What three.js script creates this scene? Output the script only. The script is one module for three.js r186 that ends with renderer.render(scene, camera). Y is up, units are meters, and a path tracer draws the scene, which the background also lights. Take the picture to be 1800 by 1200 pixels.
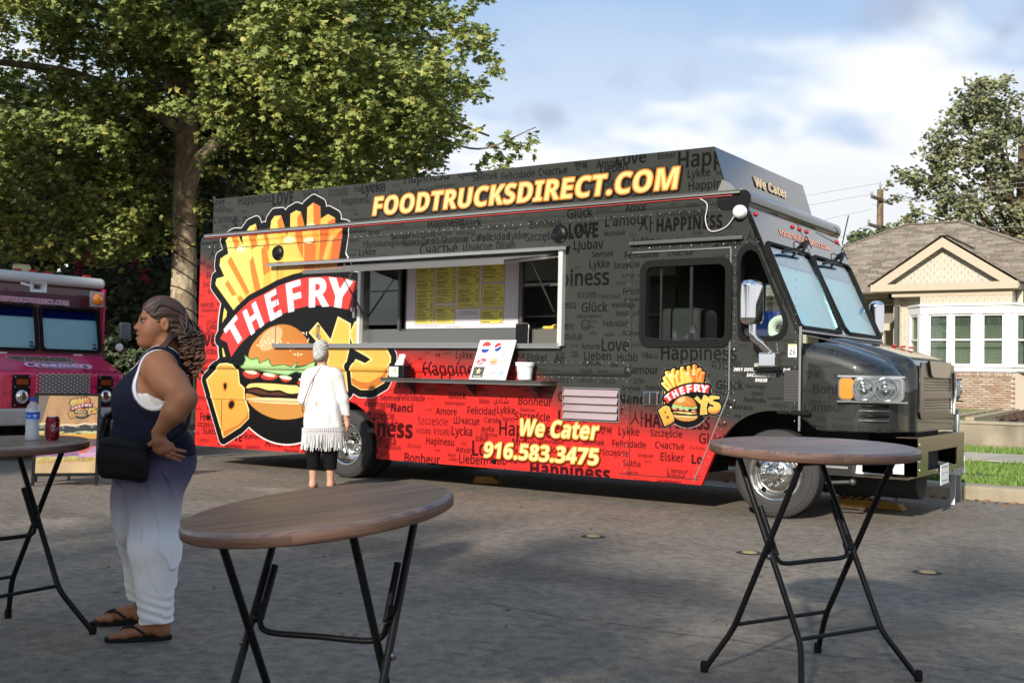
import * as THREE from 'three';
import { mergeGeometries, mergeVertices, toCreasedNormals } from 'three/addons/utils/BufferGeometryUtils.js';
import { RoundedBoxGeometry } from 'three/addons/geometries/RoundedBoxGeometry.js';
import { RectAreaLightUniformsLib } from 'three/addons/lights/RectAreaLightUniformsLib.js';

// ───────────────────────── camera, exposure, sun, sky
const scene = new THREE.Scene();
const camera = new THREE.PerspectiveCamera(34.38, 1.5, 0.1, 900);
camera.position.set(0, 1.32, 0);
camera.rotation.set(0.0321, 0, 0.0205);            // tipped up a little, rolled a little
camera.focus = 11.5; camera.userData.fStop = 8;
const renderer = new THREE.WebGLRenderer({ antialias: true });
renderer.toneMapping = THREE.LinearToneMapping;
renderer.toneMappingExposure = 1.26;
renderer.shadowMap.enabled = true; renderer.shadowMap.type = THREE.PCFSoftShadowMap;

const SUN = new THREE.Vector3(-0.39, 0.46, 0.92).normalize();
const sun = new THREE.DirectionalLight(new THREE.Color(1.0, 0.935, 0.83), 5);
sun.position.set(2, 0, -11).addScaledVector(SUN, 60); sun.target.position.set(2, 0, -11);
sun.castShadow = true; sun.shadow.radius = 3.5; sun.shadow.mapSize.set(4096, 4096); sun.shadow.bias = -0.0005;
Object.assign(sun.shadow.camera, { left: -30, right: 30, top: 30, bottom: -30, near: 1, far: 140 });
scene.add(sun, sun.target);

// seeded noise
function rngOf(seed) { let a = seed >>> 0; return () => { a = (a + 0x6d2b79f5) | 0; let t = Math.imul(a ^ (a >>> 15), 1 | a); t = (t + Math.imul(t ^ (t >>> 7), 61 | t)) ^ t; return ((t ^ (t >>> 14)) >>> 0) / 4294967296; }; }
const rnd = rngOf(11);
const rr = (a, b, r = rnd) => a + (b - a) * r();
const hash3 = (x, y, z) => { let h = Math.imul(x, 374761393) ^ Math.imul(y, 668265263) ^ Math.imul(z, 2147483647 ^ 0x9e3779b9); h = Math.imul(h ^ (h >>> 13), 1274126177); return ((h ^ (h >>> 16)) >>> 0) / 4294967296; };
const sm = (t) => t * t * (3 - 2 * t), clamp = (x, a = 0, b = 1) => Math.min(b, Math.max(a, x)), mix = (a, b, t) => a + (b - a) * t, sstep = (a, b, x) => sm(clamp((x - a) / (b - a)));
function noise3(x, y, z = 0) {
  const X = Math.floor(x), Y = Math.floor(y), Z = Math.floor(z), u = sm(x - X), v = sm(y - Y), w = sm(z - Z);
  const l = (dz) => mix(mix(hash3(X, Y, Z + dz), hash3(X + 1, Y, Z + dz), u), mix(hash3(X, Y + 1, Z + dz), hash3(X + 1, Y + 1, Z + dz), u), v);
  return mix(l(0), l(1), w);
}
function fbm(x, y, z = 0, n = 5) { let a = 0.5, s = 0, t = 0; for (let i = 0; i < n; i++) { s += a * noise3(x, y, z); t += a; x = x * 2.03 + 7.1; y = y * 2.03 + 3.7; z = z * 2.03 + 1.3; a *= 0.5; } return s / t; }

{ // computed sky: blue overhead, pale towards the horizon, broken cloud
  const W = 1536, H = 768, data = new Float32Array(W * H * 4), D = Math.PI / 180;
  // the darker cloud shreds that stand in view: azimuth (from -z towards +x), elevation, half sizes, strength
  const shreds = [[20.3, 18.2, 3.0, 1.7, 1], [25.6, 16.8, 2.4, 1.5, 0.9], [1.4, 13.3, 1.9, 1.0, 0.85], [7.4, 15.2, 2.4, 0.8, 0.45], [23.5, 15.4, 3.4, 0.7, 0.4]];
  for (let j = 0; j < H; j++) {
    const el = ((j + 0.5) / H - 0.5) * Math.PI, y = Math.sin(el), c = Math.cos(el);
    for (let i = 0; i < W; i++) {
      const ph = ((i + 0.5) / W - 0.5) * 2 * Math.PI, x = c * Math.cos(ph), z = c * Math.sin(ph), k = (j * W + i) * 4;
      const e = Math.max(0, el / D), t = Math.exp(-e / 15), yy = Math.max(y, 0) + 0.16;
      let r = mix(0.22, 0.77, t), g = mix(0.40, 0.85, t), b = mix(0.69, 0.93, t);
      const px = x / yy, pz = z / yy, wob = fbm(px * 0.7 + 9, pz * 0.7, 2, 3);
      const n = fbm(px * 0.8 + wob * 1.3 + 3.3, pz * 0.8 + 1.7, 0, 6), n2 = fbm(px * 2.4 + 1, pz * 2.4 + wob * 2, 5, 5);
      const az = Math.atan2(x, -z) / D;
      // a broad pale bank low down, thinning with height; wisps above
      let cov = clamp(sstep(0.41, 0.53, n + 0.34 * (n2 - 0.5) + 0.30 * t - 0.05 - 0.13 * sstep(21, 33, e)) * 0.97);
      cov = Math.max(cov, sstep(0.50, 0.70, n2) * 0.4 * sstep(24, 8, e));
      const whit = mix(0.86, 1.0, sstep(0.35, 0.7, n2)) * mix(0.94, 1.0, t);
      r = mix(r, whit * 0.945, cov); g = mix(g, whit * 0.965, cov); b = mix(b, whit * 1.0, cov);
      let dk = 0;
      for (const [a0, e0, wa, we, s] of shreds) {
        const dx = (az - a0) / wa, dy = (e - e0) / we, q = dx * dx + dy * dy;
        if (q < 6) dk = Math.max(dk, s * sstep(1.5, 0.0, q + (fbm(az * 0.55 + 3, e * 0.8, 1, 5) - 0.5) * 3.8 + 0.35));
      }
      dk = Math.max(dk, 0.5 * sstep(0.62, 0.76, fbm(px * 1.5 + 20, pz * 1.5, 8, 5)) * (Math.abs(az) > 30 ? 1 : 0.25));
      r = mix(r, 0.40, dk * 0.8); g = mix(g, 0.455, dk * 0.8); b = mix(b, 0.60, dk * 0.8);
      data[k] = r; data[k + 1] = g; data[k + 2] = b; data[k + 3] = 1;
    }
  }
  const sky = new THREE.DataTexture(data, W, H, THREE.RGBAFormat, THREE.FloatType);
  sky.mapping = THREE.EquirectangularReflectionMapping; sky.magFilter = THREE.LinearFilter; sky.minFilter = THREE.LinearFilter; sky.wrapS = THREE.RepeatWrapping; sky.needsUpdate = true;
  scene.background = sky; scene.environment = sky; scene.backgroundIntensity = 0.92; scene.environmentIntensity = 0.92;
}

// ───────────────────────── helpers
const V = (x, y, z) => new THREE.Vector3(x, y, z);
const used = new Map();
function numbered(n) { const k = used.get(n) || 0; used.set(n, k + 1); return k ? `${n}_${String(k).padStart(3, '0')}` : n; }
function tag(o, label, category, group, kind) { if (label) o.userData.label = label; if (category) o.userData.category = category; if (group) o.userData.group = group; if (kind) o.userData.kind = kind; return o; }
function thing(name, label, category, pos = [0, 0, 0], turn = 0, group) { const o = new THREE.Group(); o.name = numbered(name); o.position.set(...pos); o.rotation.y = turn; scene.add(o); return tag(o, label, category, group); }
function mesh(name, geo, mat, parent = scene, label) { const m = new THREE.Mesh(Array.isArray(geo) ? merge(geo) : geo, mat); m.name = numbered(name); parent.add(m); if (label) m.userData.label = label; return m; }
const struct = (name, geo, mat, parent = scene) => { const m = mesh(name, geo, mat, parent); m.userData.kind = 'structure'; return m; };
function strip(g) { const q = g.index ? g.toNonIndexed() : g; for (const k of Object.keys(q.attributes)) if (!['position', 'normal', 'uv', 'color'].includes(k)) q.deleteAttribute(k); if (!q.attributes.uv) q.setAttribute('uv', new THREE.BufferAttribute(new Float32Array(q.attributes.position.count * 2), 2)); if (!q.attributes.normal) q.computeVertexNormals(); return q; }
function merge(list) { const q = list.flat(9).map(strip); const anyC = q.some((g) => g.attributes.color); if (anyC) for (const g of q) if (!g.attributes.color) g.setAttribute('color', new THREE.BufferAttribute(new Float32Array(g.attributes.position.count * 3).fill(1), 3)); const m = mergeGeometries(q); return m; }
const box = (w, h, d, x = 0, y = 0, z = 0, rx = 0, ry = 0, rz = 0) => { const g = new THREE.BoxGeometry(w, h, d); if (rx || ry || rz) g.rotateX(rx).rotateY(ry).rotateZ(rz); return g.translate(x, y, z); };
const rbox = (w, h, d, r, x = 0, y = 0, z = 0, seg = 2) => new RoundedBoxGeometry(w, h, d, seg, Math.min(r, w / 2.01, h / 2.01, d / 2.01)).translate(x, y, z);
const cyl = (r0, r1, h, x = 0, y = 0, z = 0, n = 20, axis = 'y', open = false) => { const g = new THREE.CylinderGeometry(r1, r0, h, n, 1, open); if (axis === 'x') g.rotateZ(-Math.PI / 2); if (axis === 'z') g.rotateX(Math.PI / 2); return g.translate(x, y, z); };
function bar(a, b, r, n = 10, r1 = r) { const A = V(...a), B = V(...b), d = B.clone().sub(A), l = d.length(); const g = new THREE.CylinderGeometry(r1, r, l, n); g.applyQuaternion(new THREE.Quaternion().setFromUnitVectors(V(0, 1, 0), d.normalize())); return g.translate((a[0] + b[0]) / 2, (a[1] + b[1]) / 2, (a[2] + b[2]) / 2); }
const tube = (pts, r, seg = 24, n = 8, closed = false, tension = 0.5) => new THREE.TubeGeometry(new THREE.CatmullRomCurve3(pts.map((p) => V(...p)), closed, 'catmullrom', tension), seg, r, n, closed);
const lathe = (prof, n = 28, x = 0, y = 0, z = 0) => new THREE.LatheGeometry(prof.map(([a, b]) => new THREE.Vector2(a, b)), n).translate(x, y, z);
const ball = (r, x = 0, y = 0, z = 0, sx = 1, sy = 1, sz = 1, n = 16) => new THREE.SphereGeometry(r, n, Math.max(6, n >> 1)).scale(sx, sy, sz).translate(x, y, z);
const shapeOf = (pts, holes = []) => { const s = new THREE.Shape(pts.map((p) => new THREE.Vector2(...p))); for (const h of holes) s.holes.push(Array.isArray(h) ? new THREE.Path(h.map((p) => new THREE.Vector2(...p))) : h); return s; };
const prism = (pts, depth, z0 = 0, holes = [], bevel = 0) => new THREE.ExtrudeGeometry(shapeOf(pts, holes), { depth: depth - 2 * bevel, bevelEnabled: bevel > 0, bevelThickness: bevel, bevelSize: bevel, bevelOffset: -bevel, bevelSegments: 2, curveSegments: 10 }).translate(0, 0, z0 + bevel);
function rrect(x0, y0, x1, y1, r, n = 6) { const p = []; for (const [cx, cy, a] of [[x1 - r, y1 - r, 0], [x0 + r, y1 - r, 90], [x0 + r, y0 + r, 180], [x1 - r, y0 + r, 270]]) for (let i = 0; i <= n; i++) { const t = (a + (90 * i) / n) * Math.PI / 180; p.push([cx + r * Math.cos(t), cy + r * Math.sin(t)]); } return p; }
function uvOf(g, f) { const p = g.attributes.position, nn = g.attributes.normal, a = new Float32Array(p.count * 2); for (let i = 0; i < p.count; i++) { const [u, v] = f(p.getX(i), p.getY(i), p.getZ(i), nn ? nn.getX(i) : 0, nn ? nn.getY(i) : 0, nn ? nn.getZ(i) : 0); a[2 * i] = u; a[2 * i + 1] = v; } g.setAttribute('uv', new THREE.BufferAttribute(a, 2)); return g; }
// uv in metres from the plane a face lies in
const boxUV = (g, k = 1) => uvOf(g.index ? (g = g.toNonIndexed()) : g, (x, y, z, a, b, c) => { a = Math.abs(a); b = Math.abs(b); c = Math.abs(c); return b > a && b > c ? [x * k, z * k] : a > c ? [z * k, y * k] : [x * k, y * k]; });
function colorize(g, f) { const p = g.attributes.position, a = new Float32Array(p.count * 3); for (let i = 0; i < p.count; i++) { const c = f(p.getX(i), p.getY(i), p.getZ(i), i); a[3 * i] = c[0]; a[3 * i + 1] = c[1]; a[3 * i + 2] = c[2]; } g.setAttribute('color', new THREE.BufferAttribute(a, 3)); return g; }
const lin = (r, g, b) => new THREE.Color().setRGB(r, g, b);
const std = (c, roughness = 0.8, metalness = 0, extra = {}) => new THREE.MeshStandardMaterial({ color: Array.isArray(c) ? lin(...c) : c, roughness, metalness, ...extra });
const phys = (c, roughness, metalness, extra = {}) => new THREE.MeshPhysicalMaterial({ color: Array.isArray(c) ? lin(...c) : c, roughness, metalness, ...extra });
// DataTexture from f(u, v) in 0..1, tileable when f is
function dataTex(n, f, srgb = false, rep = 1) { const d = new Uint8Array(n * n * 4); for (let j = 0; j < n; j++) for (let i = 0; i < n; i++) { const c = f(i / n, j / n, i, j), k = (j * n + i) * 4; if (typeof c === 'number') d[k] = d[k + 1] = d[k + 2] = clamp(c) * 255; else { d[k] = clamp(c[0]) * 255; d[k + 1] = clamp(c[1]) * 255; d[k + 2] = clamp(c[2]) * 255; } d[k + 3] = 255; } const t = new THREE.DataTexture(d, n, n); t.wrapS = t.wrapT = THREE.RepeatWrapping; t.magFilter = THREE.LinearFilter; t.minFilter = THREE.LinearMipmapLinearFilter; t.generateMipmaps = true; if (srgb) t.colorSpace = THREE.SRGBColorSpace; t.repeat.set(rep, rep); t.needsUpdate = true; return t; }
function canvasTex(w, h, draw, opts = {}) { const c = document.createElement('canvas'); c.width = w; c.height = h; const x = c.getContext('2d'); draw(x, w, h); const t = new THREE.CanvasTexture(c); t.colorSpace = THREE.SRGBColorSpace; t.anisotropy = 8; Object.assign(t, opts); return t; }
// tileable value noise on a period
function tnoise(x, y, p, s = 0) { const X = Math.floor(x), Y = Math.floor(y), u = sm(x - X), v = sm(y - Y), w = (a) => ((a % p) + p) % p; return mix(mix(hash3(w(X), w(Y), s), hash3(w(X + 1), w(Y), s), u), mix(hash3(w(X), w(Y + 1), s), hash3(w(X + 1), w(Y + 1), s), u), v); }
function tfbm(u, v, p, n = 4, s = 0) { let a = 0.5, o = 0, t = 0; for (let i = 0; i < n; i++) { o += a * tnoise(u * p, v * p, p, s + i); t += a; a *= 0.5; p *= 2; } return o / t; }
const M = {
  chrome: std([0.75, 0.75, 0.74], 0.08, 1), steel: std([0.55, 0.54, 0.51], 0.32, 1), brushed: std([0.50, 0.49, 0.46], 0.42, 1), darkSteel: std([0.12, 0.12, 0.12], 0.5, 0.8),
  blackPaint: phys([0.005, 0.005, 0.0055], 0.4, 0, { specularIntensity: 0.5 }), blackRubber: phys([0.006, 0.006, 0.006], 0.7, 0, { specularIntensity: 0.35 }), dark: phys([0.006, 0.006, 0.006], 0.9, 0, { specularIntensity: 0.2 }), white: std([0.75, 0.75, 0.73], 0.5),
  red: std([0.45, 0.02, 0.015], 0.3), amber: phys([0.85, 0.22, 0.015], 0.18, 0, { clearcoat: 1 }), glassDark: phys([0.02, 0.025, 0.025], 0.04, 0, { clearcoat: 1 }),
  pane: phys([0.93, 0.97, 0.96], 0.02, 0, { transmission: 1, thickness: 0, ior: 1.5 }), alu: std([0.62, 0.62, 0.61], 0.38, 1),
};
// street frame: x along the street (towards the right, nearer), y up, z towards the viewer; origin under the food truck's front wheel
const ORIGIN = [2.553, 0, -10.714], TURN = -0.605;
const ST = new THREE.Matrix4().makeRotationY(TURN).setPosition(...ORIGIN);
const toWorld = (s, y, z) => V(s, y, z).applyMatrix4(ST);
const inStreet = (name, label, category, s, y, z, turn = 0, group) => { const p = toWorld(s, y, z); return thing(name, label, category, [p.x, p.y, p.z], TURN + turn, group); };
// naive surface nets over a signed distance function
function nets(sdf, lo, hi, h, color) {
  const n = [0, 1, 2].map((i) => Math.max(2, Math.ceil((hi[i] - lo[i]) / h) + 1)), [nx, ny, nz] = n, f = new Float32Array(nx * ny * nz);
  for (let k = 0, o = 0; k < nz; k++) for (let j = 0; j < ny; j++) for (let i = 0; i < nx; i++) f[o++] = sdf(lo[0] + i * h, lo[1] + j * h, lo[2] + k * h);
  const id = new Int32Array(nx * ny * nz).fill(-1), pos = [], idx = [], at = (i, j, k) => i + nx * (j + ny * k);
  for (let k = 0; k < nz - 1; k++) for (let j = 0; j < ny - 1; j++) for (let i = 0; i < nx - 1; i++) {
    let m = 0; const v = []; for (let c = 0; c < 8; c++) { v[c] = f[at(i + (c & 1), j + ((c >> 1) & 1), k + (c >> 2))]; if (v[c] < 0) m |= 1 << c; }
    if (m === 0 || m === 255) continue;
    let x = 0, y = 0, z = 0, q = 0;
    for (let a = 0; a < 8; a++) for (const b of [a | 1, a | 2, a | 4]) if (b !== a && (v[a] < 0) !== (v[b] < 0)) { const t = v[a] / (v[a] - v[b]); x += mix(a & 1, b & 1, t); y += mix((a >> 1) & 1, (b >> 1) & 1, t); z += mix(a >> 2, b >> 2, t); q++; }
    id[at(i, j, k)] = pos.length / 3; pos.push(lo[0] + (i + x / q) * h, lo[1] + (j + y / q) * h, lo[2] + (k + z / q) * h);
  }
  const quad = (a, b, c, d, flip) => { if (a < 0 || b < 0 || c < 0 || d < 0) return; if (flip) idx.push(a, c, b, a, d, c); else idx.push(a, b, c, a, c, d); };
  for (let k = 1; k < nz - 1; k++) for (let j = 1; j < ny - 1; j++) for (let i = 1; i < nx - 1; i++) {
    const s = f[at(i, j, k)] < 0;
    if (s !== f[at(i + 1, j, k)] < 0) quad(id[at(i, j - 1, k - 1)], id[at(i, j, k - 1)], id[at(i, j, k)], id[at(i, j - 1, k)], !s);
    if (s !== f[at(i, j + 1, k)] < 0) quad(id[at(i - 1, j, k - 1)], id[at(i - 1, j, k)], id[at(i, j, k)], id[at(i, j, k - 1)], !s);
    if (s !== f[at(i, j, k + 1)] < 0) quad(id[at(i - 1, j - 1, k)], id[at(i, j - 1, k)], id[at(i, j, k)], id[at(i - 1, j, k)], !s);
  }
  const g = new THREE.BufferGeometry(), nor = new Float32Array(pos.length), e = h * 0.6;
  for (let i = 0; i < pos.length; i += 3) { const [x, y, z] = [pos[i], pos[i + 1], pos[i + 2]]; const a = sdf(x + e, y, z) - sdf(x - e, y, z), b = sdf(x, y + e, z) - sdf(x, y - e, z), c = sdf(x, y, z + e) - sdf(x, y, z - e), l = Math.hypot(a, b, c) || 1; nor[i] = a / l; nor[i + 1] = b / l; nor[i + 2] = c / l; }
  g.setAttribute('position', new THREE.BufferAttribute(new Float32Array(pos), 3)); g.setAttribute('normal', new THREE.BufferAttribute(nor, 3)); g.setAttribute('uv', new THREE.BufferAttribute(new Float32Array(pos.length / 3 * 2), 2)); g.setIndex(idx);
  if (color) colorize(g, color);
  return g;
}
const smin = (a, b, k) => { const t = Math.max(k - Math.abs(a - b), 0) / k; return Math.min(a, b) - t * t * k * 0.25; };
const smax = (a, b, k) => -smin(-a, -b, k);
// tapered capsule and ellipsoid distances
const cap = (a, b, ra, rb) => { const bx = b[0] - a[0], by = b[1] - a[1], bz = b[2] - a[2], l2 = bx * bx + by * by + bz * bz || 1e-9; return (x, y, z) => { const px = x - a[0], py = y - a[1], pz = z - a[2], t = clamp((px * bx + py * by + pz * bz) / l2), dx = px - bx * t, dy = py - by * t, dz = pz - bz * t; return Math.sqrt(dx * dx + dy * dy + dz * dz) - mix(ra, rb, t); }; };
const ell = (c, r) => (x, y, z) => { const X = (x - c[0]) / r[0], Y = (y - c[1]) / r[1], Z = (z - c[2]) / r[2], k0 = Math.sqrt(X * X + Y * Y + Z * Z), k1 = Math.sqrt((X / r[0]) ** 2 + (Y / r[1]) ** 2 + (Z / r[2]) ** 2); return k0 < 1e-6 ? -Math.min(...r) : k0 * (k0 - 1) / k1; };
const rbx = (c, b, r) => (x, y, z) => { const X = Math.abs(x - c[0]) - b[0] + r, Y = Math.abs(y - c[1]) - b[1] + r, Z = Math.abs(z - c[2]) - b[2] + r; return Math.hypot(Math.max(X, 0), Math.max(Y, 0), Math.max(Z, 0)) + Math.min(Math.max(X, Y, Z), 0) - r; };
// ───────────────────────── ground, road, pavement
const asphaltMap = dataTex(1024, (u, v, i, j) => {
  const g = hash3(i >> 1, j >> 1, 3), g2 = hash3(i, j, 9), n = tfbm(u, v, 48, 3, 5), m = tfbm(u, v, 5, 4, 1);
  let k = 0.60 + (n - 0.5) * 0.55 + (g2 - 0.5) * 0.34 + (m - 0.5) * 0.14;
  if (g > 0.93) k += 0.42 * hash3(i >> 1, j >> 1, 8); else if (g < 0.14) k -= 0.26;
  return [k * 1.0, k * 0.965, k * 0.90];
});
const asphaltBump = dataTex(512, (u, v, i, j) => 0.5 + (tfbm(u, v, 64, 3, 21) - 0.5) * 0.9 + (hash3(i, j, 4) - 0.5) * 0.35);
const concreteMap = dataTex(512, (u, v, i, j) => { const k = 0.80 + (tfbm(u, v, 6, 5, 3) - 0.5) * 0.38 + (hash3(i, j, 2) - 0.5) * 0.10; return [k, k * 0.98, k * 0.94]; });
const roughBump = dataTex(512, (u, v, i, j) => tfbm(u, v, 14, 5, 33) * 0.8 + hash3(i, j, 7) * 0.2);
const groundMat = std([0.055, 0.05, 0.032], 0.95, 0, { map: concreteMap });
{ const g = boxUV(new THREE.PlaneGeometry(1400, 1400).rotateX(-Math.PI / 2), 0.3); const m = struct('ground', g, groundMat); m.position.set(0, -0.06, -20); }
function sheet(s0, s1, z0, z1, ds, dz, hgt, colf, k) { // street frame sheet with vertex colours
  const nx = Math.max(1, Math.round((s1 - s0) / ds)), nz = Math.max(1, Math.round((z1 - z0) / dz)), g = new THREE.PlaneGeometry(s1 - s0, z1 - z0, nx, nz).rotateX(-Math.PI / 2).translate((s0 + s1) / 2, 0, (z0 + z1) / 2);
  const p = g.attributes.position; for (let i = 0; i < p.count; i++) p.setY(i, hgt(p.getX(i), p.getZ(i)));
  g.computeVertexNormals(); if (colf) colorize(g, (x, y, z) => colf(x, z));
  uvOf(g, (x, y, z) => [x / k, z / k]); g.applyMatrix4(ST); return g;
}
const roadMat = std([0.262, 0.224, 0.182], 0.88, 0, { map: asphaltMap, bumpMap: asphaltBump, bumpScale: 0.004, vertexColors: true });
const roadColour = (s, z) => { // worn wheel paths, a darker lane along the street, chalky spills and patch edges
  const n = fbm(s * 0.9, z * 0.9, 1, 4), f = fbm(s * 5, z * 5, 2, 4), l = fbm(s * 0.22, z * 1.1, 7, 4);
  let k = 1 + (n - 0.5) * 0.3 + (f - 0.5) * 0.12 + (l - 0.5) * 0.22;
  const lane = z - 4.05 - (fbm(s * 0.35, 3, 3, 3) - 0.5) * 0.9, edge = (fbm(s * 2.2, z * 2.2, 5, 4) - 0.5) * 0.75;
  k *= 1 - 0.34 * sstep(0.50, 0.12, Math.abs(lane) + edge) * sstep(-7.5, -3.5, s + edge * 2);
  let w = 0; for (const [cx, cz, r, a] of [[-5.30, 1.55, 0.34, 0.9], [-5.02, 1.72, 0.20, 0.7], [-4.62, 4.62, 0.24, 0.8], [-2.3, 0.95, 0.55, 0.22], [-1.1, 1.9, 0.6, 0.18]]) { const d = Math.hypot(s - cx, (z - cz) * 1.3) / r; if (d < 1.6) w = Math.max(w, a * sstep(1.3, 0.2, d + (fbm(s * 9, z * 9, 4, 4) - 0.5) * 2.2)); }
  k = mix(k, 2.0, w * 0.62);
  return [k, k, k * (1 - 0.02 * w)];
};
{
  const flat = () => 0;
  struct('road', merge([sheet(-16, 12, -3.42, 12, 0.075, 0.075, flat, roadColour, 2.5)]), roadMat);
  struct('road', merge([sheet(-90, -16, -3.42, 12, 1, 1, flat, roadColour, 2.5), sheet(12, 80, -3.42, 12, 1, 1, flat, roadColour, 2.5), sheet(-90, 80, 12, 46, 2, 2, flat, roadColour, 2.5)]), roadMat);
  // thin sealed cracks
  const crackMat = std([0.075, 0.07, 0.062], 0.9), cr = [];
  const crack = (s0, z0, s1, z1, w, seed) => { const r = rngOf(seed), n = 60, v = [], id = []; for (let i = 0; i <= n; i++) { const t = i / n, o = (fbm(t * 9, seed, 0, 4) - 0.5) * 0.35, x = mix(s0, s1, t), z = mix(z0, z1, t) + o, ww = w * (0.3 + r()); v.push(x, 0.004, z - ww, x, 0.004, z + ww); if (i < n) { const a = i * 2; id.push(a, a + 1, a + 2, a + 1, a + 3, a + 2); } } const g = new THREE.BufferGeometry(); g.setAttribute('position', new THREE.Float32BufferAttribute(v, 3)); g.setIndex(id); g.computeVertexNormals(); return g.applyMatrix4(ST); };
  struct('road_crack', [crack(-7.5, 3.1, -1.5, 2.2, 0.004, 5), crack(0.2, 5.0, 6, 4.6, 0.004, 9)], crackMat);
  // white parking ticks beyond the truck
  const tick = (s, z, w, d, a) => box(w, 0.006, d, s, 0.006, z, 0, a, 0).applyMatrix4(ST);
  struct('road_marking', [tick(-9.6, -1.4, 0.10, 0.9, 0.15), tick(-9.15, -0.35, 0.10, 0.8, 0.15), tick(-11.2, -2.4, 0.1, 0.8, 0.15), tick(-3.0, -2.6, 3.0, 0.1, 0.02)], std([0.42, 0.42, 0.40], 0.8, 0, { map: concreteMap }));
}
// round ceramic markers set in the road, in one line
{
  const top = std([0.36, 0.27, 0.12], 0.55, 0, { map: concreteMap }), ring = std([0.016, 0.016, 0.015], 0.9);
  const spots = [[-4.15, 'beside the woman, farthest left of the row'], [-0.69, 'right of the front bar table'], [0.66, 'seen between the legs of the right bar table'], [1.98, 'right of the right bar table']];
  let first;
  for (const [s, where] of spots) {
    const z = [2.42, 2.24, 2.16, 2.14][spots.findIndex((q) => q[0] === s)], p = toWorld(s, 0, z);
    if (!first) { first = thing('road_marker', '', 'road marker', [p.x, 0, p.z], 0, 'round yellow markers set in the road'); mesh('tar_ring', lathe([[0.001, 0.003], [0.085, 0.006], [0.105, 0.001]], 24), ring, first); mesh('dome', lathe([[0.001, 0.017], [0.03, 0.016], [0.055, 0.010], [0.062, 0.003]], 24), top, first); first.userData.label = 'worn yellow round marker in the road ' + where; }
    else { const c = first.clone(); c.name = numbered('road_marker'); c.position.set(p.x, 0, p.z); scene.add(c); c.userData = { ...first.userData, label: 'worn yellow round marker in the road ' + where }; c.children.forEach((q) => { q.name = numbered(q.name.replace(/_\d+$/, '')); }); }
  }
}
// kerb stones along the far side
{
  const kerb = new THREE.Group(); kerb.name = 'kerb'; kerb.userData.kind = 'structure'; scene.add(kerb); kerb.applyMatrix4(ST);
  const mat = std([0.36, 0.31, 0.22], 0.92, 0, { map: concreteMap, bumpMap: roughBump, bumpScale: 0.02, vertexColors: true });
  const prof = [[0, -0.05], [0.02, 0.12], [0.05, 0.155], [0.09, 0.165], [0.30, 0.17], [0.30, -0.05]];
  for (let i = 0; i < 12; i++) {
    const L = 3.0, s = -19 + i * L, g0 = new THREE.ExtrudeGeometry(shapeOf(prof), { depth: L - 0.012, steps: 40, bevelEnabled: false }).rotateY(Math.PI / 2), g = g0.translate(s, 0, -3.42);
    const p = g.attributes.position; for (let k = 0; k < p.count; k++) { const y = p.getY(k), z = p.getZ(k); if (y < 0.16 && y > 0) p.setZ(k, z + (fbm(p.getX(k) * 6, y * 9, i, 4) - 0.5) * 0.05); }
    g.computeVertexNormals(); boxUV(g, 0.7); colorize(g, (x, y, z) => { const k = 0.75 + 0.5 * fbm(x * 3, y * 8, z * 3, 4); return [k, k, k]; });
    mesh('kerb_stone', uvOf(g, (x, y, z) => [x * 0.7, (y + z) * 0.7]), mat, kerb);
  }
}
const vergeY = 0.165;
const grassy = (s) => sstep(-7, -3, s);
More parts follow.
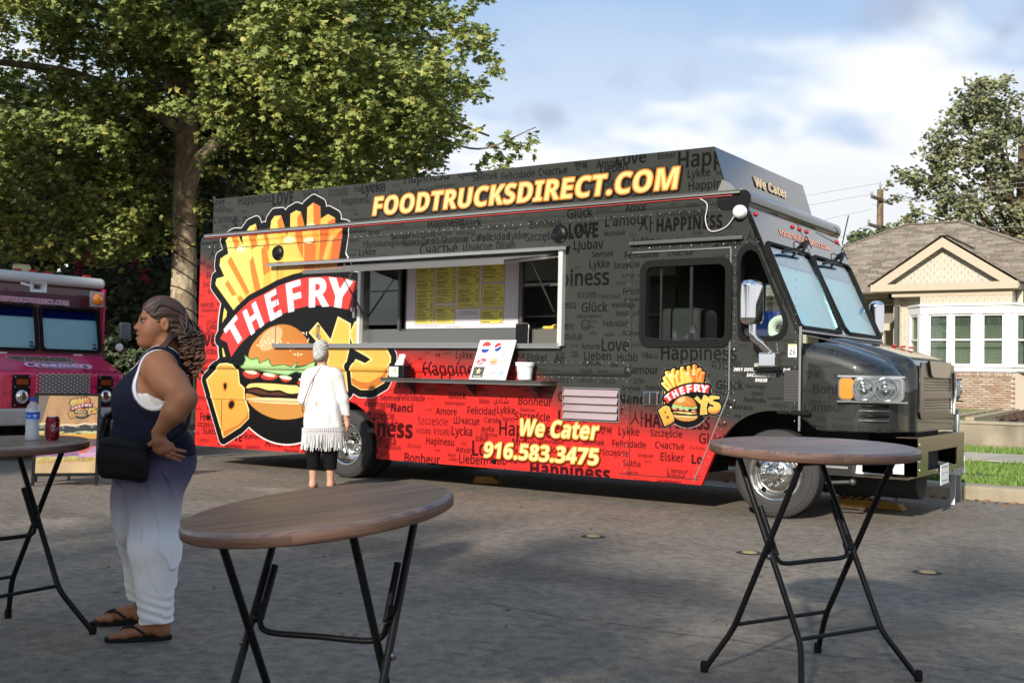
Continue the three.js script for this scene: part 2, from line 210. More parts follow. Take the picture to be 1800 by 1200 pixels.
{
  const soil = std([1, 1, 1], 0.95, 0, { vertexColors: true, bumpMap: roughBump, bumpScale: 0.03 });
  const vc = (s, z) => { const n = fbm(s * 2, z * 2, 0, 4), k = 0.6 + n * 0.8, g = grassy(s); return [mix(0.085, 0.045, g) * k, mix(0.062, 0.066, g) * k, mix(0.038, 0.018, g) * k]; };
  const bumpy = (s, z) => vergeY + (fbm(s * 1.5, z * 1.5, 4, 3) - 0.5) * 0.03;
  struct('lawn', [sheet(-60, 60, -8.0, -3.72, 0.5, 0.3, bumpy, vc, 1), sheet(-60, 60, -11.5, -10.0, 0.5, 0.3, bumpy, vc, 1)], soil);
  const up = (s, z) => 0.66 + (-z - 11.7) * 0.004;
  struct('lawn', sheet(-7.5, 60, -46, -11.7, 0.5, 0.4, up, (s, z) => { const n = fbm(s * 1.4, z * 1.4, 3, 4), k = 0.75 + n * 0.6, d = sstep(0.45, 0.65, fbm(s * 0.7, z * 0.9, 8, 3)); return [mix(0.13, 0.16, d) * k, mix(0.135, 0.13, d) * k, mix(0.06, 0.075, d) * k]; }, 1), soil);
  struct('ground', sheet(-90, -7.5, -60, -11.5, 2, 2, () => 0.16, (s, z) => { const k = 0.6 + 0.8 * fbm(s, z, 1, 3); return [0.05 * k, 0.042 * k, 0.028 * k]; }, 1), soil);
  // pavement slabs
  const walk = new THREE.Group(); walk.name = 'pavement'; walk.userData.kind = 'structure'; scene.add(walk); walk.applyMatrix4(ST);
  const wm = [0.95, 1, 1.05].map((k) => std([0.47 * k, 0.42 * k, 0.34 * k], 0.9, 0, { map: concreteMap, bumpMap: roughBump, bumpScale: 0.004 })), slab = boxUV(rbox(1.485, 0.1, 2.0, 0.012), 0.6);
  for (let i = 0; i < 26; i++) { const m = mesh('slab', slab, wm[Math.floor(rnd() * 3)], walk); m.position.set(-20 + i * 1.5, vergeY - 0.03 + 0.004 * (rnd() - 0.5), -9.0); }
  // grass blades where the verge is lit
  const blade = new THREE.BufferGeometry(); blade.setAttribute('position', new THREE.Float32BufferAttribute([-0.006, 0, 0, 0.006, 0, 0, 0.003, 0.6, 0.05, -0.004, 0.6, 0.05, 0, 1, 0.2], 3)); blade.setIndex([0, 1, 2, 0, 2, 3, 3, 2, 4]); blade.computeVertexNormals(); blade.setAttribute('uv', new THREE.BufferAttribute(new Float32Array(10), 2));
  const gm = std([1, 1, 1], 0.75, 0, { side: THREE.DoubleSide }), N = 62000, inst = new THREE.InstancedMesh(blade, gm, N), m4 = new THREE.Matrix4(), r = rngOf(77), col = new THREE.Color(); let q = 0;
  while (q < N) {
    const s = -6 + r() * 17, a = r(), strip2 = a > 0.80, z = strip2 ? -10.02 - r() * 1.45 : -3.74 - Math.pow(r(), 1.3) * 4.2; if (r() > grassy(s)) continue;
    const t = fbm(s * 1.2, z * 1.2, 6, 3); if (t < 0.34) continue;
    const h = (strip2 ? 0.09 : 0.055) * (0.6 + 0.8 * r()), p = toWorld(s, vergeY - 0.005, z);
    m4.makeRotationY(r() * 6.28).scale(V(1.6, h, h * 0.9)).setPosition(p.x, p.y, p.z); inst.setMatrixAt(q, m4);
    const y = r(), k = 0.75 + 0.5 * r(); col.setRGB(mix(0.085, 0.21, y * y) * k, mix(0.17, 0.235, y) * k, mix(0.022, 0.06, y * y) * k); inst.setColorAt(q, col); q++;
  }
  inst.name = 'grass'; scene.add(inst); tag(inst, 'short green grass growing on the verge beyond the kerb', 'grass', null, 'stuff');
  const N2 = 26000, in2 = new THREE.InstancedMesh(blade, gm, N2);
  for (let i = 0; i < N2; i++) { const s = -7 + r() * 14, z = -11.9 - r() * 9.6, p = toWorld(s, 0.655 + (-z - 11.7) * 0.004, z), h = 0.035 * (0.5 + r()); const edge = -0.72 - (-z - 11.8) * 0.098; if (s > edge - 0.15) { m4.makeScale(0, 0, 0); } else m4.makeRotationY(r() * 6.28).scale(V(1.6, h, h)).setPosition(p.x, p.y, p.z); in2.setMatrixAt(i, m4); const y = r(), k = 0.75 + 0.5 * r(); col.setRGB(mix(0.10, 0.24, y) * k, mix(0.15, 0.22, y) * k, mix(0.04, 0.10, y) * k); in2.setColorAt(i, col); }
  in2.name = 'grass'; scene.add(in2); tag(in2, 'thin dry grass on the raised lawn behind the concrete wall', 'grass', null, 'stuff'); in2.name = numbered('grass_lawn');
  // dry leaves in the gutter
  const leaf = new THREE.CircleGeometry(0.03, 5).rotateX(-1.2), lm = std([1, 1, 1], 0.8, 0, { side: THREE.DoubleSide }), li = new THREE.InstancedMesh(leaf, lm, 210);
  for (let i = 0; i < 210; i++) { const left = i > 100, road = i >= 150, s = road ? -7 + r() * 13 : left ? -18 + r() * 8 : -2 + r() * 6, z = road ? 0.4 + r() * 6 : left ? -3.4 + r() * 0.6 : -3.36 + r() * r() * 0.5, p = toWorld(s, 0.012, z); const q8 = road ? 0.45 : 1; m4.makeRotationY(r() * 6.28).scale(V((0.6 + r()) * q8, q8, (0.5 + r() * 0.8) * q8)).setPosition(p.x, road ? 0.008 : p.y, p.z); li.setMatrixAt(i, m4); const k = (0.5 + r() * 0.7) * (road ? 0.45 : 1); col.setRGB(0.33 * k, 0.13 * k, 0.05 * k); li.setColorAt(i, col); }
  li.name = 'fallen_leaves'; scene.add(li); tag(li, 'dry brown leaves lying in the gutter by the kerb', 'leaves', null, 'stuff');
}
// low concrete wall holding the lawn, and the planting bed behind it
{
  const mat = std([0.36, 0.32, 0.25], 0.9, 0, { map: concreteMap, bumpMap: roughBump, bumpScale: 0.012, vertexColors: true });
  const w = inStreet('retaining_wall', 'low weathered concrete wall between the pavement strip and the house lawn', 'wall', 8, 0, -11.6); w.userData.kind = 'structure';
  const g = new RoundedBoxGeometry(30, 0.66, 0.24, 2, 0.02); const gg = merge([g]); gg.translate(0, 0.35, 0);
  const wide = new THREE.BoxGeometry(30, 0.6, 0.235, 300, 12, 1).translate(0, 0.33, 0);
  colorize(wide, (x, y) => { const n = fbm(x * 1.5, y * 3, 0, 4), st = fbm(x * 4, y * 0.5, 3, 4), k = 0.72 + n * 0.5 - 0.35 * sstep(0.5, 0.75, st); return [k, k * 0.98, k * 0.93]; });
  mesh('wall_face', boxUV(wide, 0.6), mat, w);
  const capg = new THREE.BoxGeometry(30, 0.05, 0.29, 200, 1, 1).translate(0, 0.655, 0); colorize(capg, (x) => { const k = 0.9 + 0.35 * fbm(x * 2, 1, 1, 3); return [k, k, k]; }); mesh('coping', boxUV(capg, 0.6), mat, w);
  const e0 = [-0.72, -11.75], e1 = [-1.75, -22.2], dx = e1[0] - e0[0], dz = e1[1] - e0[1], L = Math.hypot(dx, dz);
  const edg = inStreet('garden_edging', 'pale concrete edging strip between lawn and mulch bed', 'edging', (e0[0] + e1[0]) / 2, 0.69, (e0[1] + e1[1]) / 2, Math.atan2(-dz, dx)); edg.userData.kind = 'structure';
  const em = std([0.44, 0.35, 0.22], 0.9, 0, { map: concreteMap }); for (let i = 0; i < 8; i++) { const q = mesh('edging_block', boxUV(rbox(L / 8 - 0.02, 0.1, 0.16, 0.015), 1), em, edg); q.position.set(-L / 2 + (i + 0.5) * L / 8, 0, 0); const q2 = mesh('edging_block', q.geometry, em, edg); q2.position.set(-L / 2 + (i + 0.5) * L / 8, 0.0, -0.42); }
  const r = rngOf(5), list = []; for (let i = 0; i < 2600; i++) { const z = -11.8 - r() * 10, s = -0.35 - (-z - 11.8) * 0.098 + r() * 4; list.push(box(0.05 + r() * 0.09, 0.02, 0.02 + r() * 0.03, s, 0.70 + (-z - 11.8) * 0.004 + r() * 0.03, z, r() * 0.8, r() * 3, r() * 0.8)); }
  const mg = merge(list).applyMatrix4(ST); colorize(mg, (x, y, z, i) => { const k = 0.5 + hash3(Math.floor(i / 36), 2, 1); return [0.075 * k, 0.042 * k, 0.027 * k]; });
  const mm = mesh('mulch', mg, std([1, 1, 1], 0.95, 0, { vertexColors: true })); tag(mm, 'dark brown bark mulch in the bed beside the house', 'mulch', null, 'stuff');
}
// ───────────────────────── the cream house across the street
{
  const H = inStreet('house', 'cream bungalow with grey brown shingle roof, white bay window and brick base', 'house', -3.65, 0, -22); // local x along the front, z towards the street
  const X = (s) => s + 3.65;
  const shakeBump = dataTex(256, (u, v, i, j) => { const row = Math.floor(v * 16), f = (v * 16) % 1, k = Math.floor(u * 10 + (row % 2) * 0.5), fu = (u * 10 + (row % 2) * 0.5) % 1; return 0.25 + 0.6 * f * (0.8 + 0.4 * hash3(k, row, 1)) - (fu < 0.06 ? 0.4 : 0) + 0.08 * hash3(i, j, 1); });
  const cream = std([0.49, 0.445, 0.35], 0.85, 0, { bumpMap: shakeBump, bumpScale: 0.03 }), trim = std([0.44, 0.375, 0.275], 0.7), trimPale = std([0.48, 0.435, 0.335], 0.75), whiteP = std([0.66, 0.66, 0.65], 0.5), gloss = std([0.66, 0.66, 0.66], 0.4);
  const stuccoUV = (g) => boxUV(g, 0.55);
  // bodies: gable wing (s -5.07..-1.6), main block behind, right wing
  mesh('wall', stuccoUV(merge([box(3.45, 3.45, 0.25, X(-3.42), 0.6 + 1.725, -0.65), box(0.25, 3.45, 2.5, X(-5.03), 2.325, -2.0), box(9.6, 3.6, 0.25, X(2.9), 2.3, -1.55), box(7.0, 3.5, 0.25, X(-8.6), 2.35, -2.2), box(0.25, 3.5, 8, X(-12), 2.35, -6), box(0.25, 3.6, 8, X(7.6), 2.3, -5.5), box(20, 3.4, 0.25, X(-2.2), 2.3, -9.6)])), cream, H);
  // frieze above the bay
  mesh('wall', stuccoUV(merge([box(2.42, 0.36, 0.5, X(-3.05), 3.74, -0.25)])), cream, H);
  // fascia, soffit and box cornice
  mesh('fascia', [box(3.95, 0.20, 0.06, X(-3.64), 4.09, 0.14), box(3.95, 0.045, 0.75, X(-3.64), 4.012, -0.24), box(3.2, 0.16, 0.42, X(-3.45), 3.915, -0.2), box(0.1, 0.14, 0.7, X(-5.58), 4.10, -0.24), box(0.1, 0.14, 0.7, X(-1.70), 4.10, -0.24)], trim, H);
  mesh('fascia', [box(8.0, 0.18, 0.06, X(2.3), 3.98, -0.95), box(8.0, 0.04, 0.7, X(2.3), 3.90, -1.25), box(6.6, 0.18, 0.06, X(-8.85), 4.02, -1.42), box(6.6, 0.04, 0.8, X(-8.85), 3.94, -1.8)], trim, H);
  mesh('corner_board', box(0.16, 3.4, 0.06, X(-5.02), 2.35, -0.49), trimPale, H); mesh('corner_board', box(0.14, 3.3, 0.05, X(-1.72), 2.3, -0.49), trimPale, H);
  // gable
  const gy = 4.17, ax = X(-3.64), half = 1.98, ay = 5.47;
  mesh('gable', uvOf(prism([[ax - half + 0.2, gy], [ax + half - 0.2, gy], [ax, ay - 0.16]], 0.12, -0.24), (x, y) => [x * 0.55, y * 0.55]), std([0.54, 0.51, 0.42], 0.85, 0, { bumpMap: shakeBump, bumpScale: 0.04 }), H);
  const rake = (sg) => { const a = [ax + sg * half, gy - 0.02], b = [ax, ay]; return prism([[a[0], a[1]], [b[0], b[1]], [b[0], b[1] - 0.27], [a[0] - sg * 0.40, a[1]]].map((p) => p), 0.09, 0.06); };
  mesh('rake_board', rake(1), trim, H); mesh('rake_board', rake(-1), trim, H);
  const soff = (sg) => { const g = box(2.38, 0.03, 0.42, 0, 0, 0); return g.rotateZ(sg * -0.581 + 0).translate(ax + sg * 0.93, 4.70, -0.1); };
  mesh('rake_soffit', soff(1), trimPale, H); mesh('rake_soffit', soff(-1), trimPale, H);
  // roofs: base sheets plus shingles
  const roofBase = std([0.16, 0.135, 0.105], 0.95), roofM = [[0.245, 0.205, 0.158], [0.30, 0.255, 0.20], [0.19, 0.155, 0.118], [0.335, 0.285, 0.225], [0.27, 0.215, 0.16]].map((c) => std(c, 0.95, 0, { map: concreteMap }));
  const roof = new THREE.Group(); roof.name = 'roof'; H.add(roof);
  const facet = (pts) => { const g = new THREE.BufferGeometry(), v = []; for (let i = 1; i < pts.length - 1; i++) v.push(...pts[0], ...pts[i], ...pts[i + 1]); g.setAttribute('position', new THREE.Float32BufferAttribute(v, 3)); g.computeVertexNormals(); return g; };
  const E = { l: X(-11.4), r: X(1.4), f: -0.9, b: -10.2, y: 4.02 }, Rg = { l: X(-6.15), r: X(-4.35), z: -5.3, y: 6.62 };
  const front = [[E.l, E.y, E.f], [E.r, E.y, E.f], [Rg.r, Rg.y, Rg.z], [Rg.l, Rg.y, Rg.z]], right = [[E.r, E.y, E.f], [E.r, E.y, E.b], [Rg.r, Rg.y, Rg.z]], left = [[E.l, E.y, E.b], [E.l, E.y, E.f], [Rg.l, Rg.y, Rg.z]], back = [[E.r, E.y, E.b], [E.l, E.y, E.b], [Rg.l, Rg.y, Rg.z], [Rg.r, Rg.y, Rg.z]];
  // gable roof planes run back into the main roof
  const gz0 = 0.17, slopeIn = (y) => E.f - (y - E.y) * ((E.f - Rg.z) / (Rg.y - E.y));
  const gR = [[ax + half + 0.08, gy - 0.02, gz0], [ax + half + 0.08, gy - 0.02, slopeIn(gy)], [ax, ay + 0.05, slopeIn(ay + 0.05)], [ax, ay + 0.05, gz0]], gL = [[ax - half - 0.08, gy - 0.02, slopeIn(gy)], [ax - half - 0.08, gy - 0.02, gz0], [ax, ay + 0.05, gz0], [ax, ay + 0.05, slopeIn(ay + 0.05)]];
  mesh('roof_deck', [front, right, left, back, gR, gL].map(facet), roofBase, roof);
  const shingleGeo = [0, 1, 2].map((i) => { const g = new THREE.BoxGeometry(1, 0.022, 1).translate(0, 0, -0.5); return boxUV(g, 1.0); });
  let made = 0; const rest = [[], [], [], [], []];
  const rS = rngOf(404);
  function shingles(quadPts, course, tab, indiv) { // corners: eave a, eave b, top b, top a (or a triangle)
    const [a, b, c] = quadPts.map((p) => V(...p)), d = quadPts[3] ? V(...quadPts[3]) : c.clone(), u = b.clone().sub(a).normalize(), n = b.clone().sub(a).cross(c.clone().sub(b)).normalize(), up = n.clone().cross(u).normalize(), inv = (p) => [p.clone().sub(a).dot(u), p.clone().sub(a).dot(up)];
    const pl = [inv(a), inv(b), inv(c), inv(d)], hgt = Math.max(...pl.map((p) => p[1])), rows = Math.floor(hgt / course);
    const span = (y) => { const xs = []; for (let i = 0; i < 4; i++) { const [p, q] = [pl[i], pl[(i + 1) % 4]]; if ((p[1] - y) * (q[1] - y) <= 0 && Math.abs(p[1] - q[1]) > 1e-6) xs.push(p[0] + (q[0] - p[0]) * (y - p[1]) / (q[1] - p[1])); } return xs.length < 2 ? null : [Math.min(...xs), Math.max(...xs)]; };
    const basis = new THREE.Matrix4().makeBasis(u, n, up.clone().negate());
    for (let i = 0; i < rows; i++) {
      const y = i * course + 0.01, sp = span(y + course * 0.5); if (!sp) continue; let x = sp[0] - rS() * tab;
      while (x < sp[1]) {
        const w = tab * (0.55 + rS() * 0.9), x0 = Math.max(x, sp[0]), x1 = Math.min(x + w - 0.012, sp[1]); x += w; if (x1 - x0 < 0.05) continue;
        const p = a.clone().addScaledVector(u, (x0 + x1) / 2).addScaledVector(up, y).addScaledVector(n, 0.02 + rS() * 0.012);
        const m = basis.clone().scale(V(x1 - x0, 1, course * 1.12)).setPosition(p), k = Math.floor(Math.pow(rS(), 1.1) * 5);
        if (indiv(x0, i) && made < 300) { const q = mesh('shingle', shingleGeo[0], roofM[k], roof); q.matrixAutoUpdate = true; m.decompose(q.position, q.quaternion, q.scale); made++; } else rest[k].push(shingleGeo[1].clone().applyMatrix4(m));
      }
    }
  }
  shingles(gR, 0.14, 0.30, () => true); shingles(front, 0.14, 0.32, (x, i) => x > 5.2 && x < 9.5 && i > 2); shingles(gL, 0.16, 0.36, () => false); shingles(right, 0.15, 0.42, () => false); shingles(left, 0.15, 0.6, () => false);
  rest.forEach((l, i) => { if (l.length) { const q = mesh('shingles', l, roofM[i], roof); q.userData.kind = 'stuff'; } });
  const capLine = (p, q) => { const P = V(...p), Q = V(...q), n = Math.ceil(P.distanceTo(Q) / 0.3), o = []; for (let i = 0; i < n; i++) { const c = P.clone().lerp(Q, (i + 0.5) / n), g = box(0.34, 0.03, 0.24); g.rotateX(0.08); const m = new THREE.Matrix4().lookAt(P, Q, V(0, 1, 0)); o.push(box(0.24, 0.03, 0.34, 0, 0.035, 0, 0.08).applyMatrix4(m).translate(c.x, c.y, c.z)); } return o; };
  mesh('ridge_cap', [capLine([Rg.l, Rg.y, Rg.z], [Rg.r, Rg.y, Rg.z]), capLine([E.r, E.y, E.f], [Rg.r, Rg.y, Rg.z]), capLine([E.l, E.y, E.f], [Rg.l, Rg.y, Rg.z]), capLine([ax, ay + 0.04, gz0], [ax, ay + 0.04, slopeIn(ay)])], std([0.20, 0.165, 0.125], 0.95), roof);
  // porch roof at the left and its dark opening
  mesh('porch_roof', [facet([[X(-9), 3.05, 0.2], [X(-5.05), 3.05, 0.2], [X(-5.05), 3.72, -1.9], [X(-9), 3.72, -1.9]])], roofM[1], H);
  mesh('porch_beam', [box(4.0, 0.2, 0.1, X(-7.05), 2.97, 0.18), box(0.16, 2.3, 0.16, X(-5.3), 1.75, 0.05), box(0.16, 2.3, 0.16, X(-7.6), 1.75, 0.05)], trim, H);
  // bay window: front face s -4.23..-1.86 at z 0, sides slope back
  const bayL = X(-4.23), bayR = X(-1.86), top = 3.58, bot = 1.75;
  const plan = (o) => [[X(-4.72) - o, -0.55], [bayL - o * 0.6, o], [bayR + o * 0.6, o], [X(-1.37) + o, -0.55]];
  const bayPrism = (o, y0, y1) => { const g = new THREE.ExtrudeGeometry(shapeOf(plan(o).map(([x, z]) => [x, -z])), { depth: y1 - y0, bevelEnabled: false }); return g.rotateX(-Math.PI / 2).translate(0, y0, 0); };
  mesh('bay_header', [bayPrism(0.03, 3.33, top), bayPrism(0.07, top - 0.03, top + 0.03)], whiteP, H);
  mesh('bay_sill', [bayPrism(0.02, bot - 0.02, bot + 0.12), bayPrism(0.06, bot + 0.10, bot + 0.14)], whiteP, H);
  const wins = [[-4.02, -3.50], [-3.37, -2.86], [-2.60, -2.05]], posts = [[-4.235, -4.02], [-3.50, -3.37], [-2.86, -2.60], [-2.05, -1.855]];
  mesh('mullion', posts.map(([a, b]) => box(b - a, 1.48, 0.1, X((a + b) / 2), 2.6, -0.05)), whiteP, H);
  const glassM = phys([0.035, 0.05, 0.045], 0.05, 0, { clearcoat: 0.3 }), blind = std([0.50, 0.48, 0.40], 0.7);
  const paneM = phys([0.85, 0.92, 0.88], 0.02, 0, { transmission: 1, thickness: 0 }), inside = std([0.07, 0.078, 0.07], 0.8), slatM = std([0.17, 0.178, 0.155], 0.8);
  const makeWin = (w, h, grp) => {
    const W = new THREE.Group(); W.name = numbered('window'); grp.add(W);
    const f = 0.045; mesh('frame', [box(w, f, 0.05, 0, h / 2 - f / 2, 0), box(w, f, 0.05, 0, -h / 2 + f / 2, 0), box(f, h - 2 * f, 0.05, -w / 2 + f / 2, 0, 0), box(f, h - 2 * f, 0.05, w / 2 - f / 2, 0, 0), box(w - 2 * f, 0.05, 0.052, 0, 0.0, 0.004)], gloss, W);
    mesh('pane', box(w - 2 * f, h / 2 - 0.04, 0.004, 0, h / 4, -0.005), paneM, W); mesh('pane', box(w - 2 * f, h / 2 - 0.04, 0.004, 0, -h / 4, -0.015), paneM, W);
    const sl = []; for (let y = -h / 2 + 0.06; y < h / 2 - 0.03; y += 0.05) sl.push(box(w - 0.1, 0.036, 0.004, 0, y, -0.07, 0.5)); for (const x of [-w / 4, w / 4]) sl.push(box(0.012, h - 0.1, 0.004, x, 0, -0.05)); mesh('blind', sl, slatM, W);
    return W;
  };
  for (const [a, b] of wins) makeWin(b - a, 1.42, H).position.set(X((a + b) / 2), 2.61, -0.05);
  for (const sg of [0, 1]) { const p = plan(0), [q, w] = sg ? [p[3], p[2]] : [p[0], p[1]], L = Math.hypot(w[0] - q[0], w[1] - q[1]), an = Math.atan2(-(w[1] - q[1]), w[0] - q[0]) + (sg ? Math.PI : 0); const W = makeWin(L * 0.62, 1.42, H); W.position.set((q[0] + w[0]) / 2, 2.61, (q[1] + w[1]) / 2 - 0.03); W.rotation.y = an; const pm = mesh('mullion', [box(L * 0.19, 1.48, 0.1, -L * 0.405, 2.6, 0), box(L * 0.19, 1.48, 0.1, L * 0.405, 2.6, 0)], whiteP, H); pm.position.set((q[0] + w[0]) / 2, 0, (q[1] + w[1]) / 2 - 0.03); pm.rotation.y = an; }
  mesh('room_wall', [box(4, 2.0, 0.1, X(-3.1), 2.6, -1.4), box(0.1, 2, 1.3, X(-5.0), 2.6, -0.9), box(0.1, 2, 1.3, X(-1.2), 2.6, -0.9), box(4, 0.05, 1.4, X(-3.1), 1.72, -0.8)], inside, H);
  // brick base, brick by brick
  const mortar = std([0.50, 0.42, 0.33], 0.95); mesh('wall_core', [bayPrism(0.06, 0.55, 1.70).translate(0, 0, 0), box(9.2, 0.85, 0.12, X(3.2), 1.0, -1.30), box(6.5, 0.85, 0.1, X(-8.4), 1.0, -2.03)], mortar, H);
  const brickM = [[0.47, 0.35, 0.265], [0.50, 0.40, 0.31], [0.43, 0.30, 0.22], [0.53, 0.44, 0.35], [0.41, 0.26, 0.18], [0.49, 0.38, 0.29]].map((c) => std(c, 0.9, 0, { map: concreteMap })), bw = 0.21, bh = 0.066;
  const bg = boxUV(rbox(bw - 0.012, bh - 0.011, 0.05, 0.006, 0, 0, 0, 1), 2); let nb = 0; const bRest = [];
  const runBricks = (x0, x1, z, y0, rows, ang, ox, oz) => { for (let r = 0; r < rows; r++) for (let k = 0, x = x0 + (r % 2 ? bw / 2 : 0); x + bw * 0.6 < x1; k++, x += bw) { const mat = brickM[Math.floor(Math.pow(rS(), 1.25) * 6)], P = V(x + bw / 2, 0, 0).applyAxisAngle(V(0, 1, 0), ang); const px = ox + P.x, pz = oz + P.z + z + (rS() - 0.5) * 0.008, py = y0 + (r + 0.5) * bh; if (nb < 300 && px > X(-3.75)) { const q = mesh('brick', bg, mat, H); q.position.set(px, py, pz); q.rotation.y = ang; nb++; } else bRest.push([bg.clone().rotateY(ang).translate(px, py, pz), mat]); } };
  runBricks(bayL - 0.03, bayR + 0.05, 0.075, 0.62, 15, 0, 0, 0);
  { const p = plan(0.06); const L = Math.hypot(p[1][0] - p[0][0], p[1][1] - p[0][1]); runBricks(0, L, 0.0, 0.62, 15, Math.atan2(-(p[1][1] - p[0][1]), p[1][0] - p[0][0]), p[0][0], p[0][1] + 0.015); }
  runBricks(X(-1.5), X(3.5), -1.22, 0.6, 12, 0, 0, 0);
  for (const m of brickM) { const l = bRest.filter((q) => q[1] === m).map((q) => q[0]); if (l.length) mesh('bricks', l, m, H).userData.kind = 'stuff'; }
  for (let x = bayL - 0.06; x < bayR + 0.04; x += 0.075) { const q = mesh('sill_brick', box(0.066, 0.09, 0.16, x + 0.035, 1.66, 0.06, 0.12), brickM[Math.floor(rS() * 4)], H); q.userData = {}; }
  mesh('brick_ledge', box(5, 0.08, 0.12, X(0.9), 1.42, -1.2), brickM[1], H);
  // porch left wall face with siding boards, and a window in the far wing
  mesh('siding', [0, 1, 2, 3, 4, 5, 6, 7, 8, 9, 10, 11].map((i) => box(6.6, 0.19, 0.03, X(-8.6), 1.5 + i * 0.2, -2.06, 0.09)), std([0.62, 0.57, 0.43], 0.8), H);
}
// second dwelling beyond, seen under the tree canopy at the far left
// ───────────────────────── trees
const barkMap = dataTex(512, (u, v, i, j) => { const a = tfbm(u, v, 5, 4, 41), b = tfbm(u, v, 18, 3, 45), p = sstep(0.46, 0.56, a); const k = 0.55 + 0.5 * (b - 0.5) + (hash3(i, j, 3) - 0.5) * 0.12; return [mix(k * 0.72, k * 1.12, p), mix(k * 0.62, k * 1.04, p), mix(k * 0.50, k * 0.86, p)]; });
const barkMat = std([0.62, 0.54, 0.43], 0.95, 0, { map: barkMap, bumpMap: barkMap, bumpScale: 0.03 });
const darkBark = std([0.16, 0.12, 0.085], 0.95, 0, { map: barkMap, bumpMap: barkMap, bumpScale: 0.03 });
function palmateLeaf(size) { // five pointed lobes, folded a little along the midrib
  const tips = [[-0.12, 0.0], [-0.42, 0.10], [-0.30, 0.24], [-0.56, 0.52], [-0.22, 0.50], [0, 1.0], [0.22, 0.50], [0.56, 0.52], [0.30, 0.24], [0.42, 0.10], [0.12, 0.0]];
  const v = [], n = tips.length; const P = ([x, y]) => [x * size, -Math.abs(x) * size * 0.28 - 0.16 * size * y * y, y * size];
  const c = P([0, 0.26]); for (let i = 0; i < n; i++) v.push(...c, ...P(tips[(i + 1) % n]), ...P(tips[i]));
  const g = new THREE.BufferGeometry(); g.setAttribute('position', new THREE.Float32BufferAttribute(v, 3)); g.computeVertexNormals(); g.setAttribute('uv', new THREE.BufferAttribute(new Float32Array(v.length / 3 * 2), 2)); return g;
}
function ovalLeaf(size, w = 0.45) { const v = [], P = (x, y) => [x * size * w, -0.2 * size * y * y, y * size], q = [[0, 0], [0.8, 0.35], [0.7, 0.7], [0, 1], [-0.7, 0.7], [-0.8, 0.35]]; for (let i = 1; i < 5; i++) v.push(...P(...q[0]), ...P(...q[i + 1]), ...P(...q[i])); const g = new THREE.BufferGeometry(); g.setAttribute('position', new THREE.Float32BufferAttribute(v, 3)); g.computeVertexNormals(); g.setAttribute('uv', new THREE.BufferAttribute(new Float32Array(v.length / 3 * 2), 2)); return g; }
const leafMat = () => phys([1, 1, 1], 0.62, 0, { side: THREE.DoubleSide, transmission: 0.28, thickness: 0 });
// leaves on twigs spread through a volume; vol(x, y, z) > 0 inside, its value thins the twigs
function leafCrown({ tree, seed, lo, hi, vol, twigs, per, leaf, colour, twigLen, single = 0, singleTest, twigR = 0.006, twigMat = darkBark, twigShow = 0.25, droop = 0.25, up = 0.6 }) {
  const r = rngOf(seed), M4 = [], C = [], tw = [], m = new THREE.Matrix4(), q = new THREE.Quaternion(), e = new THREE.Euler(); let tries = 0, made = 0, kept = [];
  while (made < twigs && tries++ < twigs * 60) {
    const x = mix(lo[0], hi[0], r()), y = mix(lo[1], hi[1], r()), z = mix(lo[2], hi[2], r()), d = vol(x, y, z); if (d <= 0 || r() > d) continue; made++;
    const a = r() * 6.283, el = (r() - 0.35) * 1.4, L = twigLen * (0.6 + 0.8 * r()), dx = Math.cos(a) * Math.cos(el), dy = Math.sin(el) - droop, dz = Math.sin(a) * Math.cos(el), tone = r();
    if (r() < twigShow) tw.push(bar([x - dx * L * 0.5, y - dy * L * 0.5, z - dz * L * 0.5], [x + dx * L * 0.6, y + dy * L * 0.6, z + dz * L * 0.6], twigR * 1.6, 4, twigR * 0.5));
    for (let k = 0; k < per; k++) {
      const t = k / per - 0.35 + r() * 0.1, sp = 0.28 * L, px = x + dx * L * t + (r() - 0.5) * sp, py = y + dy * L * t + (r() - 0.5) * sp, pz = z + dz * L * t + (r() - 0.5) * sp;
      e.set((r() - 0.5) * 1.9 + (1 - up) * 1.2, r() * 6.283, (r() - 0.5) * 1.6); q.setFromEuler(e); const s = 0.6 + r() * 0.65; m.compose(V(px, py, pz), q, V(s, s, s)); const c = colour(r, tone, px, py, pz);
      if (single && kept.length < single && singleTest(px, py, pz) && r() < 0.5) kept.push([m.clone(), c]); else { M4.push(m.clone()); C.push(c); }
    }
  }
  const lm = leafMat(), inst = new THREE.InstancedMesh(leaf, lm, M4.length), col = new THREE.Color();
  M4.forEach((x, i) => { inst.setMatrixAt(i, x); inst.setColorAt(i, col.setRGB(...C[i])); }); inst.name = numbered('crown'); inst.userData.kind = 'stuff'; tree.add(inst);
  if (kept.length) { const tones = [0, 1, 2, 3].map((i) => { const c = kept[i * 7 % kept.length][1], x = leafMat(); x.color.setRGB(...c); return x; }); kept.forEach(([x], i) => { const l = mesh('leaf', leaf, tones[i % 4], tree); x.decompose(l.position, l.quaternion, l.scale); }); }
  if (tw.length) mesh('twigs', tw, twigMat, tree).userData.kind = 'stuff';
  return inst;
}
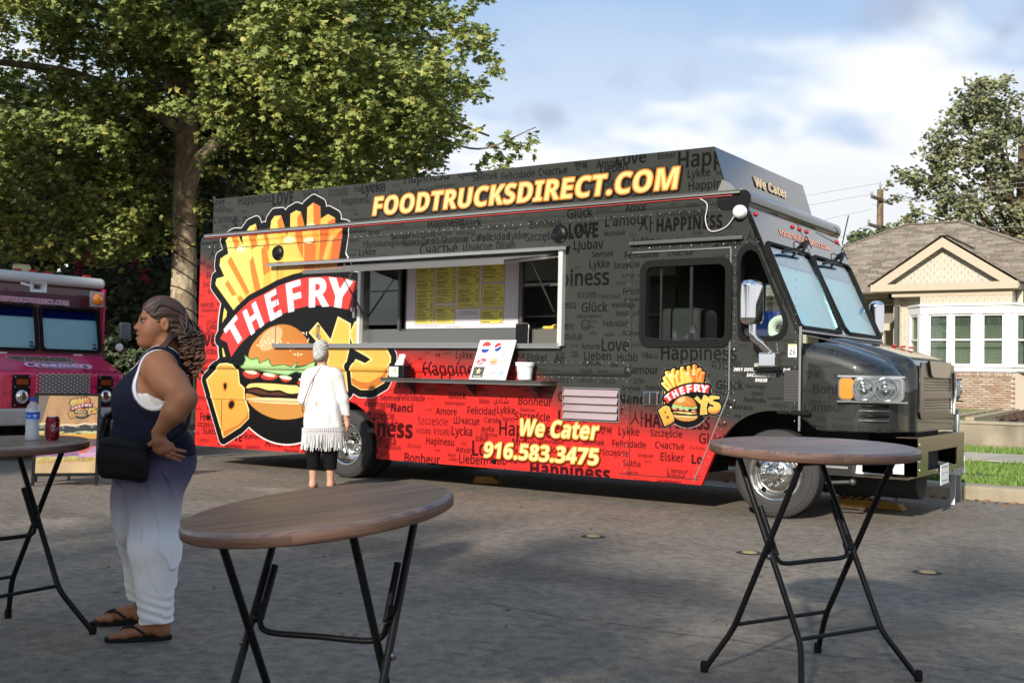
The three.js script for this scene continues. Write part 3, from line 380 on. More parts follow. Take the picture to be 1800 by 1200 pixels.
// tapered limb along points [x, y, z, r]
function limb(pts, n = 12, seg = 8, rough = 0.12, seed = 1) {
  const cv = new THREE.CatmullRomCurve3(pts.map((p) => V(p[0], p[1], p[2]))), N = (pts.length - 1) * seg, fr = cv.computeFrenetFrames(N), v = [], uv = [], id = []; let len = 0, prev = null;
  for (let i = 0; i <= N; i++) { const t = i / N, p = cv.getPoint(t), f = t * (pts.length - 1), a = Math.min(pts.length - 2, Math.floor(f)), R = mix(pts[a][3], pts[a + 1][3], f - a); if (prev) len += p.distanceTo(prev); prev = p; for (let k = 0; k <= n; k++) { const an = k / n * 6.2832, rad = R * (1 + rough * (fbm(Math.cos(an) * 1.5 + 5, Math.sin(an) * 1.5 + 5, len * 1.2 + seed, 3) - 0.5) * 2); const d = fr.normals[i].clone().multiplyScalar(Math.cos(an) * rad).addScaledVector(fr.binormals[i], Math.sin(an) * rad); v.push(p.x + d.x, p.y + d.y, p.z + d.z); uv.push(k / n * 1.6, len * 0.5); } }
  for (let i = 0; i < N; i++) for (let k = 0; k < n; k++) { const a = i * (n + 1) + k, b = a + n + 1; id.push(a, b, a + 1, b, b + 1, a + 1); }
  const g = new THREE.BufferGeometry(); g.setAttribute('position', new THREE.Float32BufferAttribute(v, 3)); g.setAttribute('uv', new THREE.Float32BufferAttribute(uv, 2)); g.setIndex(id); g.computeVertexNormals(); return g;
}
const inEll = (c, R) => (x, y, z) => 1 - ((x - c[0]) / R[0]) ** 2 - ((y - c[1]) / R[1]) ** 2 - ((z - c[2]) / R[2]) ** 2;
{ // the big sycamore behind the truck
  const T = thing('sycamore_tree', 'large sycamore with pale mottled trunk and broad lobed leaves rising behind the food truck', 'tree', [-7.13, 0, -23.75]);
  mesh('trunk', [limb([[0.05, 0, 0, 0.44], [0, 0.5, 0, 0.34], [0.02, 1.8, 0, 0.29], [0.02, 3.5, 0, 0.26], [-0.02, 5.2, 0, 0.235], [0.0, 6.2, 0.02, 0.235], [0.0, 7.5, 0.05, 0.205], [-0.05, 9, 0, 0.18], [0.1, 11.5, 0.2, 0.12]], 20, 10, 0.14, 2)], barkMat, T);
  const L = (p, n = 9) => mesh('limb', limb(p, n, 7, 0.12, p[1][0]), barkMat, T);
  L([[0.05, 5.1, 0.1, 0.17], [0.35, 5.8, 0.25, 0.16], [0.85, 6.3, 0.3, 0.13], [1.6, 6.55, 0.5, 0.11], [3.2, 6.7, 1.0, 0.08], [5.2, 6.6, 1.8, 0.045], [6.6, 6.0, 2.4, 0.02]]);
  L([[0, 7.2, 0.1, 0.16], [-0.7, 8.0, 0.7, 0.13], [-1.4, 8.6, 1.2, 0.11], [-2.3, 9.2, 1.8, 0.08]]);
  L([[0, 6.4, 0, 0.14], [-0.8, 6.9, 0.9, 0.11], [-1.9, 7.3, 1.5, 0.09], [-4.4, 7.4, 2.2, 0.05]]);
  L([[0, 7.0, 0, 0.16], [1.2, 8.0, -0.4, 0.12], [3.0, 8.8, -0.6, 0.09], [5.2, 9.0, -0.2, 0.05], [6.4, 8.4, 0.2, 0.02]]); L([[3.0, 8.8, -0.6, 0.07], [4.2, 8.0, 0.2, 0.05], [5.6, 7.4, 0.8, 0.03], [6.6, 7.3, 1.2, 0.015]], 6);
  L([[0, 5.6, 0, 0.12], [-1.0, 5.7, -0.8, 0.09], [-3.2, 5.2, -1.2, 0.05]]); L([[0, 8.5, 0, 0.15], [0.6, 10, 1, 0.1], [1.6, 11.8, 1.8, 0.04]]);
  const parts = [inEll([-0.3, 8.8, 1.4], [5.0, 3.4, 5.2]), inEll([3.4, 7.4, 2.6], [3.3, 2.7, 3.2]), inEll([-4.4, 6.9, 2.0], [3.6, 2.9, 3.6]), inEll([5.3, 8.9, 0.8], [1.9, 1.9, 1.9]), inEll([5.6, 6.6, 2.6], [1.5, 1.3, 1.5]), inEll([2.5, 5.6, 1.6], [2.0, 0.85, 1.7]), inEll([-2.6, 4.8, 0.4], [3.4, 1.3, 1.8])];
  const vol = (x, y, z) => { let d = -1; for (const p of parts) d = Math.max(d, p(x, y, z)); if (d <= 0) return 0; const c = fbm(x * 0.62 + 4, y * 0.75, z * 0.62, 3) - 0.48; if (c < 0) return 0; if (Math.abs(x - 0.05) < 0.62 && z > 0 && y < 7.6 && fbm(x * 2, y * 1.3, z, 2) > 0.36) return 0; return sstep(0, 0.05, c) * sstep(0, 0.12, d); };
  leafCrown({ tree: T, seed: 21, lo: [-8.5, 3.4, -3.6], hi: [7.6, 12.3, 6.4], vol, twigs: 11500, per: 14, leaf: palmateLeaf(0.125), twigLen: 0.6, up: 0.75,
    colour: (r, t) => { const y = r() * 0.6 + t * 0.4, k = 0.75 + 0.5 * r(); return [mix(0.15, 0.47, y * y) * k, mix(0.17, 0.39, y) * k, mix(0.026, 0.085, y) * k]; }, single: 300, singleTest: (x, y, z) => z > 3.4 && y < 8.6 });
  // a drooping spray reaching out over the truck roof
  L([[5.2, 6.2, 2.2, 0.03], [6.4, 5.7, 2.6, 0.02], [7.5, 6.1, 2.8, 0.01]], 5);
  leafCrown({ tree: T, seed: 22, lo: [6.0, 5.0, 1.8], hi: [7.9, 6.5, 3.4], vol: (x, y, z) => Math.max(inEll([6.7, 5.55, 2.6], [0.42, 0.38, 0.5])(x, y, z), inEll([7.2, 5.95, 2.7], [0.45, 0.26, 0.4])(x, y, z)) > 0 ? 0.5 : 0, twigs: 16, per: 9, leaf: palmateLeaf(0.14), twigLen: 0.45, colour: (r, t) => { const k = 0.8 + 0.5 * r(); return [0.13 * k, 0.16 * k, 0.025 * k]; } });
  // second trunk just behind
  const T2 = thing('sycamore_tree', 'leaning slimmer trunk standing close behind the big sycamore trunk', 'tree', [-6.9, 0, -25.4]);
  mesh('trunk', limb([[0, 0, 0, 0.34], [0.05, 2, 0, 0.27], [0.1, 3.6, 0, 0.24], [0.5, 6, -0.2, 0.2], [1.4, 9, -0.6, 0.12]], 14, 8, 0.12, 6), barkMat, T2);
  leafCrown({ tree: T2, seed: 23, lo: [-4, 3.6, -5], hi: [6, 11.5, 2], vol: (x, y, z) => { const d = inEll([0.8, 7.4, -1.6], [4.6, 3.8, 3.2])(x, y, z); return d > 0 && fbm(x * 0.6, y * 0.7, z * 0.6 + 8, 3) > 0.47 ? 0.8 : 0; }, twigs: 1900, per: 12, leaf: palmateLeaf(0.14), twigLen: 0.6, colour: (r, t) => { const y = r(), k = 0.7 + 0.5 * r(); return [mix(0.05, 0.13, y) * k, mix(0.085, 0.16, y) * k, mix(0.014, 0.03, y) * k]; } });
  // cable wound round the trunk
  const pts = []; for (let i = 0; i <= 200; i++) { const t = i / 200, a = t * 6.2832 * 6.2, y = 2.05 + t * 2.5 + 0.12 * Math.sin(a * 0.9 + 1), R = 0.302 - 0.02 * t * 2; pts.push([Math.cos(a) * R, y, Math.sin(a) * R]); }
  const cable = thing('light_string', 'thin dark cable wound in loops round the sycamore trunk', 'cable', [-7.11, 0, -23.75]); mesh('wire', tube(pts, 0.011, 400, 5), M.blackRubber, cable);
}
function simpleTree(name, label, pos, H, seed, parts, opts) {
  const T = thing(name, label, 'tree', pos, 0, opts.group), r = rngOf(seed);
  mesh('trunk', limb([[0, 0, 0, opts.tr * 1.3], [0.1, H * 0.15, 0, opts.tr], [-0.1, H * 0.4, 0.1, opts.tr * 0.75], [0.1, H * 0.7, 0, opts.tr * 0.4], [0, H * 0.9, 0, opts.tr * 0.12]], 12, 7, 0.1, seed), opts.bark || darkBark, T);
  for (const [c, R] of parts) mesh('limb', limb([[0, Math.min(H * 0.45, c[1] * 0.55), 0, opts.tr * 0.42], [c[0] * 0.4, mix(H * 0.4, c[1], 0.55), c[2] * 0.4, opts.tr * 0.26], [c[0] * 0.8, c[1] - R[1] * 0.1, c[2] * 0.8, opts.tr * 0.12], [c[0] * 1.05, c[1] + R[1] * 0.4, c[2], opts.tr * 0.04]], 7, 6, 0.1, seed), opts.bark || darkBark, T);
  const es = parts.map(([c, R]) => inEll(c, R)), lo = [0, 1, 2].map((i) => Math.min(...parts.map(([c, R]) => c[i] - R[i]))), hi = [0, 1, 2].map((i) => Math.max(...parts.map(([c, R]) => c[i] + R[i])));
  const f = opts.freq || 0.7, th = opts.th || 0.46;
  leafCrown({ tree: T, seed, lo, hi, vol: (x, y, z) => { let d = -1; for (const e of es) d = Math.max(d, e(x, y, z)); if (d <= 0) return 0; return fbm(x * f + seed, y * f * 1.2, z * f, 3) > th ? sstep(0, 0.2, d) : 0; }, twigs: opts.twigs, per: opts.per || 12, leaf: opts.leaf, twigLen: opts.twigLen || 0.6, colour: opts.colour, twigShow: opts.twigShow ?? 0.2 });
  return T;
}
const oakCol = (a, b) => (r, t) => { const y = r() * 0.6 + t * 0.4, k = 0.7 + 0.6 * r(); return [mix(a[0], b[0], y) * k, mix(a[1], b[1], y) * k, mix(a[2], b[2], y) * k]; };
// oak beyond the house
simpleTree('oak_tree', 'tall open oak with dusty green crown standing behind the house', [21.6, 0, -47], 14.6, 31, [[[-1.3, 13.1, 0], [1.9, 1.5, 1.9]], [[-2.5, 11.5, 0.6], [1.9, 1.25, 1.9]], [[-0.6, 11.2, 0], [2.0, 1.6, 2.2]], [[-5.0, 10.0, 0.2], [0.95, 0.85, 1.1]], [[-3.4, 10.1, 0], [1.3, 0.9, 1.6]], [[-2.3, 9.0, 0.5], [2.2, 1.2, 2.0]], [[-4.0, 8.4, 0], [1.3, 0.8, 1.4]], [[0.4, 8.3, 0.5], [2.2, 1.7, 2]], [[2.4, 12.0, 0], [2.6, 2.6, 2.4]], [[2.5, 8.2, 0], [2.6, 2.4, 2.2]], [[-1.0, 7.0, 0.3], [1.8, 1.0, 1.6]]], { tr: 0.42, twigs: 1900, per: 15, leaf: ovalLeaf(0.165, 0.55), twigLen: 0.75, freq: 1.15, th: 0.51, colour: oakCol([0.10, 0.12, 0.045], [0.28, 0.28, 0.13]) });
simpleTree('small_tree', 'small treetop showing over the left end of the house roof', [14.4, 0, -44], 7.4, 37, [[[0.3, 6.9, 0], [1.3, 0.9, 1.2]], [[-0.4, 5.8, 0], [1.6, 1.2, 1.4]]], { tr: 0.16, twigs: 240, per: 12, leaf: ovalLeaf(0.2, 0.6), twigLen: 0.6, freq: 1.2, th: 0.48, colour: oakCol([0.05, 0.075, 0.02], [0.12, 0.14, 0.04]) });
// dark garden trees and flowering shrubs behind the pink truck
const shadeCol = oakCol([0.040, 0.060, 0.018], [0.105, 0.135, 0.038]);
for (const [x, z, seed, where] of [[-13.5, -29, 51, 'dark leafy tree at the far left behind the pink truck'], [-9.6, -33, 52, 'dark leafy tree behind the flowering shrub'], [-17.5, -30, 53, 'dark leafy tree outside left of the pink truck']])
  simpleTree('garden_tree', where, [x, 0, z], 9, seed, [[[0, 6.4, 0], [3.2, 3.0, 2.8]], [[1.2, 4.0, 1.0], [2.6, 1.8, 2]], [[-1.4, 3.6, 0.8], [2.4, 1.7, 2]]], { tr: 0.25, twigs: 1500, per: 11, leaf: ovalLeaf(0.24, 0.6), twigLen: 0.7, freq: 0.8, th: 0.44, colour: shadeCol, twigShow: 0.08, group: 'dark trees behind the pink truck' });
const flowerMat = std([0.60, 0.06, 0.20], 0.8, 0, { side: THREE.DoubleSide });
for (const [x, z, seed, hgt, where] of [[-9.2, -26.2, 61, 4.4, 'tall crepe myrtle with pink blossom between pink truck and sycamore'], [-11.8, -25.6, 62, 4.0, 'crepe myrtle with pink blossom behind the pink truck roof']]) {
  const T = thing('flowering_shrub', where, 'shrub', [x, 0, z]), r = rngOf(seed);
  for (let i = 0; i < 5; i++) { const a = i * 1.3 + seed; mesh('stem', limb([[Math.cos(a) * 0.1, 0, Math.sin(a) * 0.1, 0.06], [Math.cos(a) * 0.4, hgt * 0.35, Math.sin(a) * 0.4, 0.045], [Math.cos(a) * 1.0, hgt * 0.75, Math.sin(a) * 0.8, 0.02]], 7, 6, 0.1, i), darkBark, T); }
  const e = [inEll([0, hgt * 0.62, 0.2], [1.7, hgt * 0.36, 1.3]), inEll([0.4, hgt * 0.3, 0.6], [1.5, hgt * 0.28, 1.0])];
  leafCrown({ tree: T, seed, lo: [-1.9, 0.3, -1.2], hi: [2.0, hgt, 1.7], vol: (X, Y, Z) => Math.max(e[0](X, Y, Z), e[1](X, Y, Z)) > 0 && fbm(X * 1.1 + seed, Y * 1.1, Z, 3) > 0.42 ? 0.9 : 0, twigs: 900, per: 12, leaf: ovalLeaf(0.11, 0.6), twigLen: 0.45, colour: oakCol([0.034, 0.056, 0.020], [0.095, 0.125, 0.042]), twigShow: 0.1 });
  for (let i = 0; i < 13; i++) { const a = r() * 6.28, y = hgt * (0.42 + 0.5 * r()), R = 1.25 * Math.sqrt(Math.max(0.1, 1 - ((y - hgt * 0.62) / (hgt * 0.38)) ** 2)), cx = Math.cos(a) * R, cz = 0.2 + Math.abs(Math.sin(a)) * R * 0.9, fl = []; for (let k = 0; k < 46; k++) fl.push(new THREE.CircleGeometry(0.028 + r() * 0.02, 5).rotateX(r() * 3).rotateY(r() * 6).translate(cx + (r() - 0.5) * 0.24, y + (r() - 0.5) * 0.32, cz + (r() - 0.5) * 0.22)); mesh('blossom', fl, flowerMat, T); }
}
{ // garage behind the trees
  const G = inStreet('garage', 'low grey green board garage half hidden behind the sycamore trunk', 'garage', -19.5, 0.1, -9.2), wallM = [0.9, 1, 1.12].map((k) => std([0.20 * k, 0.205 * k, 0.17 * k], 0.85, 0, { map: concreteMap }));
  mesh('wall', box(11, 2.4, 5, 0, 1.2, -2.6), std([0.12, 0.12, 0.10], 0.9), G);
  for (let i = 0; i < 44; i++) mesh('plank', box(0.235, 2.4, 0.03, -5.38 + i * 0.25, 1.2, -0.075 + (i % 3) * 0.002), wallM[i % 3], G);
  mesh('eave', box(11.6, 0.14, 0.4, 0, 2.43, 0.12), std([0.14, 0.10, 0.07], 0.8), G);
  mesh('roof', prism([[0.4, 2.5], [-2.6, 3.75], [-5.6, 2.5], [-5.6, 2.4], [0.4, 2.4]].map(([z, y]) => [-z, y]), 11.6, -5.8).rotateY(Math.PI / 2), std([0.50, 0.50, 0.48], 0.8, 0, { map: concreteMap }), G);
}
// trees behind the viewer, on the sunward side, whose shade falls on the left of the street
const shadeLeaf = ovalLeaf(0.34, 0.75);
simpleTree('street_tree', 'broad street tree outside the frame shading the pink truck', [-15.2, 0, -2.5], 10.8, 71, [[[0, 7.2, 0], [3.9, 3.6, 3.9]], [[0.6, 5.0, 0.6], [3.4, 2.4, 3.2]]], { tr: 0.4, twigs: 2600, per: 10, leaf: shadeLeaf, twigLen: 0.9, freq: 0.6, th: 0.42, colour: oakCol([0.05, 0.08, 0.015], [0.12, 0.15, 0.03]), twigShow: 0 });
simpleTree('street_tree', 'open street tree outside the frame shading the woman and the bar tables', [-7.1, 0, 5.9], 8.0, 72, [[[-0.4, 5.6, 0], [3.4, 2.1, 3.0]], [[0.6, 4.9, 0.2], [3.0, 1.6, 2.6]]], { tr: 0.16, twigs: 300, per: 9, leaf: ovalLeaf(0.24, 0.7), twigLen: 0.9, freq: 0.7, th: 0.36, colour: oakCol([0.05, 0.08, 0.015], [0.12, 0.15, 0.03]), twigShow: 0 });
simpleTree('street_tree', 'thin street tree behind the viewer, its loose shade on the right bar table', [-2.0, 0, 7.6], 8.0, 73, [[[-0.4, 5.6, 0], [3.4, 2.1, 3.0]], [[0.6, 4.9, 0.2], [3.0, 1.6, 2.6]]], { tr: 0.16, twigs: 150, per: 9, leaf: ovalLeaf(0.24, 0.7), twigLen: 0.9, freq: 0.7, th: 0.36, colour: oakCol([0.05, 0.08, 0.015], [0.12, 0.15, 0.03]), twigShow: 0 });
{ // utility pole and wires beyond the house
  const P = thing('utility_pole', 'wooden utility pole with crossarms rising behind the house roof', 'utility pole', [15.85, 0, -47.6]), wood = std([0.33, 0.25, 0.165], 0.9, 0, { map: barkMap }), wd = std([0.10, 0.085, 0.07], 0.9), gr = std([0.25, 0.26, 0.27], 0.5);
  mesh('post', limb([[0, 0, 0, 0.17], [0, 4, 0, 0.16], [0.0, 7, 0, 0.15], [0, 9.75, 0, 0.13]], 12, 4, 0.04, 3), wood, P);
  const arm = (y, L) => { const g = mesh('crossarm', box(L, 0.12, 0.1, 0, 0, 0), wd, P); g.position.set(0.02, y, 0.16); g.rotation.y = 0.75; g.rotation.z = -0.06; return g; }; arm(9.28, 1.75); arm(8.05, 2.2);
  const ins = []; for (const [x, y, z] of [[-0.6, 9.4, 0.7], [0.62, 9.3, -0.4], [0, 9.86, 0], [-0.75, 8.2, 0.8], [0.85, 8.1, -0.5], [0.45, 8.1, -0.2]]) ins.push(lathe([[0.001, 0], [0.05, 0], [0.03, 0.06], [0.06, 0.10], [0.045, 0.18], [0.001, 0.2]], 10, x, y - 0.05, z)); mesh('insulator', ins, gr, P);
  mesh('top_pin', bar([0, 9.7, 0], [0, 10.1, 0], 0.025, 6), gr, P);
  const wire = (pts, lab) => { const W = thing('power_wire', lab, 'wire', [0, 0, 0]); mesh('wire', tube(pts, 0.009, 40, 5), std([0.28, 0.28, 0.28], 0.5), W); };
  wire([[15.85, 10.05, -47.6], [8, 9.5, -55], [-4, 9.4, -66]], 'power wire at the tip of the pole running left behind the truck'); wire([[15.3, 9.45, -47.0], [8, 8.9, -54], [-4, 8.9, -65]], 'power wire from the upper crossarm running left behind the truck'); wire([[15.3, 8.8, -47.0], [9, 8.0, -54], [-2, 8.0, -65]], 'lowest power wire running left from the pole');
  wire([[16.4, 9.35, -48], [22, 9.55, -41.5], [34, 10.6, -30]], 'power wire from the pole passing right across the oak crown'); wire([[15.3, 9.0, -47.0], [21, 9.05, -40.6], [34, 10.0, -29]], 'second power wire passing right in front of the oak crown'); wire([[16.6, 8.1, -48], [22, 7.6, -41], [34, 8.2, -29]], 'service wire passing right above the house roof'); wire([[15.1, 8.1, -46.9], [12.6, 6.9, -44], [10.4, 5.5, -41]], 'service drop wire slanting down left from the lower crossarm');
}
// ───────────────────────── printed vinyl of the food truck
const PPM = 206.87, WS0 = -8.6, WY1 = 3.76, wx = (s) => (s - WS0) * PPM, wy = (y) => (WY1 - y) * PPM;
const poly = (x, pts) => { x.beginPath(); for (let i = 0; i < pts.length; i += 2) i ? x.lineTo(pts[i], -pts[i + 1]) : x.moveTo(pts[0], -pts[1]); x.closePath(); };
const smoothPoly = (x, p) => { const n = p.length / 2, P = (i) => [p[2 * ((i + n) % n)], -p[2 * ((i + n) % n) + 1]]; x.beginPath(); for (let i = 0; i < n; i++) { const a = P(i), b = P(i + 1), m = [(a[0] + b[0]) / 2, (a[1] + b[1]) / 2]; if (!i) { const z = P(-1); x.moveTo((a[0] + z[0]) / 2, (a[1] + z[1]) / 2); } x.quadraticCurveTo(a[0], a[1], m[0], m[1]); } x.closePath(); };
// strokes for the scripts that the fonts lack, in a unit box (x right, y up)
const GLYPHS = {
  sa: [[[0.0, 0.05], [0.3, 0.5], [0.34, 0.95]], [[0.32, 0.6], [0.6, 0.08]], [[0.85, 1], [0.85, -0.1]], [[0.85, 0.5], [1.05, 0.5]]],
  hb: [[[0.1, 0.95], [0.5, 0.95]], [[0.02, 0.8], [0.6, 0.8]], [[0.3, 0.7], [0.12, 0.6], [0.3, 0.46], [0.48, 0.6], [0.3, 0.7]], [[0.68, 0.95], [0.68, 0.4]], [[0.82, 1], [0.82, 0.38]], [[0.68, 0.7], [0.82, 0.7]], [[0.5, 0.3], [0.28, 0.16], [0.5, 0.0], [0.72, 0.16], [0.5, 0.3]], [[1.15, 1], [1.15, 0.62], [1.75, 0.62], [1.75, 1]], [[1.15, 0.82], [1.75, 0.82]], [[1.45, 0.62], [1.45, 0.45]], [[1.05, 0.45], [1.85, 0.45]], [[1.12, 0.28], [1.75, 0.28], [1.75, 0]]],
  xf: [[[0.15, 0.88], [0.75, 0.88]], [[0.45, 1], [0.45, 0.7]], [[0.02, 0.7], [0.9, 0.7]], [[0.3, 0.62], [0.38, 0.5]], [[0.6, 0.62], [0.52, 0.5]], [[0.08, 0.46], [0.84, 0.46]], [[0.15, 0.25], [0.76, 0.25]], [[0.45, 0.46], [0.45, 0]], [[1.2, 1], [1.28, 0.88]], [[1.08, 0.76], [1.38, 0.76], [1.1, 0.4]], [[1.24, 0.6], [1.24, 0]], [[1.28, 0.55], [1.4, 0.42]], [[1.5, 0.95], [2, 0.95]], [[1.56, 0.82], [1.94, 0.82], [1.94, 0.62], [1.56, 0.62], [1.56, 0.82]], [[1.52, 0.5], [2, 0.5], [2, 0.02], [1.52, 0.02], [1.52, 0.5]], [[1.76, 0.5], [1.76, 0.02]], [[1.52, 0.26], [2, 0.26]]],
  ai: [[[0.2, 0.98], [0.8, 1]], [[0.2, 0.88], [0.28, 0.76]], [[0.5, 0.9], [0.5, 0.78]], [[0.82, 0.9], [0.7, 0.76]], [[0.05, 0.6], [0.05, 0.72], [0.95, 0.72], [0.95, 0.6]], [[0.3, 0.6], [0.34, 0.46], [0.66, 0.46]], [[0.5, 0.64], [0.56, 0.54]], [[0.15, 0.6], [0.1, 0.48]], [[0.4, 0.4], [0.1, 0.12]], [[0.3, 0.32], [0.75, 0.32], [0.35, 0.02], [0.05, -0.02]], [[0.35, 0.22], [0.95, -0.04]]],
  th: [[[0.12, 0.3], [0.22, 0.4], [0.3, 0.3], [0.2, 0.22], [0.12, 0.3], [0.06, 0.6], [0.2, 0.9], [0.45, 0.9], [0.52, 0.6], [0.52, 0]], [[0.75, 0.72], [0.92, 0.92], [1.06, 0.7], [1.06, 0.1], [0.94, 0.06], [0.96, 0.18]], [[1.25, 0.8], [1.38, 0.92], [1.48, 0.75], [1.48, 0]], [[1.7, 0.86], [1.76, 0.94], [1.8, 0.84], [1.76, 0.1], [1.86, 0.02], [1.9, 0.14], [2.14, 0.1], [2.14, 0.9]], [[2.36, 0.3], [2.5, 0.36], [2.46, 0.2], [2.36, 0.3], [2.34, 0.6], [2.5, 0.9], [2.72, 0.7], [2.74, 0], [2.76, 0.8], [2.86, 0.98]], [[2.4, -0.14], [2.5, -0.1], [2.5, -0.3]], [[3.0, 0.84], [3.08, 0.92], [3.1, 0.76], [3.02, 0.5], [3.06, 0.04], [3.34, 0.04], [3.36, 0.92]]],
  he: [[[0.02, 0], [0.5, 0], [0.5, 0.62], [0.36, 0.8], [0.05, 0.8]], [[0.72, 0], [0.72, 0.48]], [[0.66, 0.8], [1.16, 0.8], [1.16, 0]], [[1.36, 0.78], [1.48, 0.8], [1.48, 0]], [[1.7, 0.8], [2.24, 0]], [[2.22, 0.8], [2.18, 0.46], [1.96, 0.38]], [[1.7, 0], [1.72, 0.3], [1.86, 0.5]]],
  fa: [[[0, 0.28], [0.12, 0], [0.42, 0.02], [0.4, 0.3], [0.3, 0.42], [0.42, 0.52]], [[0.72, 0.5], [0.86, 0.2], [0.66, 0.14]], [[1.08, 0.9], [1.08, 0.14], [1.5, 0.12], [1.56, 0.34]], [[1.5, 0.12], [1.76, 0.14], [1.78, 0.34]], [[1.76, 0.14], [2.0, 0.14], [2.0, 0.4]], [[1.62, 0.62], [1.66, 0.6]], [[1.78, 0.62], [1.82, 0.6]], [[1.7, 0.78], [1.74, 0.76]]],
  hi: [[[0, 0.85], [1.5, 0.85]], [[0.5, 0.85], [0.5, 0]], [[0.12, 0.85], [0.14, 0.5], [0.5, 0.5]], [[0.3, 0.5], [0.1, 0.16], [0.3, 0.02]], [[0.5, -0.05], [0.36, -0.22], [0.56, -0.3]], [[1.36, 0.85], [1.36, 0]], [[0.74, 0.74], [0.94, 0.6], [0.74, 0.4], [0.96, 0.28]], [[1.36, 0.5], [1.1, 0.6], [1.0, 0.36], [1.36, 0.3]]],
};
const GW = { sa: 1.1, hb: 1.9, xf: 2, ai: 1, th: 3.4, he: 2.25, fa: 2, hi: 1.5 };
function glyph(x, k, X, Y, h, col) { x.save(); x.strokeStyle = col; x.lineWidth = h * 0.10; x.lineCap = 'round'; x.lineJoin = 'round'; for (const s of GLYPHS[k]) { x.beginPath(); s.forEach(([a, b], i) => (i ? x.lineTo(X + a * h, Y - b * h) : x.moveTo(X + a * h, Y - b * h))); x.stroke(); } x.restore(); }
const FRY = { // printed emblem, centimetres from its middle
  base: [-143,65,-142,74,-126,77,-136,92,-135,102,-115,109,-124,125,-118,131,-111,133,-97,132,-90,120,-90,135,-81,144,-69,147,-62,125,-61,135,-53,138,-42,134,-39,149,-33,155,-20,155,-13,139,-2,127,-3,156,8,160,17,157,25,136,28,138,28,162,39,168,52,162,53,146,66,151,79,145,79,134,97,131,90,90,85,70,19,72,-15,66,-51,51,-81,36,-100,25],
  light: [[-144,68,-139,75,-125,76,-113,57,-81,36,-100,26],[-136,92,-128,105,-115,109,-120,97,-81,46,-81,37,-122,76],[-124,125,-118,131,-111,132,-105,113,-76,56,-80,51,-118,106],[-90,135,-81,144,-69,146,-77,131,-73,112,-66,74,-81,89,-87,117],[-61,135,-53,138,-42,134,-48,130,-41,107,-59,107],[-103,112,-94,117,-82,114,-78,101,-68,65,-71,53,-80,56],[-71,111,-58,120,-45,118,-53,110,-47,75,-47,53,-53,52],[-39,149,-33,155,-21,155,-27,147,-24,131,-16,125,-18,114,-20,69,-31,63,-37,106],[-3,156,8,160,17,157,10,150,12,122,-2,123],[28,162,39,168,41,138,29,137],[54,145,66,151,79,145,66,141,67,120,60,91,55,91],[75,125,97,131,79,117,69,91,62,90],[-12,118,-4,124,8,125,12,121,23,90,20,74,-8,73],[17,129,28,140,42,140,44,120,28,116,28,73,23,90]],
  dark: [[-124,66,-118,71,-100,51,-108,49],[-120,97,-113,104,-74,54,-80,49],[-112,133,-100,132,-96,115,-105,112],[-77,131,-68,145,-61,116,-72,111],[-48,130,-41,133,-37,112,-41,107],[-53,110,-45,118,-34,81,-47,75],[-75,95,-69,102,-50,52,-61,49,-72,80],[-27,147,-20,155,-13,136,-24,130],[10,150,17,157,25,136,27,92,14,116],[39,168,52,162,52,133,41,137],[66,141,79,145,79,134,67,131],[79,117,97,130,90,90,75,89],[28,117,48,120,50,72,29,73],[57,130,74,131,61,90,52,72,55,91],[-98,45,-92,50,-79,40,-89,35]],
  banner: [-131,-10,-116,10,-94,28,-72,42,-45,51,-20,60,10,67,35,70,72,70,100,67,121,63,126,57,116,45,118,25,87,30,57,33,36,32,16,29,-7,23,-27,17,-48,7,-70,-4,-90,-18,-107,-35,-116,-15],
  bun: [-75,-35,-71,-22,-60,-10,-42,3,-25,9,-7,11,11,8,28,0,41,-12,51,-25,55,-37,47,-45,13,-48,-31,-47,-65,-44], lettuce: [-85,-48,-77,-44,-80,-32,-66,-38,-55,-36,-47,-43,-34,-37,-22,-46,0,-44,13,-47,24,-40,21,-48,40,-45,55,-39,57,-49,47,-54,34,-56,19,-53,4,-58,-22,-56,-54,-52,-79,-52],
  tom: [[-85,-53,-70,-50,-47,-54,-48,-62,-67,-66,-82,-62],[-50,-58,-35,-54,-11,-56,-12,-62,-26,-67,-46,-65],[-13,-62,0,-58,13,-60,11,-67,-4,-69],[17,-68,30,-60,55,-55,56,-69,33,-75]], cheese: [-77,-75,-69,-68,-22,-68,14,-70,56,-69,58,-78,27,-82,5,-84,-10,-78,-30,-81,-55,-75,-75,-79], patty: [-75,-79,-55,-74,-30,-81,-10,-78,8,-84,29,-81,58,-77,58,-84,14,-86,-39,-86,-73,-82], bunB: [-79,-87,-75,-81,-43,-88,-7,-90,36,-89,61,-82,63,-93,53,-105,32,-114,2,-118,-24,-117,-51,-109,-70,-98],
  B: [-156,-67,-126,-45,-112,-44,-100,-46,-92,-54,-89,-71,-79,-77,-79,-87,-69,-106,-69,-117,-85,-129,-118,-145], Bs: [-118,-137,-90,-127,-74,-116,-69,-107,-69,-117,-85,-129,-118,-145], holes: [[-123,-72,-117,-69,-113,-72,-114,-79,-119,-82],[-112,-98,-102,-92,-96,-97,-98,-104,-107,-108]],
  Y: [42,-2,56,10,80,-13,92,17,113,8,112,-22,106,-44,111,-76,73,-80,77,-30], S: [113,-4,121,10,134,15,173,11,174,1,144,-2,135,-12,172,-20,181,-33,180,-49,171,-64,152,-73,133,-73,119,-67,116,-50,124,-37,140,-42,151,-36,141,-31,121,-23], Ss: [117,-59,131,-64,146,-65,167,-56,182,-43,171,-64,152,-73,133,-73,119,-67],
};
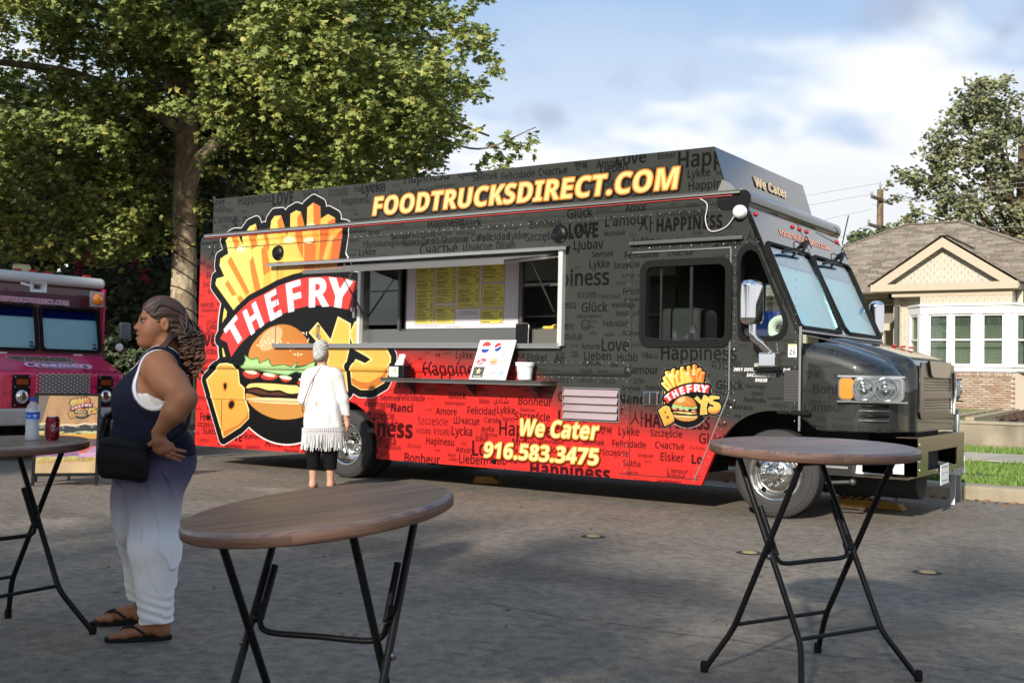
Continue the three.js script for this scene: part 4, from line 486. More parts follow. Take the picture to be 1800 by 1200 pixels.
const dk = (h) => { const v = [1, 3, 5].map((i) => parseInt(h.slice(i, i + 2), 16) * 0.885), m = (v[0] + v[1] + v[2]) / 3; return 'rgb(' + v.map((q) => Math.round(q * 0.93 + m * 0.07)).join(',') + ')'; };
function emblem(x, cx, cy, k) { // k pixels per centimetre
  x.save(); x.translate(cx, cy); x.scale(k, k); x.lineJoin = 'round';
  const disc = () => { x.beginPath(); x.ellipse(0, 0, 135, 148, 0, 0, 7); };
  const outs = [() => poly(x, FRY.base), () => poly(x, FRY.banner), () => poly(x, FRY.B), () => poly(x, FRY.Y), () => poly(x, FRY.S)];
  x.strokeStyle = dk('#e6e2dc'); x.fillStyle = dk('#e6e2dc'); x.lineWidth = 4; disc(); x.fill(); x.stroke(); x.lineWidth = 22.5; for (const o of outs) { o(); x.stroke(); }
  x.strokeStyle = dk('#0b0a0a'); x.fillStyle = dk('#0b0a0a'); x.lineWidth = 1; disc(); x.fill(); x.lineWidth = 20; for (const o of outs) { o(); x.stroke(); x.fill(); }
  x.save(); x.beginPath(); x.rect(-300, -135, 600, 225); x.clip(); x.strokeStyle = dk('#e3d55c'); x.lineWidth = 7; x.beginPath(); x.ellipse(0, 0, 124, 137, 0, 0, 7); x.stroke(); x.restore();
  x.save(); x.beginPath(); x.rect(-120, 30, 240, 180); x.restore();
  x.fillStyle = dk('#0b0a0a'); x.lineWidth = 20; x.strokeStyle = dk('#0b0a0a'); for (const o of outs) { o(); x.stroke(); x.fill(); }
  const gf = x.createLinearGradient(-140, 0, 95, 0); gf.addColorStop(0, dk('#e6cf52')); gf.addColorStop(0.55, dk('#ebb540')); gf.addColorStop(1, dk('#e2892f')); x.fillStyle = gf; poly(x, FRY.base); x.fill();
  const gl = x.createLinearGradient(-140, 0, 95, 0); gl.addColorStop(0, dk('#f2e07a')); gl.addColorStop(0.5, dk('#f0c95a')); gl.addColorStop(1, dk('#eda64c')); x.fillStyle = gl; for (const p of FRY.light) { poly(x, p); x.fill(); }
  const gd = x.createLinearGradient(-140, 0, 95, 0); gd.addColorStop(0, dk('#d9892f')); gd.addColorStop(0.6, dk('#d8752a')); gd.addColorStop(1, dk('#d6622a')); x.fillStyle = gd; for (const p of FRY.dark) { poly(x, p); x.fill(); }
  x.fillStyle = dk('#f7ecb0'); for (const [a, b, c, d] of [[-93, 113, 10, 5], [0, 121, 11, 4.5], [36, 118, 9, 4], [36, 138, 7, 3]]) { x.beginPath(); x.ellipse(a, -b, c, d, 0, 0, 7); x.fill(); }
  x.strokeStyle = dk('#0b0a0a'); x.lineWidth = 16; smoothPoly(x, FRY.banner); poly(x, FRY.banner); x.stroke(); x.fillStyle = dk('#d83a35'); x.fill();
  for (const [ch, a, b, rot, w, h, sk] of [['T', -101, 0, -0.70, 30, 34, 0], ['H', -65, 18, -0.52, 34, 36, 0], ['E', -28, 35, -0.36, 28, 37, 0], ['F', 11, 46, -0.18, 32, 38, 0], ['R', 54, 50, -0.02, 37, 37, 0], ['Y', 93, 48, 0.13, 38, 36, 0]]) { x.save(); x.translate(a, -b); x.rotate(rot); x.font = 'bold 100px sans-serif'; const mw = x.measureText(ch).width; x.scale(w / mw * 1.08, h / 72); x.fillStyle = dk('#e9e7ee'); x.textAlign = 'center'; x.fillText(ch, 0, 36); x.lineWidth = 3; x.strokeStyle = dk('#e9e7ee'); x.strokeText(ch, 0, 36); x.restore(); }
  // burger
  x.strokeStyle = dk('#1a0f0a'); x.lineWidth = 2.4; const bb = x.createLinearGradient(-70, 0, 55, 40); bb.addColorStop(0, dk('#d08a3c')); bb.addColorStop(0.4, dk('#c98038')); bb.addColorStop(1, dk('#c06a22')); x.fillStyle = bb; smoothPoly(x, FRY.bun); x.fill(); x.stroke();
  x.fillStyle = dk('#dfb27a'); x.beginPath(); x.ellipse(-30, 10, 24, 13, -0.5, 0, 7); x.fill(); x.fillStyle = dk('#e8d8ae'); for (let i = 0; i < 22; i++) { const a = (i * 0.618 % 1) * 100 - 58, b = 30 - (i * 0.37 % 1) * 36 + a * a * 0.006; if (b > 40) continue; x.save(); x.translate(a, b); x.rotate(i); x.fillRect(-2.6, -0.9, 5.2, 1.8); x.restore(); }
  x.fillStyle = dk('#c98a3e'); smoothPoly(x, FRY.bunB); x.fill(); x.stroke(); x.fillStyle = dk('#e6c98e'); x.beginPath(); x.ellipse(-8, 92, 66, 4, 0, 0, 7); x.fill();
  x.fillStyle = dk('#5b3326'); poly(x, FRY.patty); x.fill(); x.stroke(); x.fillStyle = dk('#e3cf74'); smoothPoly(x, FRY.cheese); x.fill(); x.stroke();
  for (const t of FRY.tom) { x.fillStyle = dk('#c43a2c'); smoothPoly(x, t); x.fill(); x.stroke(); } x.fillStyle = dk('#e9d9c0'); for (const [a, b] of [[-66, -55], [-31, -58], [0, -61], [36, -64]]) { x.beginPath(); x.ellipse(a, -b, 12, 2.6, 0.1, 0, 7); x.fill(); }
  x.fillStyle = dk('#a9cf86'); poly(x, FRY.lettuce); x.fill(); x.lineWidth = 1.4; x.strokeStyle = dk('#3f7a3a'); x.stroke();
  x.strokeStyle = dk('#f2d77a'); for (const [o, side] of [[FRY.B, FRY.Bs], [FRY.Y, null], [FRY.S, FRY.Ss]]) { const g = x.createLinearGradient(0, -10, 0, 140); g.addColorStop(0, dk('#e9bc50')); g.addColorStop(1, dk('#e2993a')); x.fillStyle = g; poly(x, o); x.fill(); x.lineWidth = 2.5; x.strokeStyle = dk('#f0d888'); x.stroke(); if (side) { x.fillStyle = dk('#c9742a'); poly(x, side); x.fill(); } }
  x.fillStyle = dk('#1c0d08'); for (const h of FRY.holes) { smoothPoly(x, h); x.fill(); x.strokeStyle = dk('#c9742a'); x.lineWidth = 2.5; x.stroke(); }
  x.restore();
}
const WORDS = 'LOVE;-2.39;2.89;0.11|Mutluluk;-1.93;2.85;0.05|HAPPINESS^c;-1.31;2.86;0.14|Ljubav;-2.32;2.72;0.10|Lykke;-1.58;2.73;0.08|Szczęście;-1.30;2.72;0.07|Glück;-0.68;2.68;0.10|Sevmek;-2.08;2.63;0.06|Felicidade;-1.68;2.60;0.07|Счастье;-1.17;2.60;0.06|Lykke;-2.11;2.51;0.08|Szczęście;-1.81;2.50;0.06|Happiness;-2.89;2.33;0.17|~th;-2.25;2.19;0.07|Felicità;-1.69;2.22;0.06|Onnellisuus;-1.67;2.14;0.04|Glück;-2.20;2.04;0.10|Hamingja;-1.82;2.08;0.05|Hapinesu;-2.70;2.08;0.08|Kebahagiaan;-2.25;1.98;0.04|štěsti;-1.77;1.99;0.05|~fa;-1.57;1.99;0.07|Felicidad;-1.93;1.88;0.06|Lieben;-2.61;1.85;0.08|Mutluluk;-2.54;1.74;0.07|љуба;-1.90;1.78;0.04|Любовь;-1.69;1.78;0.05|Love;-1.95;1.62;0.13|Amore;-2.19;1.64;0.06|Amar;-2.32;1.59;0.03|Láska;-2.31;1.55;0.03|Lieben;-2.16;1.52;0.09|Hubb;-1.75;1.51;0.08|Yêu;-1.45;1.54;0.06|~sa;-1.31;1.54;0.05|Happiness;-1.24;1.53;0.14|Љубовь;-2.17;1.46;0.05|~sa;-2.52;1.48;0.12|L\'amour;-1.64;1.38;0.08|~he;-1.55;1.28;0.06|Sevmek;-1.68;1.20;0.05|Felicidad;-1.40;1.21;0.05|Nanci^b;-1.73;1.07;0.10|Glück;-2.48;1.07;0.10|~fa;-2.17;1.08;0.08|HAPPINESS^c;-1.41;0.83;0.14|LOVE^b;-2.48;0.85;0.12|L\'amour;-2.04;0.95;0.08|~sa;-1.56;0.85;0.14|~hb;-1.94;0.73;0.08|Lykke;-1.72;0.73;0.08|Szczęście;-1.34;0.74;0.07|Glück;-0.79;0.69;0.10|Sevmek;-2.15;0.61;0.06|Felicidade;-1.79;0.61;0.07|Счастье;-1.28;0.62;0.07|Szczęście;-1.91;0.51;0.06|шчасце;-1.48;0.52;0.04|Elsker;-1.22;0.49;0.08|Lo^b;-0.87;0.48;0.09|Happiness^b;-2.84;0.23;0.16|Sukha;-1.65;0.41;0.06|щастя;-1.62;0.33;0.04|L\'amour;-1.14;0.37;0.05|Mutluluk;-1.14;0.33;0.04|HAPPINESS^b;-1.25;0.25;0.04|~th;-0.66;1.44;0.09|Glück;-0.61;1.24;0.09|Kebahagiaan;-0.72;1.19;0.04|Hamingja;-0.30;1.26;0.04|štěsti;-0.23;1.19;0.04|Любовь;-0.32;1.12;0.05|Yêu;-0.56;1.05;0.08|Ahava;-0.39;1.04;0.05|~he;-0.57;0.98;0.05|љуб;-0.58;0.87;0.04|~hi;0.30;1.63;0.06|~th;0.51;1.58;0.08|~hi;0.28;1.54;0.04|Kebahagiaan;0.35;1.48;0.04|~hb;0.30;1.36;0.08|~xf;0.56;1.36;0.06|Ve^b;0.74;1.39;0.07|Bonheur;0.37;1.22;0.09|Rakkaus;0.35;1.13;0.03|L\'amour;0.29;1.05;0.08|~he;0.39;0.96;0.05|Sevmek;0.30;0.88;0.05|Felicidade;0.56;0.89;0.05|~fa;0.26;1.23;0.05|Любовь;0.73;1.48;0.04|L\'amour;0.77;1.08;0.06|Lykke;-3.91;1.52;0.08|Elsker;-2.90;1.50;0.08|~sa;-2.54;1.49;0.11|Happiness;-4.39;1.32;0.16|Glück;-4.00;1.05;0.08|Kebahagiaan;-4.05;0.98;0.04|štěsti;-3.55;1.01;0.05|~fa;-3.34;1.01;0.10|Bonheur;-3.01;1.01;0.09|Amore;-4.18;0.86;0.08|Felicidad;-3.72;0.88;0.08|Lykke;-3.30;0.90;0.08|Shannon;-2.98;0.94;0.04|Шчасце;-3.92;0.76;0.08|Carole;-3.47;0.79;0.06|Szczęście;-3.05;0.84;0.09|Nanci;-3.22;0.82;0.05|~th;-4.21;0.62;0.07|Lycka;-3.95;0.63;0.10|љуба;-3.51;0.69;0.06|Happiness;-3.27;0.66;0.15|Счастье;-3.52;0.63;0.05|Hapinesu;-4.33;0.50;0.08|~he;-3.81;0.52;0.04|štěsti;-3.59;0.57;0.06|Mutluluk;-3.08;0.55;0.08|Kebahagiaan;-2.68;0.60;0.04|Amore;-3.87;0.43;0.07|Love;-3.65;0.41;0.17|Felicidad;-2.68;0.50;0.07|Lieben;-3.83;0.31;0.10|Hubb;-3.43;0.33;0.09|Yêu;-3.13;0.35;0.06|Amar;-3.99;0.38;0.04|Láska;-3.97;0.33;0.04|Love^b;-8.32;3.64;0.09|Happiness;-7.79;3.61;0.12|LOVE^c;-7.11;3.55;0.17|Sukha;-6.53;3.63;0.08|~th;-6.06;3.59;0.10|Lycka;-5.50;3.59;0.13|Hapinesu;-5.83;3.47;0.09|Hubb;-8.32;3.54;0.09|Yêu;-8.03;3.52;0.07|L\'amour;-8.27;3.39;0.10|~ai;-7.88;3.29;0.14|Dinah;-7.68;3.30;0.14|~he;-8.12;3.29;0.07|~sa;-8.30;2.87;0.20|Hubb;-8.36;2.74;0.08|Felicidad;-8.35;2.61;0.09|Sukha;-8.32;2.40;0.07|Szczęście;-8.42;2.50;0.07|Felicità;-8.46;2.21;0.07|Onnellisuus;-8.44;2.14;0.05|~fa;-8.31;1.98;0.10|Lykke;-8.32;1.89;0.08|Любовь;-8.44;1.81;0.07|Love^b;-8.64;1.67;0.19|Hubb;-8.44;1.55;0.09|Yêu;-8.19;1.55;0.07|L\'amour;-8.38;1.42;0.08|Sevmek;-8.42;1.30;0.06|Felicidade;-8.40;0.63;0.10|szczęście;-8.45;0.54;0.07|Sukha;-8.33;0.44;0.09|LOVE^b;-7.87;0.37;0.11|HAPPINESS^b;-7.87;0.27;0.05|Yêu;-7.53;0.41;0.08|Ahava;-7.37;0.42;0.06|Amor;-7.07;0.33;0.11|~he;-6.60;0.35;0.09|Sevmek;-6.71;0.26;0.06|Felicidade;-6.39;0.28;0.06|Sevmek;-4.96;2.98;0.07|Yêu;-5.42;2.90;0.08|Kebahagiaan;-5.24;2.90;0.07|Lykke;-5.48;2.80;0.09|Nanci Dinah Shannon Carole;-4.76;2.88;0.06|Nanci^b;-4.89;0.87;0.10|Kebahagiaan;-5.32;0.92;0.07|Szczęście;-5.25;0.77;0.08|Lykke;-5.53;0.78;0.10|Happiness^b;-5.89;0.56;0.21|Sukha;-5.00;0.67;0.09|Felicità;-5.15;0.47;0.09|Onnellisuus;-5.12;0.41;0.06|Hamingja;-5.26;0.34;0.06|štěsti;-5.21;0.26;0.06|Bonheur;-4.66;0.27;0.11|~th;-5.40;0.46;0.11|Sevmek;-5.06;1.00;0.07|Felicidade;-4.76;1.01;0.07|Happiness;-5.62;3.62;0.08|Hapinesu;-4.80;3.66;0.13|Ljubav;-3.96;3.67;0.10|Sevmek;-3.74;3.60;0.08|Felicidade;-3.33;3.58;0.08|Счастье;-2.82;3.58;0.08|~hb;-2.34;3.60;0.09|Amore;-2.06;3.60;0.08|Love;-1.83;3.61;0.14|Elsker;-1.32;3.63;0.06|Happiness;-1.10;3.51;0.17|Lykke;-0.98;3.40;0.08|Happiness;-0.97;3.27;0.09|Lieben;-2.02;3.54;0.09|Glück;-2.40;3.07;0.10|Amor;-1.67;3.09;0.08|HAPPINESS^c;-2.80;3.24;0.06|Mutluluk;-4.68;3.52;0.07|Kebahagiaan;-4.30;3.57;0.04|Hapinesu;-4.37;3.08;0.10|Glück;-3.89;3.05;0.10|Bonheur;-2.91;2.99;0.09|~fa;-3.25;2.99;0.10|štěsti;-3.46;3.00;0.06|Sevmek;-4.94;2.97;0.06|Felicidade;-4.66;2.98;0.07|Счастье;-4.29;2.98;0.06|Kebahagiaan;-3.94;2.98;0.04|Nanci Dinah Shannon Carole;-4.76;2.89;0.08|Felicidad;-3.62;2.88;0.09|Lykke;-3.20;2.88;0.08|Szczęście;-2.95;2.85;0.09|Счастье;-4.49;2.77;0.12|Шчасце;-3.84;2.78;0.09|Dinah;-3.36;2.78;0.08|L\'amour;-1.93;2.95;0.11|~sa;-1.50;2.88;0.15|LOVE^c;-2.39;2.85;0.16|Sevmek;-1.31;3.01;0.05|Felicidade;-1.08;3.00;0.06|Amor;-5.32;3.05;0.06';
const FILL = 'Happiness,Love,Amor,Felicidade,Счастье,Lykke,Szczęście,Bonheur,Glück,Sevmek,Hubb,Yêu,Kebahagiaan,Felicità,Onnellisuus,Hamingja,štěsti,Mutluluk,Sukha,Lieben,Ljubav,Любовь,Hapinesu,Lycka,Elsker,Ahava,Amore,Láska,Rakkaus,љуба,щастя,Felicidad,Liefde,Miłość,~sa,~hb,~th,~he,~fa,~hi,~xf'.split(',');
// word clouds: placed words first, then smaller ones packed into what is left
function wordCloud(x, W, H, ppm, placed, X, Y, colour, seed, sizes) {
  const occ = new Uint8Array((W >> 2) * (H >> 2)), ow = W >> 2, r = rngOf(seed);
  const hit = (a, b, c, d, set) => { for (let j = Math.max(0, b >> 2); j <= Math.min((H >> 2) - 1, d >> 2); j++) for (let i = Math.max(0, a >> 2); i <= Math.min(ow - 1, c >> 2); i++) { if (set) occ[j * ow + i] = 1; else if (occ[j * ow + i]) return true; } return false; };
  const put = (t, px, py, h, force) => {
    const style = t.includes('^') ? t.split('^')[1] : '', txt = t.split('^')[0]; let w;
    if (txt[0] === '~') w = GW[txt.slice(1)] * h; else { x.font = (style === 'b' || style === 'c' ? 'bold ' : '') + (h / 0.72).toFixed(1) + 'px sans-serif'; w = x.measureText(txt).width * (style === 'c' ? 0.72 : 0.94); }
    if (!force && hit(px - 2, py - h - 2, px + w + 2, py + 2 + h * 0.2)) return false;
    hit(px, py - h, px + w, py + (/[pyqgj]/.test(txt) ? h * 0.22 : 0), true);
    const col = colour(px, py, r);
    if (txt[0] === '~') glyph(x, txt.slice(1), px, py, h, col); else { x.save(); x.translate(px, py); x.scale(style === 'c' ? 0.72 : 0.94, 1); x.fillStyle = col; x.fillText(txt, 0, 0); if (force) { x.strokeStyle = col; x.lineWidth = h * 0.06; x.strokeText(txt, 0, 0); } x.restore(); }
    return true;
  };
  for (const [t, s, y, h] of placed) put(t, X(s), Y(y), h * ppm, true);
  for (const [n, a, b] of sizes) for (let i = 0; i < n; i++) { const h = mix(a, b, r()) * ppm; put(FILL[Math.floor(r() * FILL.length)] + (r() < 0.18 ? '^b' : ''), r() * W, h + r() * (H - h), h, false); }
}
const redEdge = [[-8.6, 2.86], [-8.0, 2.6], [-4.8, 1.66], [-3.1, 1.44], [-2.35, 1.02], [-1.6, 0.93], [-0.65, 0.84], [0.1, 0.55], [1.3, -0.4]];
const redY = (s) => { for (let i = 1; i < redEdge.length; i++) if (s <= redEdge[i][0]) { const [a, b] = [redEdge[i - 1], redEdge[i]]; return mix(a[1], b[1], (s - a[0]) / (b[0] - a[0])); } return -0.4; };
const redAt = (s, y) => sstep(0.19, -0.19, y - redY(s));
const css = (a, b, t) => `rgb(${Math.round(mix(a[0], b[0], t))},${Math.round(mix(a[1], b[1], t))},${Math.round(mix(a[2], b[2], t))})`;
const GREY = [50, 51, 48], RED = [190, 42, 38], INKG = [9, 9, 9], INKR = [58, 6, 9];
function shadowText(x, t, px, py, w, h, fill, rim, dark, skew) { x.save(); x.translate(px, py); x.font = 'bold 100px sans-serif'; const mw = x.measureText(t).width; x.transform(w / mw, 0, -(skew || 0) * h / 73, h / 73, 0, 0); x.lineJoin = 'round'; x.strokeStyle = dark; x.lineWidth = 20; x.strokeText(t, 5, 5); x.strokeStyle = rim; x.lineWidth = 11; x.strokeText(t, 0, 0); x.fillStyle = fill; x.fillText(t, 0, 0); x.restore(); }
const wrapTex = canvasTex(2048, 736, (x, W, H) => {
  for (let i = 0; i < W; i += 4) { const s = WS0 + i / PPM, e = redY(s), g = x.createLinearGradient(0, wy(e + 0.2), 0, wy(e - 0.2)); g.addColorStop(0, css(GREY, RED, 0)); g.addColorStop(0.5, css(GREY, RED, 0.45)); g.addColorStop(1, css(GREY, RED, 1)); x.fillStyle = g; x.fillRect(i, 0, 4, H); }
  const placed = WORDS.split('|').map((q) => { const [t, s, y, h] = q.split(';'); return [t, +s, +y, +h]; }).filter(([, s, y]) => s < 1.05);
  wordCloud(x, W - 52, H, PPM, placed, wx, wy, (px, py, r) => { const s = WS0 + px / PPM, y = WY1 - py / PPM; return css(INKG, INKR, redAt(s, y)); }, 91, [[400, 0.07, 0.10], [2200, 0.042, 0.065], [5000, 0.026, 0.04]]);
  x.fillStyle = '#262625'; x.fillRect(wx(1.12), 0, 80, H);
  // smiling face among the words
  x.strokeStyle = css(INKG, INKR, 0); x.lineWidth = 2; const fx = wx(-2.14), fy = wy(1.90); x.beginPath(); x.arc(fx, fy, 11, 0, 7); x.stroke(); x.beginPath(); x.arc(fx, fy, 6, 0.3, 2.85); x.stroke(); x.fillStyle = css(INKG, INKR, 0); x.fillRect(fx - 5, fy - 5, 2, 3); x.fillRect(fx + 3, fy - 5, 2, 3);
  emblem(x, wx(-6.72), wy(1.863), PPM / 100);
  emblem(x, wx(-0.925), wy(1.145), PPM / 100 * 0.205);
  shadowText(x, 'FOODTRUCKSDIRECT.COM', wx(-5.32), wy(3.305), 4.25 * PPM, 0.225 * PPM, '#dab877', '#b06f30', '#15110d', 0.16);
  shadowText(x, 'We Cater', wx(-3.0), wy(0.67), 1.03 * PPM, 0.185 * PPM, '#e0c88c', '#c08c34', '#5e100e', 0.18);
  shadowText(x, '916.583.3475', wx(-3.48), wy(0.40), 1.53 * PPM, 0.175 * PPM, '#e0c88c', '#c08c34', '#5e100e', 0.12);
  x.fillStyle = '#e4e4e0'; x.textAlign = 'center'; [['UNIT 7', 1.475], ['3951 DEVELOPMENT DRIVE', 1.425], ['SACRAMENTO', 1.375], ['95838', 1.325]].forEach(([t, y]) => { x.font = 'italic bold 9.5px sans-serif'; x.fillText(t, wx(-0.135), wy(y)); });
});
const wrapUV = (g) => uvOf(g, (x, y) => [(x - WS0) / 9.9, (y - 0.2) / 3.56]);
const waveTex = dataTex(256, (u, v) => tfbm(u, v, 4, 4, 61)); waveTex.repeat.set(9, 3);
const wrapMat = phys([1, 1, 1], 0.46, 0, { map: wrapTex, bumpMap: waveTex, bumpScale: 0.006, specularIntensity: 0.22, clearcoat: 0.28, clearcoatRoughness: 0.10 });
const hoodMat = phys([0.5, 0.5, 0.5], 0.4, 0, { map: wrapTex, specularIntensity: 0.4, clearcoat: 1, clearcoatRoughness: 0.03 });
const frontMat = phys([0.014, 0.015, 0.016], 0.10, 0, { ior: 1.5, specularIntensity: 0.9, clearcoat: 0.7, clearcoatRoughness: 0.03 });
// ───────────────────────── the food truck: local x forward, z towards the viewer, body from z = 0 back to -W
const TW_ = 2.72;
const truck = inStreet('food_truck', 'large black and red step van food truck with serving hatch open and burger emblem', 'food truck', 0, 0, 0);
const P = (n, g, m, l, par = truck) => mesh(n, g, m, par, l);
const wall2 = (pts, holes, z0, d = 0.05) => wrapUV(prism(pts, d, z0, holes));
{
  const arc = (cx, cy, R, a0, a1, n) => Array.from({ length: n + 1 }, (_, i) => { const a = (a0 + (a1 - a0) * i / n) * Math.PI / 180; return [cx + R * Math.cos(a), cy + R * Math.sin(a)]; });
  const rear = arc(-5.67, 0.40, 0.58, 180 + 12, -12, 18), fr = arc(0, 0.43, 0.615, 152, 64, 12);
  const outline = [[-8.44, 0.27], [-8.44, 3.14], [-0.33, 3.14], [0.245, 1.83], [0.265, 1.78], ...[...fr].reverse(), [-0.62, 0.58], [-0.75, 0.27], ...[...rear].reverse()];
  const serve = [[-5.42, 1.685], [-2.47, 1.685], [-2.47, 2.665], [-5.42, 2.665]], drv = rrect(-1.43, 1.705, -0.49, 2.52, 0.09), quarter = [[-0.355, 1.80], [-0.375, 2.5], [-0.355, 2.585], [-0.31, 2.635], [-0.25, 2.65], [-0.195, 2.62], [-0.165, 2.57], [0.095, 1.96], [0.105, 1.90], [0.095, 1.83], [0.055, 1.775], [0.0, 1.755], [-0.30, 1.75], [-0.34, 1.765]];
  const rev = (p) => [...p].reverse();
  P('side_panel', wall2(outline, [rev(serve), rev(drv), rev(quarter)].map(rev), -0.05), wrapMat, 'grey to red side panel covered with words in many languages');
  P('side_panel', wall2(outline, [drv, quarter], -TW_), wrapMat, 'far side panel');
  // inner lining, floor, rear
  const lin1 = std([0.30, 0.30, 0.29], 0.4, 0.6), floorM = std([0.05, 0.05, 0.05], 0.8);
  P('floor', box(8.6, 0.06, TW_ - 0.12, -4.1, 0.62, -TW_ / 2), floorM);
  P('lining', [box(7.2, 2.4, 0.02, -4.75, 1.95, -TW_ + 0.07), box(0.03, 2.4, TW_ - 0.12, -8.38, 1.9, -TW_ / 2)], lin1);
  P('rear_panel', wrapUV(box(0.05, 2.87, TW_, -8.465, 1.705, -TW_ / 2)), wrapMat);
  P('bulkhead', [box(0.04, 2.4, 1.5, -1.62, 1.9, -1.9), box(0.04, 0.5, 1.2, -1.62, 2.9, -0.7)], std([0.035, 0.035, 0.034], 0.8));
  // roof: rounded edge, deck and the tall sign box
  P('roof_edge', wrapUV(prism(rrect(-0.015, 3.06, TW_ + 0.015, 3.225, 0.075, 6), 7.98, 0).rotateY(Math.PI / 2).translate(-8.46, 0, 0)), wrapMat);
  const bz = -0.035, bw = TW_ - 0.16;
  const boxG = prism([[-8.28, 3.215], [-0.535, 3.215], [-0.685, 3.70], [-8.28, 3.73]], bw, bz - bw);
  const dullEnd = (g) => uvOf(g, (x, y, z, a) => (Math.abs(a) > 0.6 ? [0.992, 0.5] : [(x - WS0) / 9.9, (y - 0.2) / 3.56])); P('sign_front', uvOf(prism([[-0.533, 3.22], [-0.528, 3.22], [-0.678, 3.698], [-0.683, 3.698]], bw - 0.01, bz - bw + 0.005), () => [0.992, 0.5]), frontMat); P('sign_box', dullEnd(boxG), wrapMat, 'tall sloped sign box on the roof lettered with a web address');
  P('drip_rail', [box(8.0, 0.012, 0.075, -4.36, 3.228, 0.022, 0.25), box(8.0, 0.03, 0.012, -4.36, 3.205, 0.045), box(0.012, 0.04, TW_ - 0.1, -0.50, 3.23, -TW_ / 2)], M.steel);
  P('rail_stripe', box(7.9, 0.012, 0.014, -4.4, 3.178, 0.022), std([0.42, 0.05, 0.04], 0.5), 'thin red cable along the drip rail');
  P('corner_bracket', [prism([[-0.62, 3.19], [-0.40, 3.22], [-0.48, 3.30], [-0.56, 3.34]], 0.03, 0.0)], M.steel);
  // seams, beads and rivets of the panel skin
  const seamM = std([0.006, 0.006, 0.006], 0.8), v = (s, y0, y1) => box(0.008, y1 - y0, 0.004, s, (y0 + y1) / 2, 0.001), hz = (y, a, b) => box(b - a, 0.008, 0.004, (a + b) / 2, y, 0.001);
  P('panel_seam', [v(-1.575, 0.28, 2.70), v(-6.93, 1.70, 2.72), v(-5.46, 1.70, 2.66), hz(0.325, -1.7, -0.78), hz(2.70, -1.575, -0.45), hz(3.02, -8.43, -0.4), v(-7.95, 0.45, 0.95), v(-2.5, 2.78, 3.1)], seamM);
  const diag = (a, b, w, z = 0.006) => { const L = Math.hypot(b[0] - a[0], b[1] - a[1]); return box(w, L, 0.012, 0, 0, 0).rotateZ(-Math.atan2(b[0] - a[0], b[1] - a[1])).translate((a[0] + b[0]) / 2, (a[1] + b[1]) / 2, z); };
  P('door_strip', [box(0.014, 1.42, 0.014, -0.462, 1.94, 0.007), diag([-0.462, 1.22], [-0.475, 1.16], 0.012), diag([-0.475, 1.16], [-0.83, 0.30], 0.012), box(1.12, 0.014, 0.012, -1.02, 2.655, 0.006), box(0.02, 1.0, 0.016, 0.262, 1.36, 0.008)], M.steel);
  P('rain_gutter', [box(1.27, 0.022, 0.045, -0.965, 2.742, 0.02), box(1.27, 0.03, 0.008, -0.965, 2.752, 0.042)], M.darkSteel);
  const riv = [], rg = new THREE.SphereGeometry(0.008, 5, 3); const rv = (s, y) => riv.push(rg.clone().scale(1, 1, 0.5).translate(s, y, 0.002));
  for (let y = 0.36; y < 2.7; y += 0.085) { rv(-1.62, y); if (y > 1.2) { rv(-0.42, y); rv(-0.50, y); } if (y > 0.9) rv(0.21, y); } for (let s = -8.3; s < -0.4; s += 0.11) { rv(s, 3.045); } for (let s = -3.1; s < -1.6; s += 0.09) { rv(s, 1.49); rv(s, 1.325); } for (let i = 0; i < 12; i++) { rv(-0.46 - i * 0.033, 1.15 - i * 0.072); rv(-0.43 + 0.02 - i * 0.033, 1.13 - i * 0.072); } for (let y = 0.42; y < 1.2; y += 0.1) rv(-1.66, y); for (let s = -1.5; s < 0.2; s += 0.12) rv(s, 2.70);
  P('rivets', riv, M.chrome).userData.kind = 'stuff';
  // half round rub rail pressed into the side
  const bead = (y, r, d, s0, s1) => wrapUV(mergeVertices(new THREE.CapsuleGeometry(r, s1 - s0 - 2 * r, 8, 20)).rotateZ(Math.PI / 2).scale(1, 1, d / r).translate((s0 + s1) / 2, y, 0));
  P('rub_rail', [bead(1.405, 0.058, 0.035, -8.42, -1.56), bead(0.95, 0.02, 0.012, -8.42, -6.4)], wrapMat);
  // serving hatch frame
  P('hatch_rail', [box(4.68, 0.016, 0.10, -4.69, 2.765, 0.045, 0.30), box(4.68, 0.035, 0.012, -4.69, 2.735, 0.092)], M.steel, 'stainless drip rail over the serving hatch');
  P('hatch_sill', [box(4.50, 0.045, 0.06, -4.68, 1.665, 0.03), box(4.50, 0.012, 0.075, -4.68, 1.69, 0.035)], M.steel);
  const bright = std([0.66, 0.66, 0.64], 0.45, 0.45); P('hatch_post', box(0.055, 1.06, 0.07, -2.435, 2.20, 0.03), bright); P('hatch_post', box(0.05, 0.98, 0.05, -5.435, 2.175, 0.0), bright);
  P('hatch_jamb', [box(0.02, 0.98, 0.12, -2.49, 2.175, -0.07), box(0.02, 0.98, 0.12, -5.40, 2.175, -0.07), box(2.95, 0.02, 0.12, -3.945, 2.66, -0.07), box(2.95, 0.03, 0.14, -3.945, 1.69, -0.08)], M.brushed);
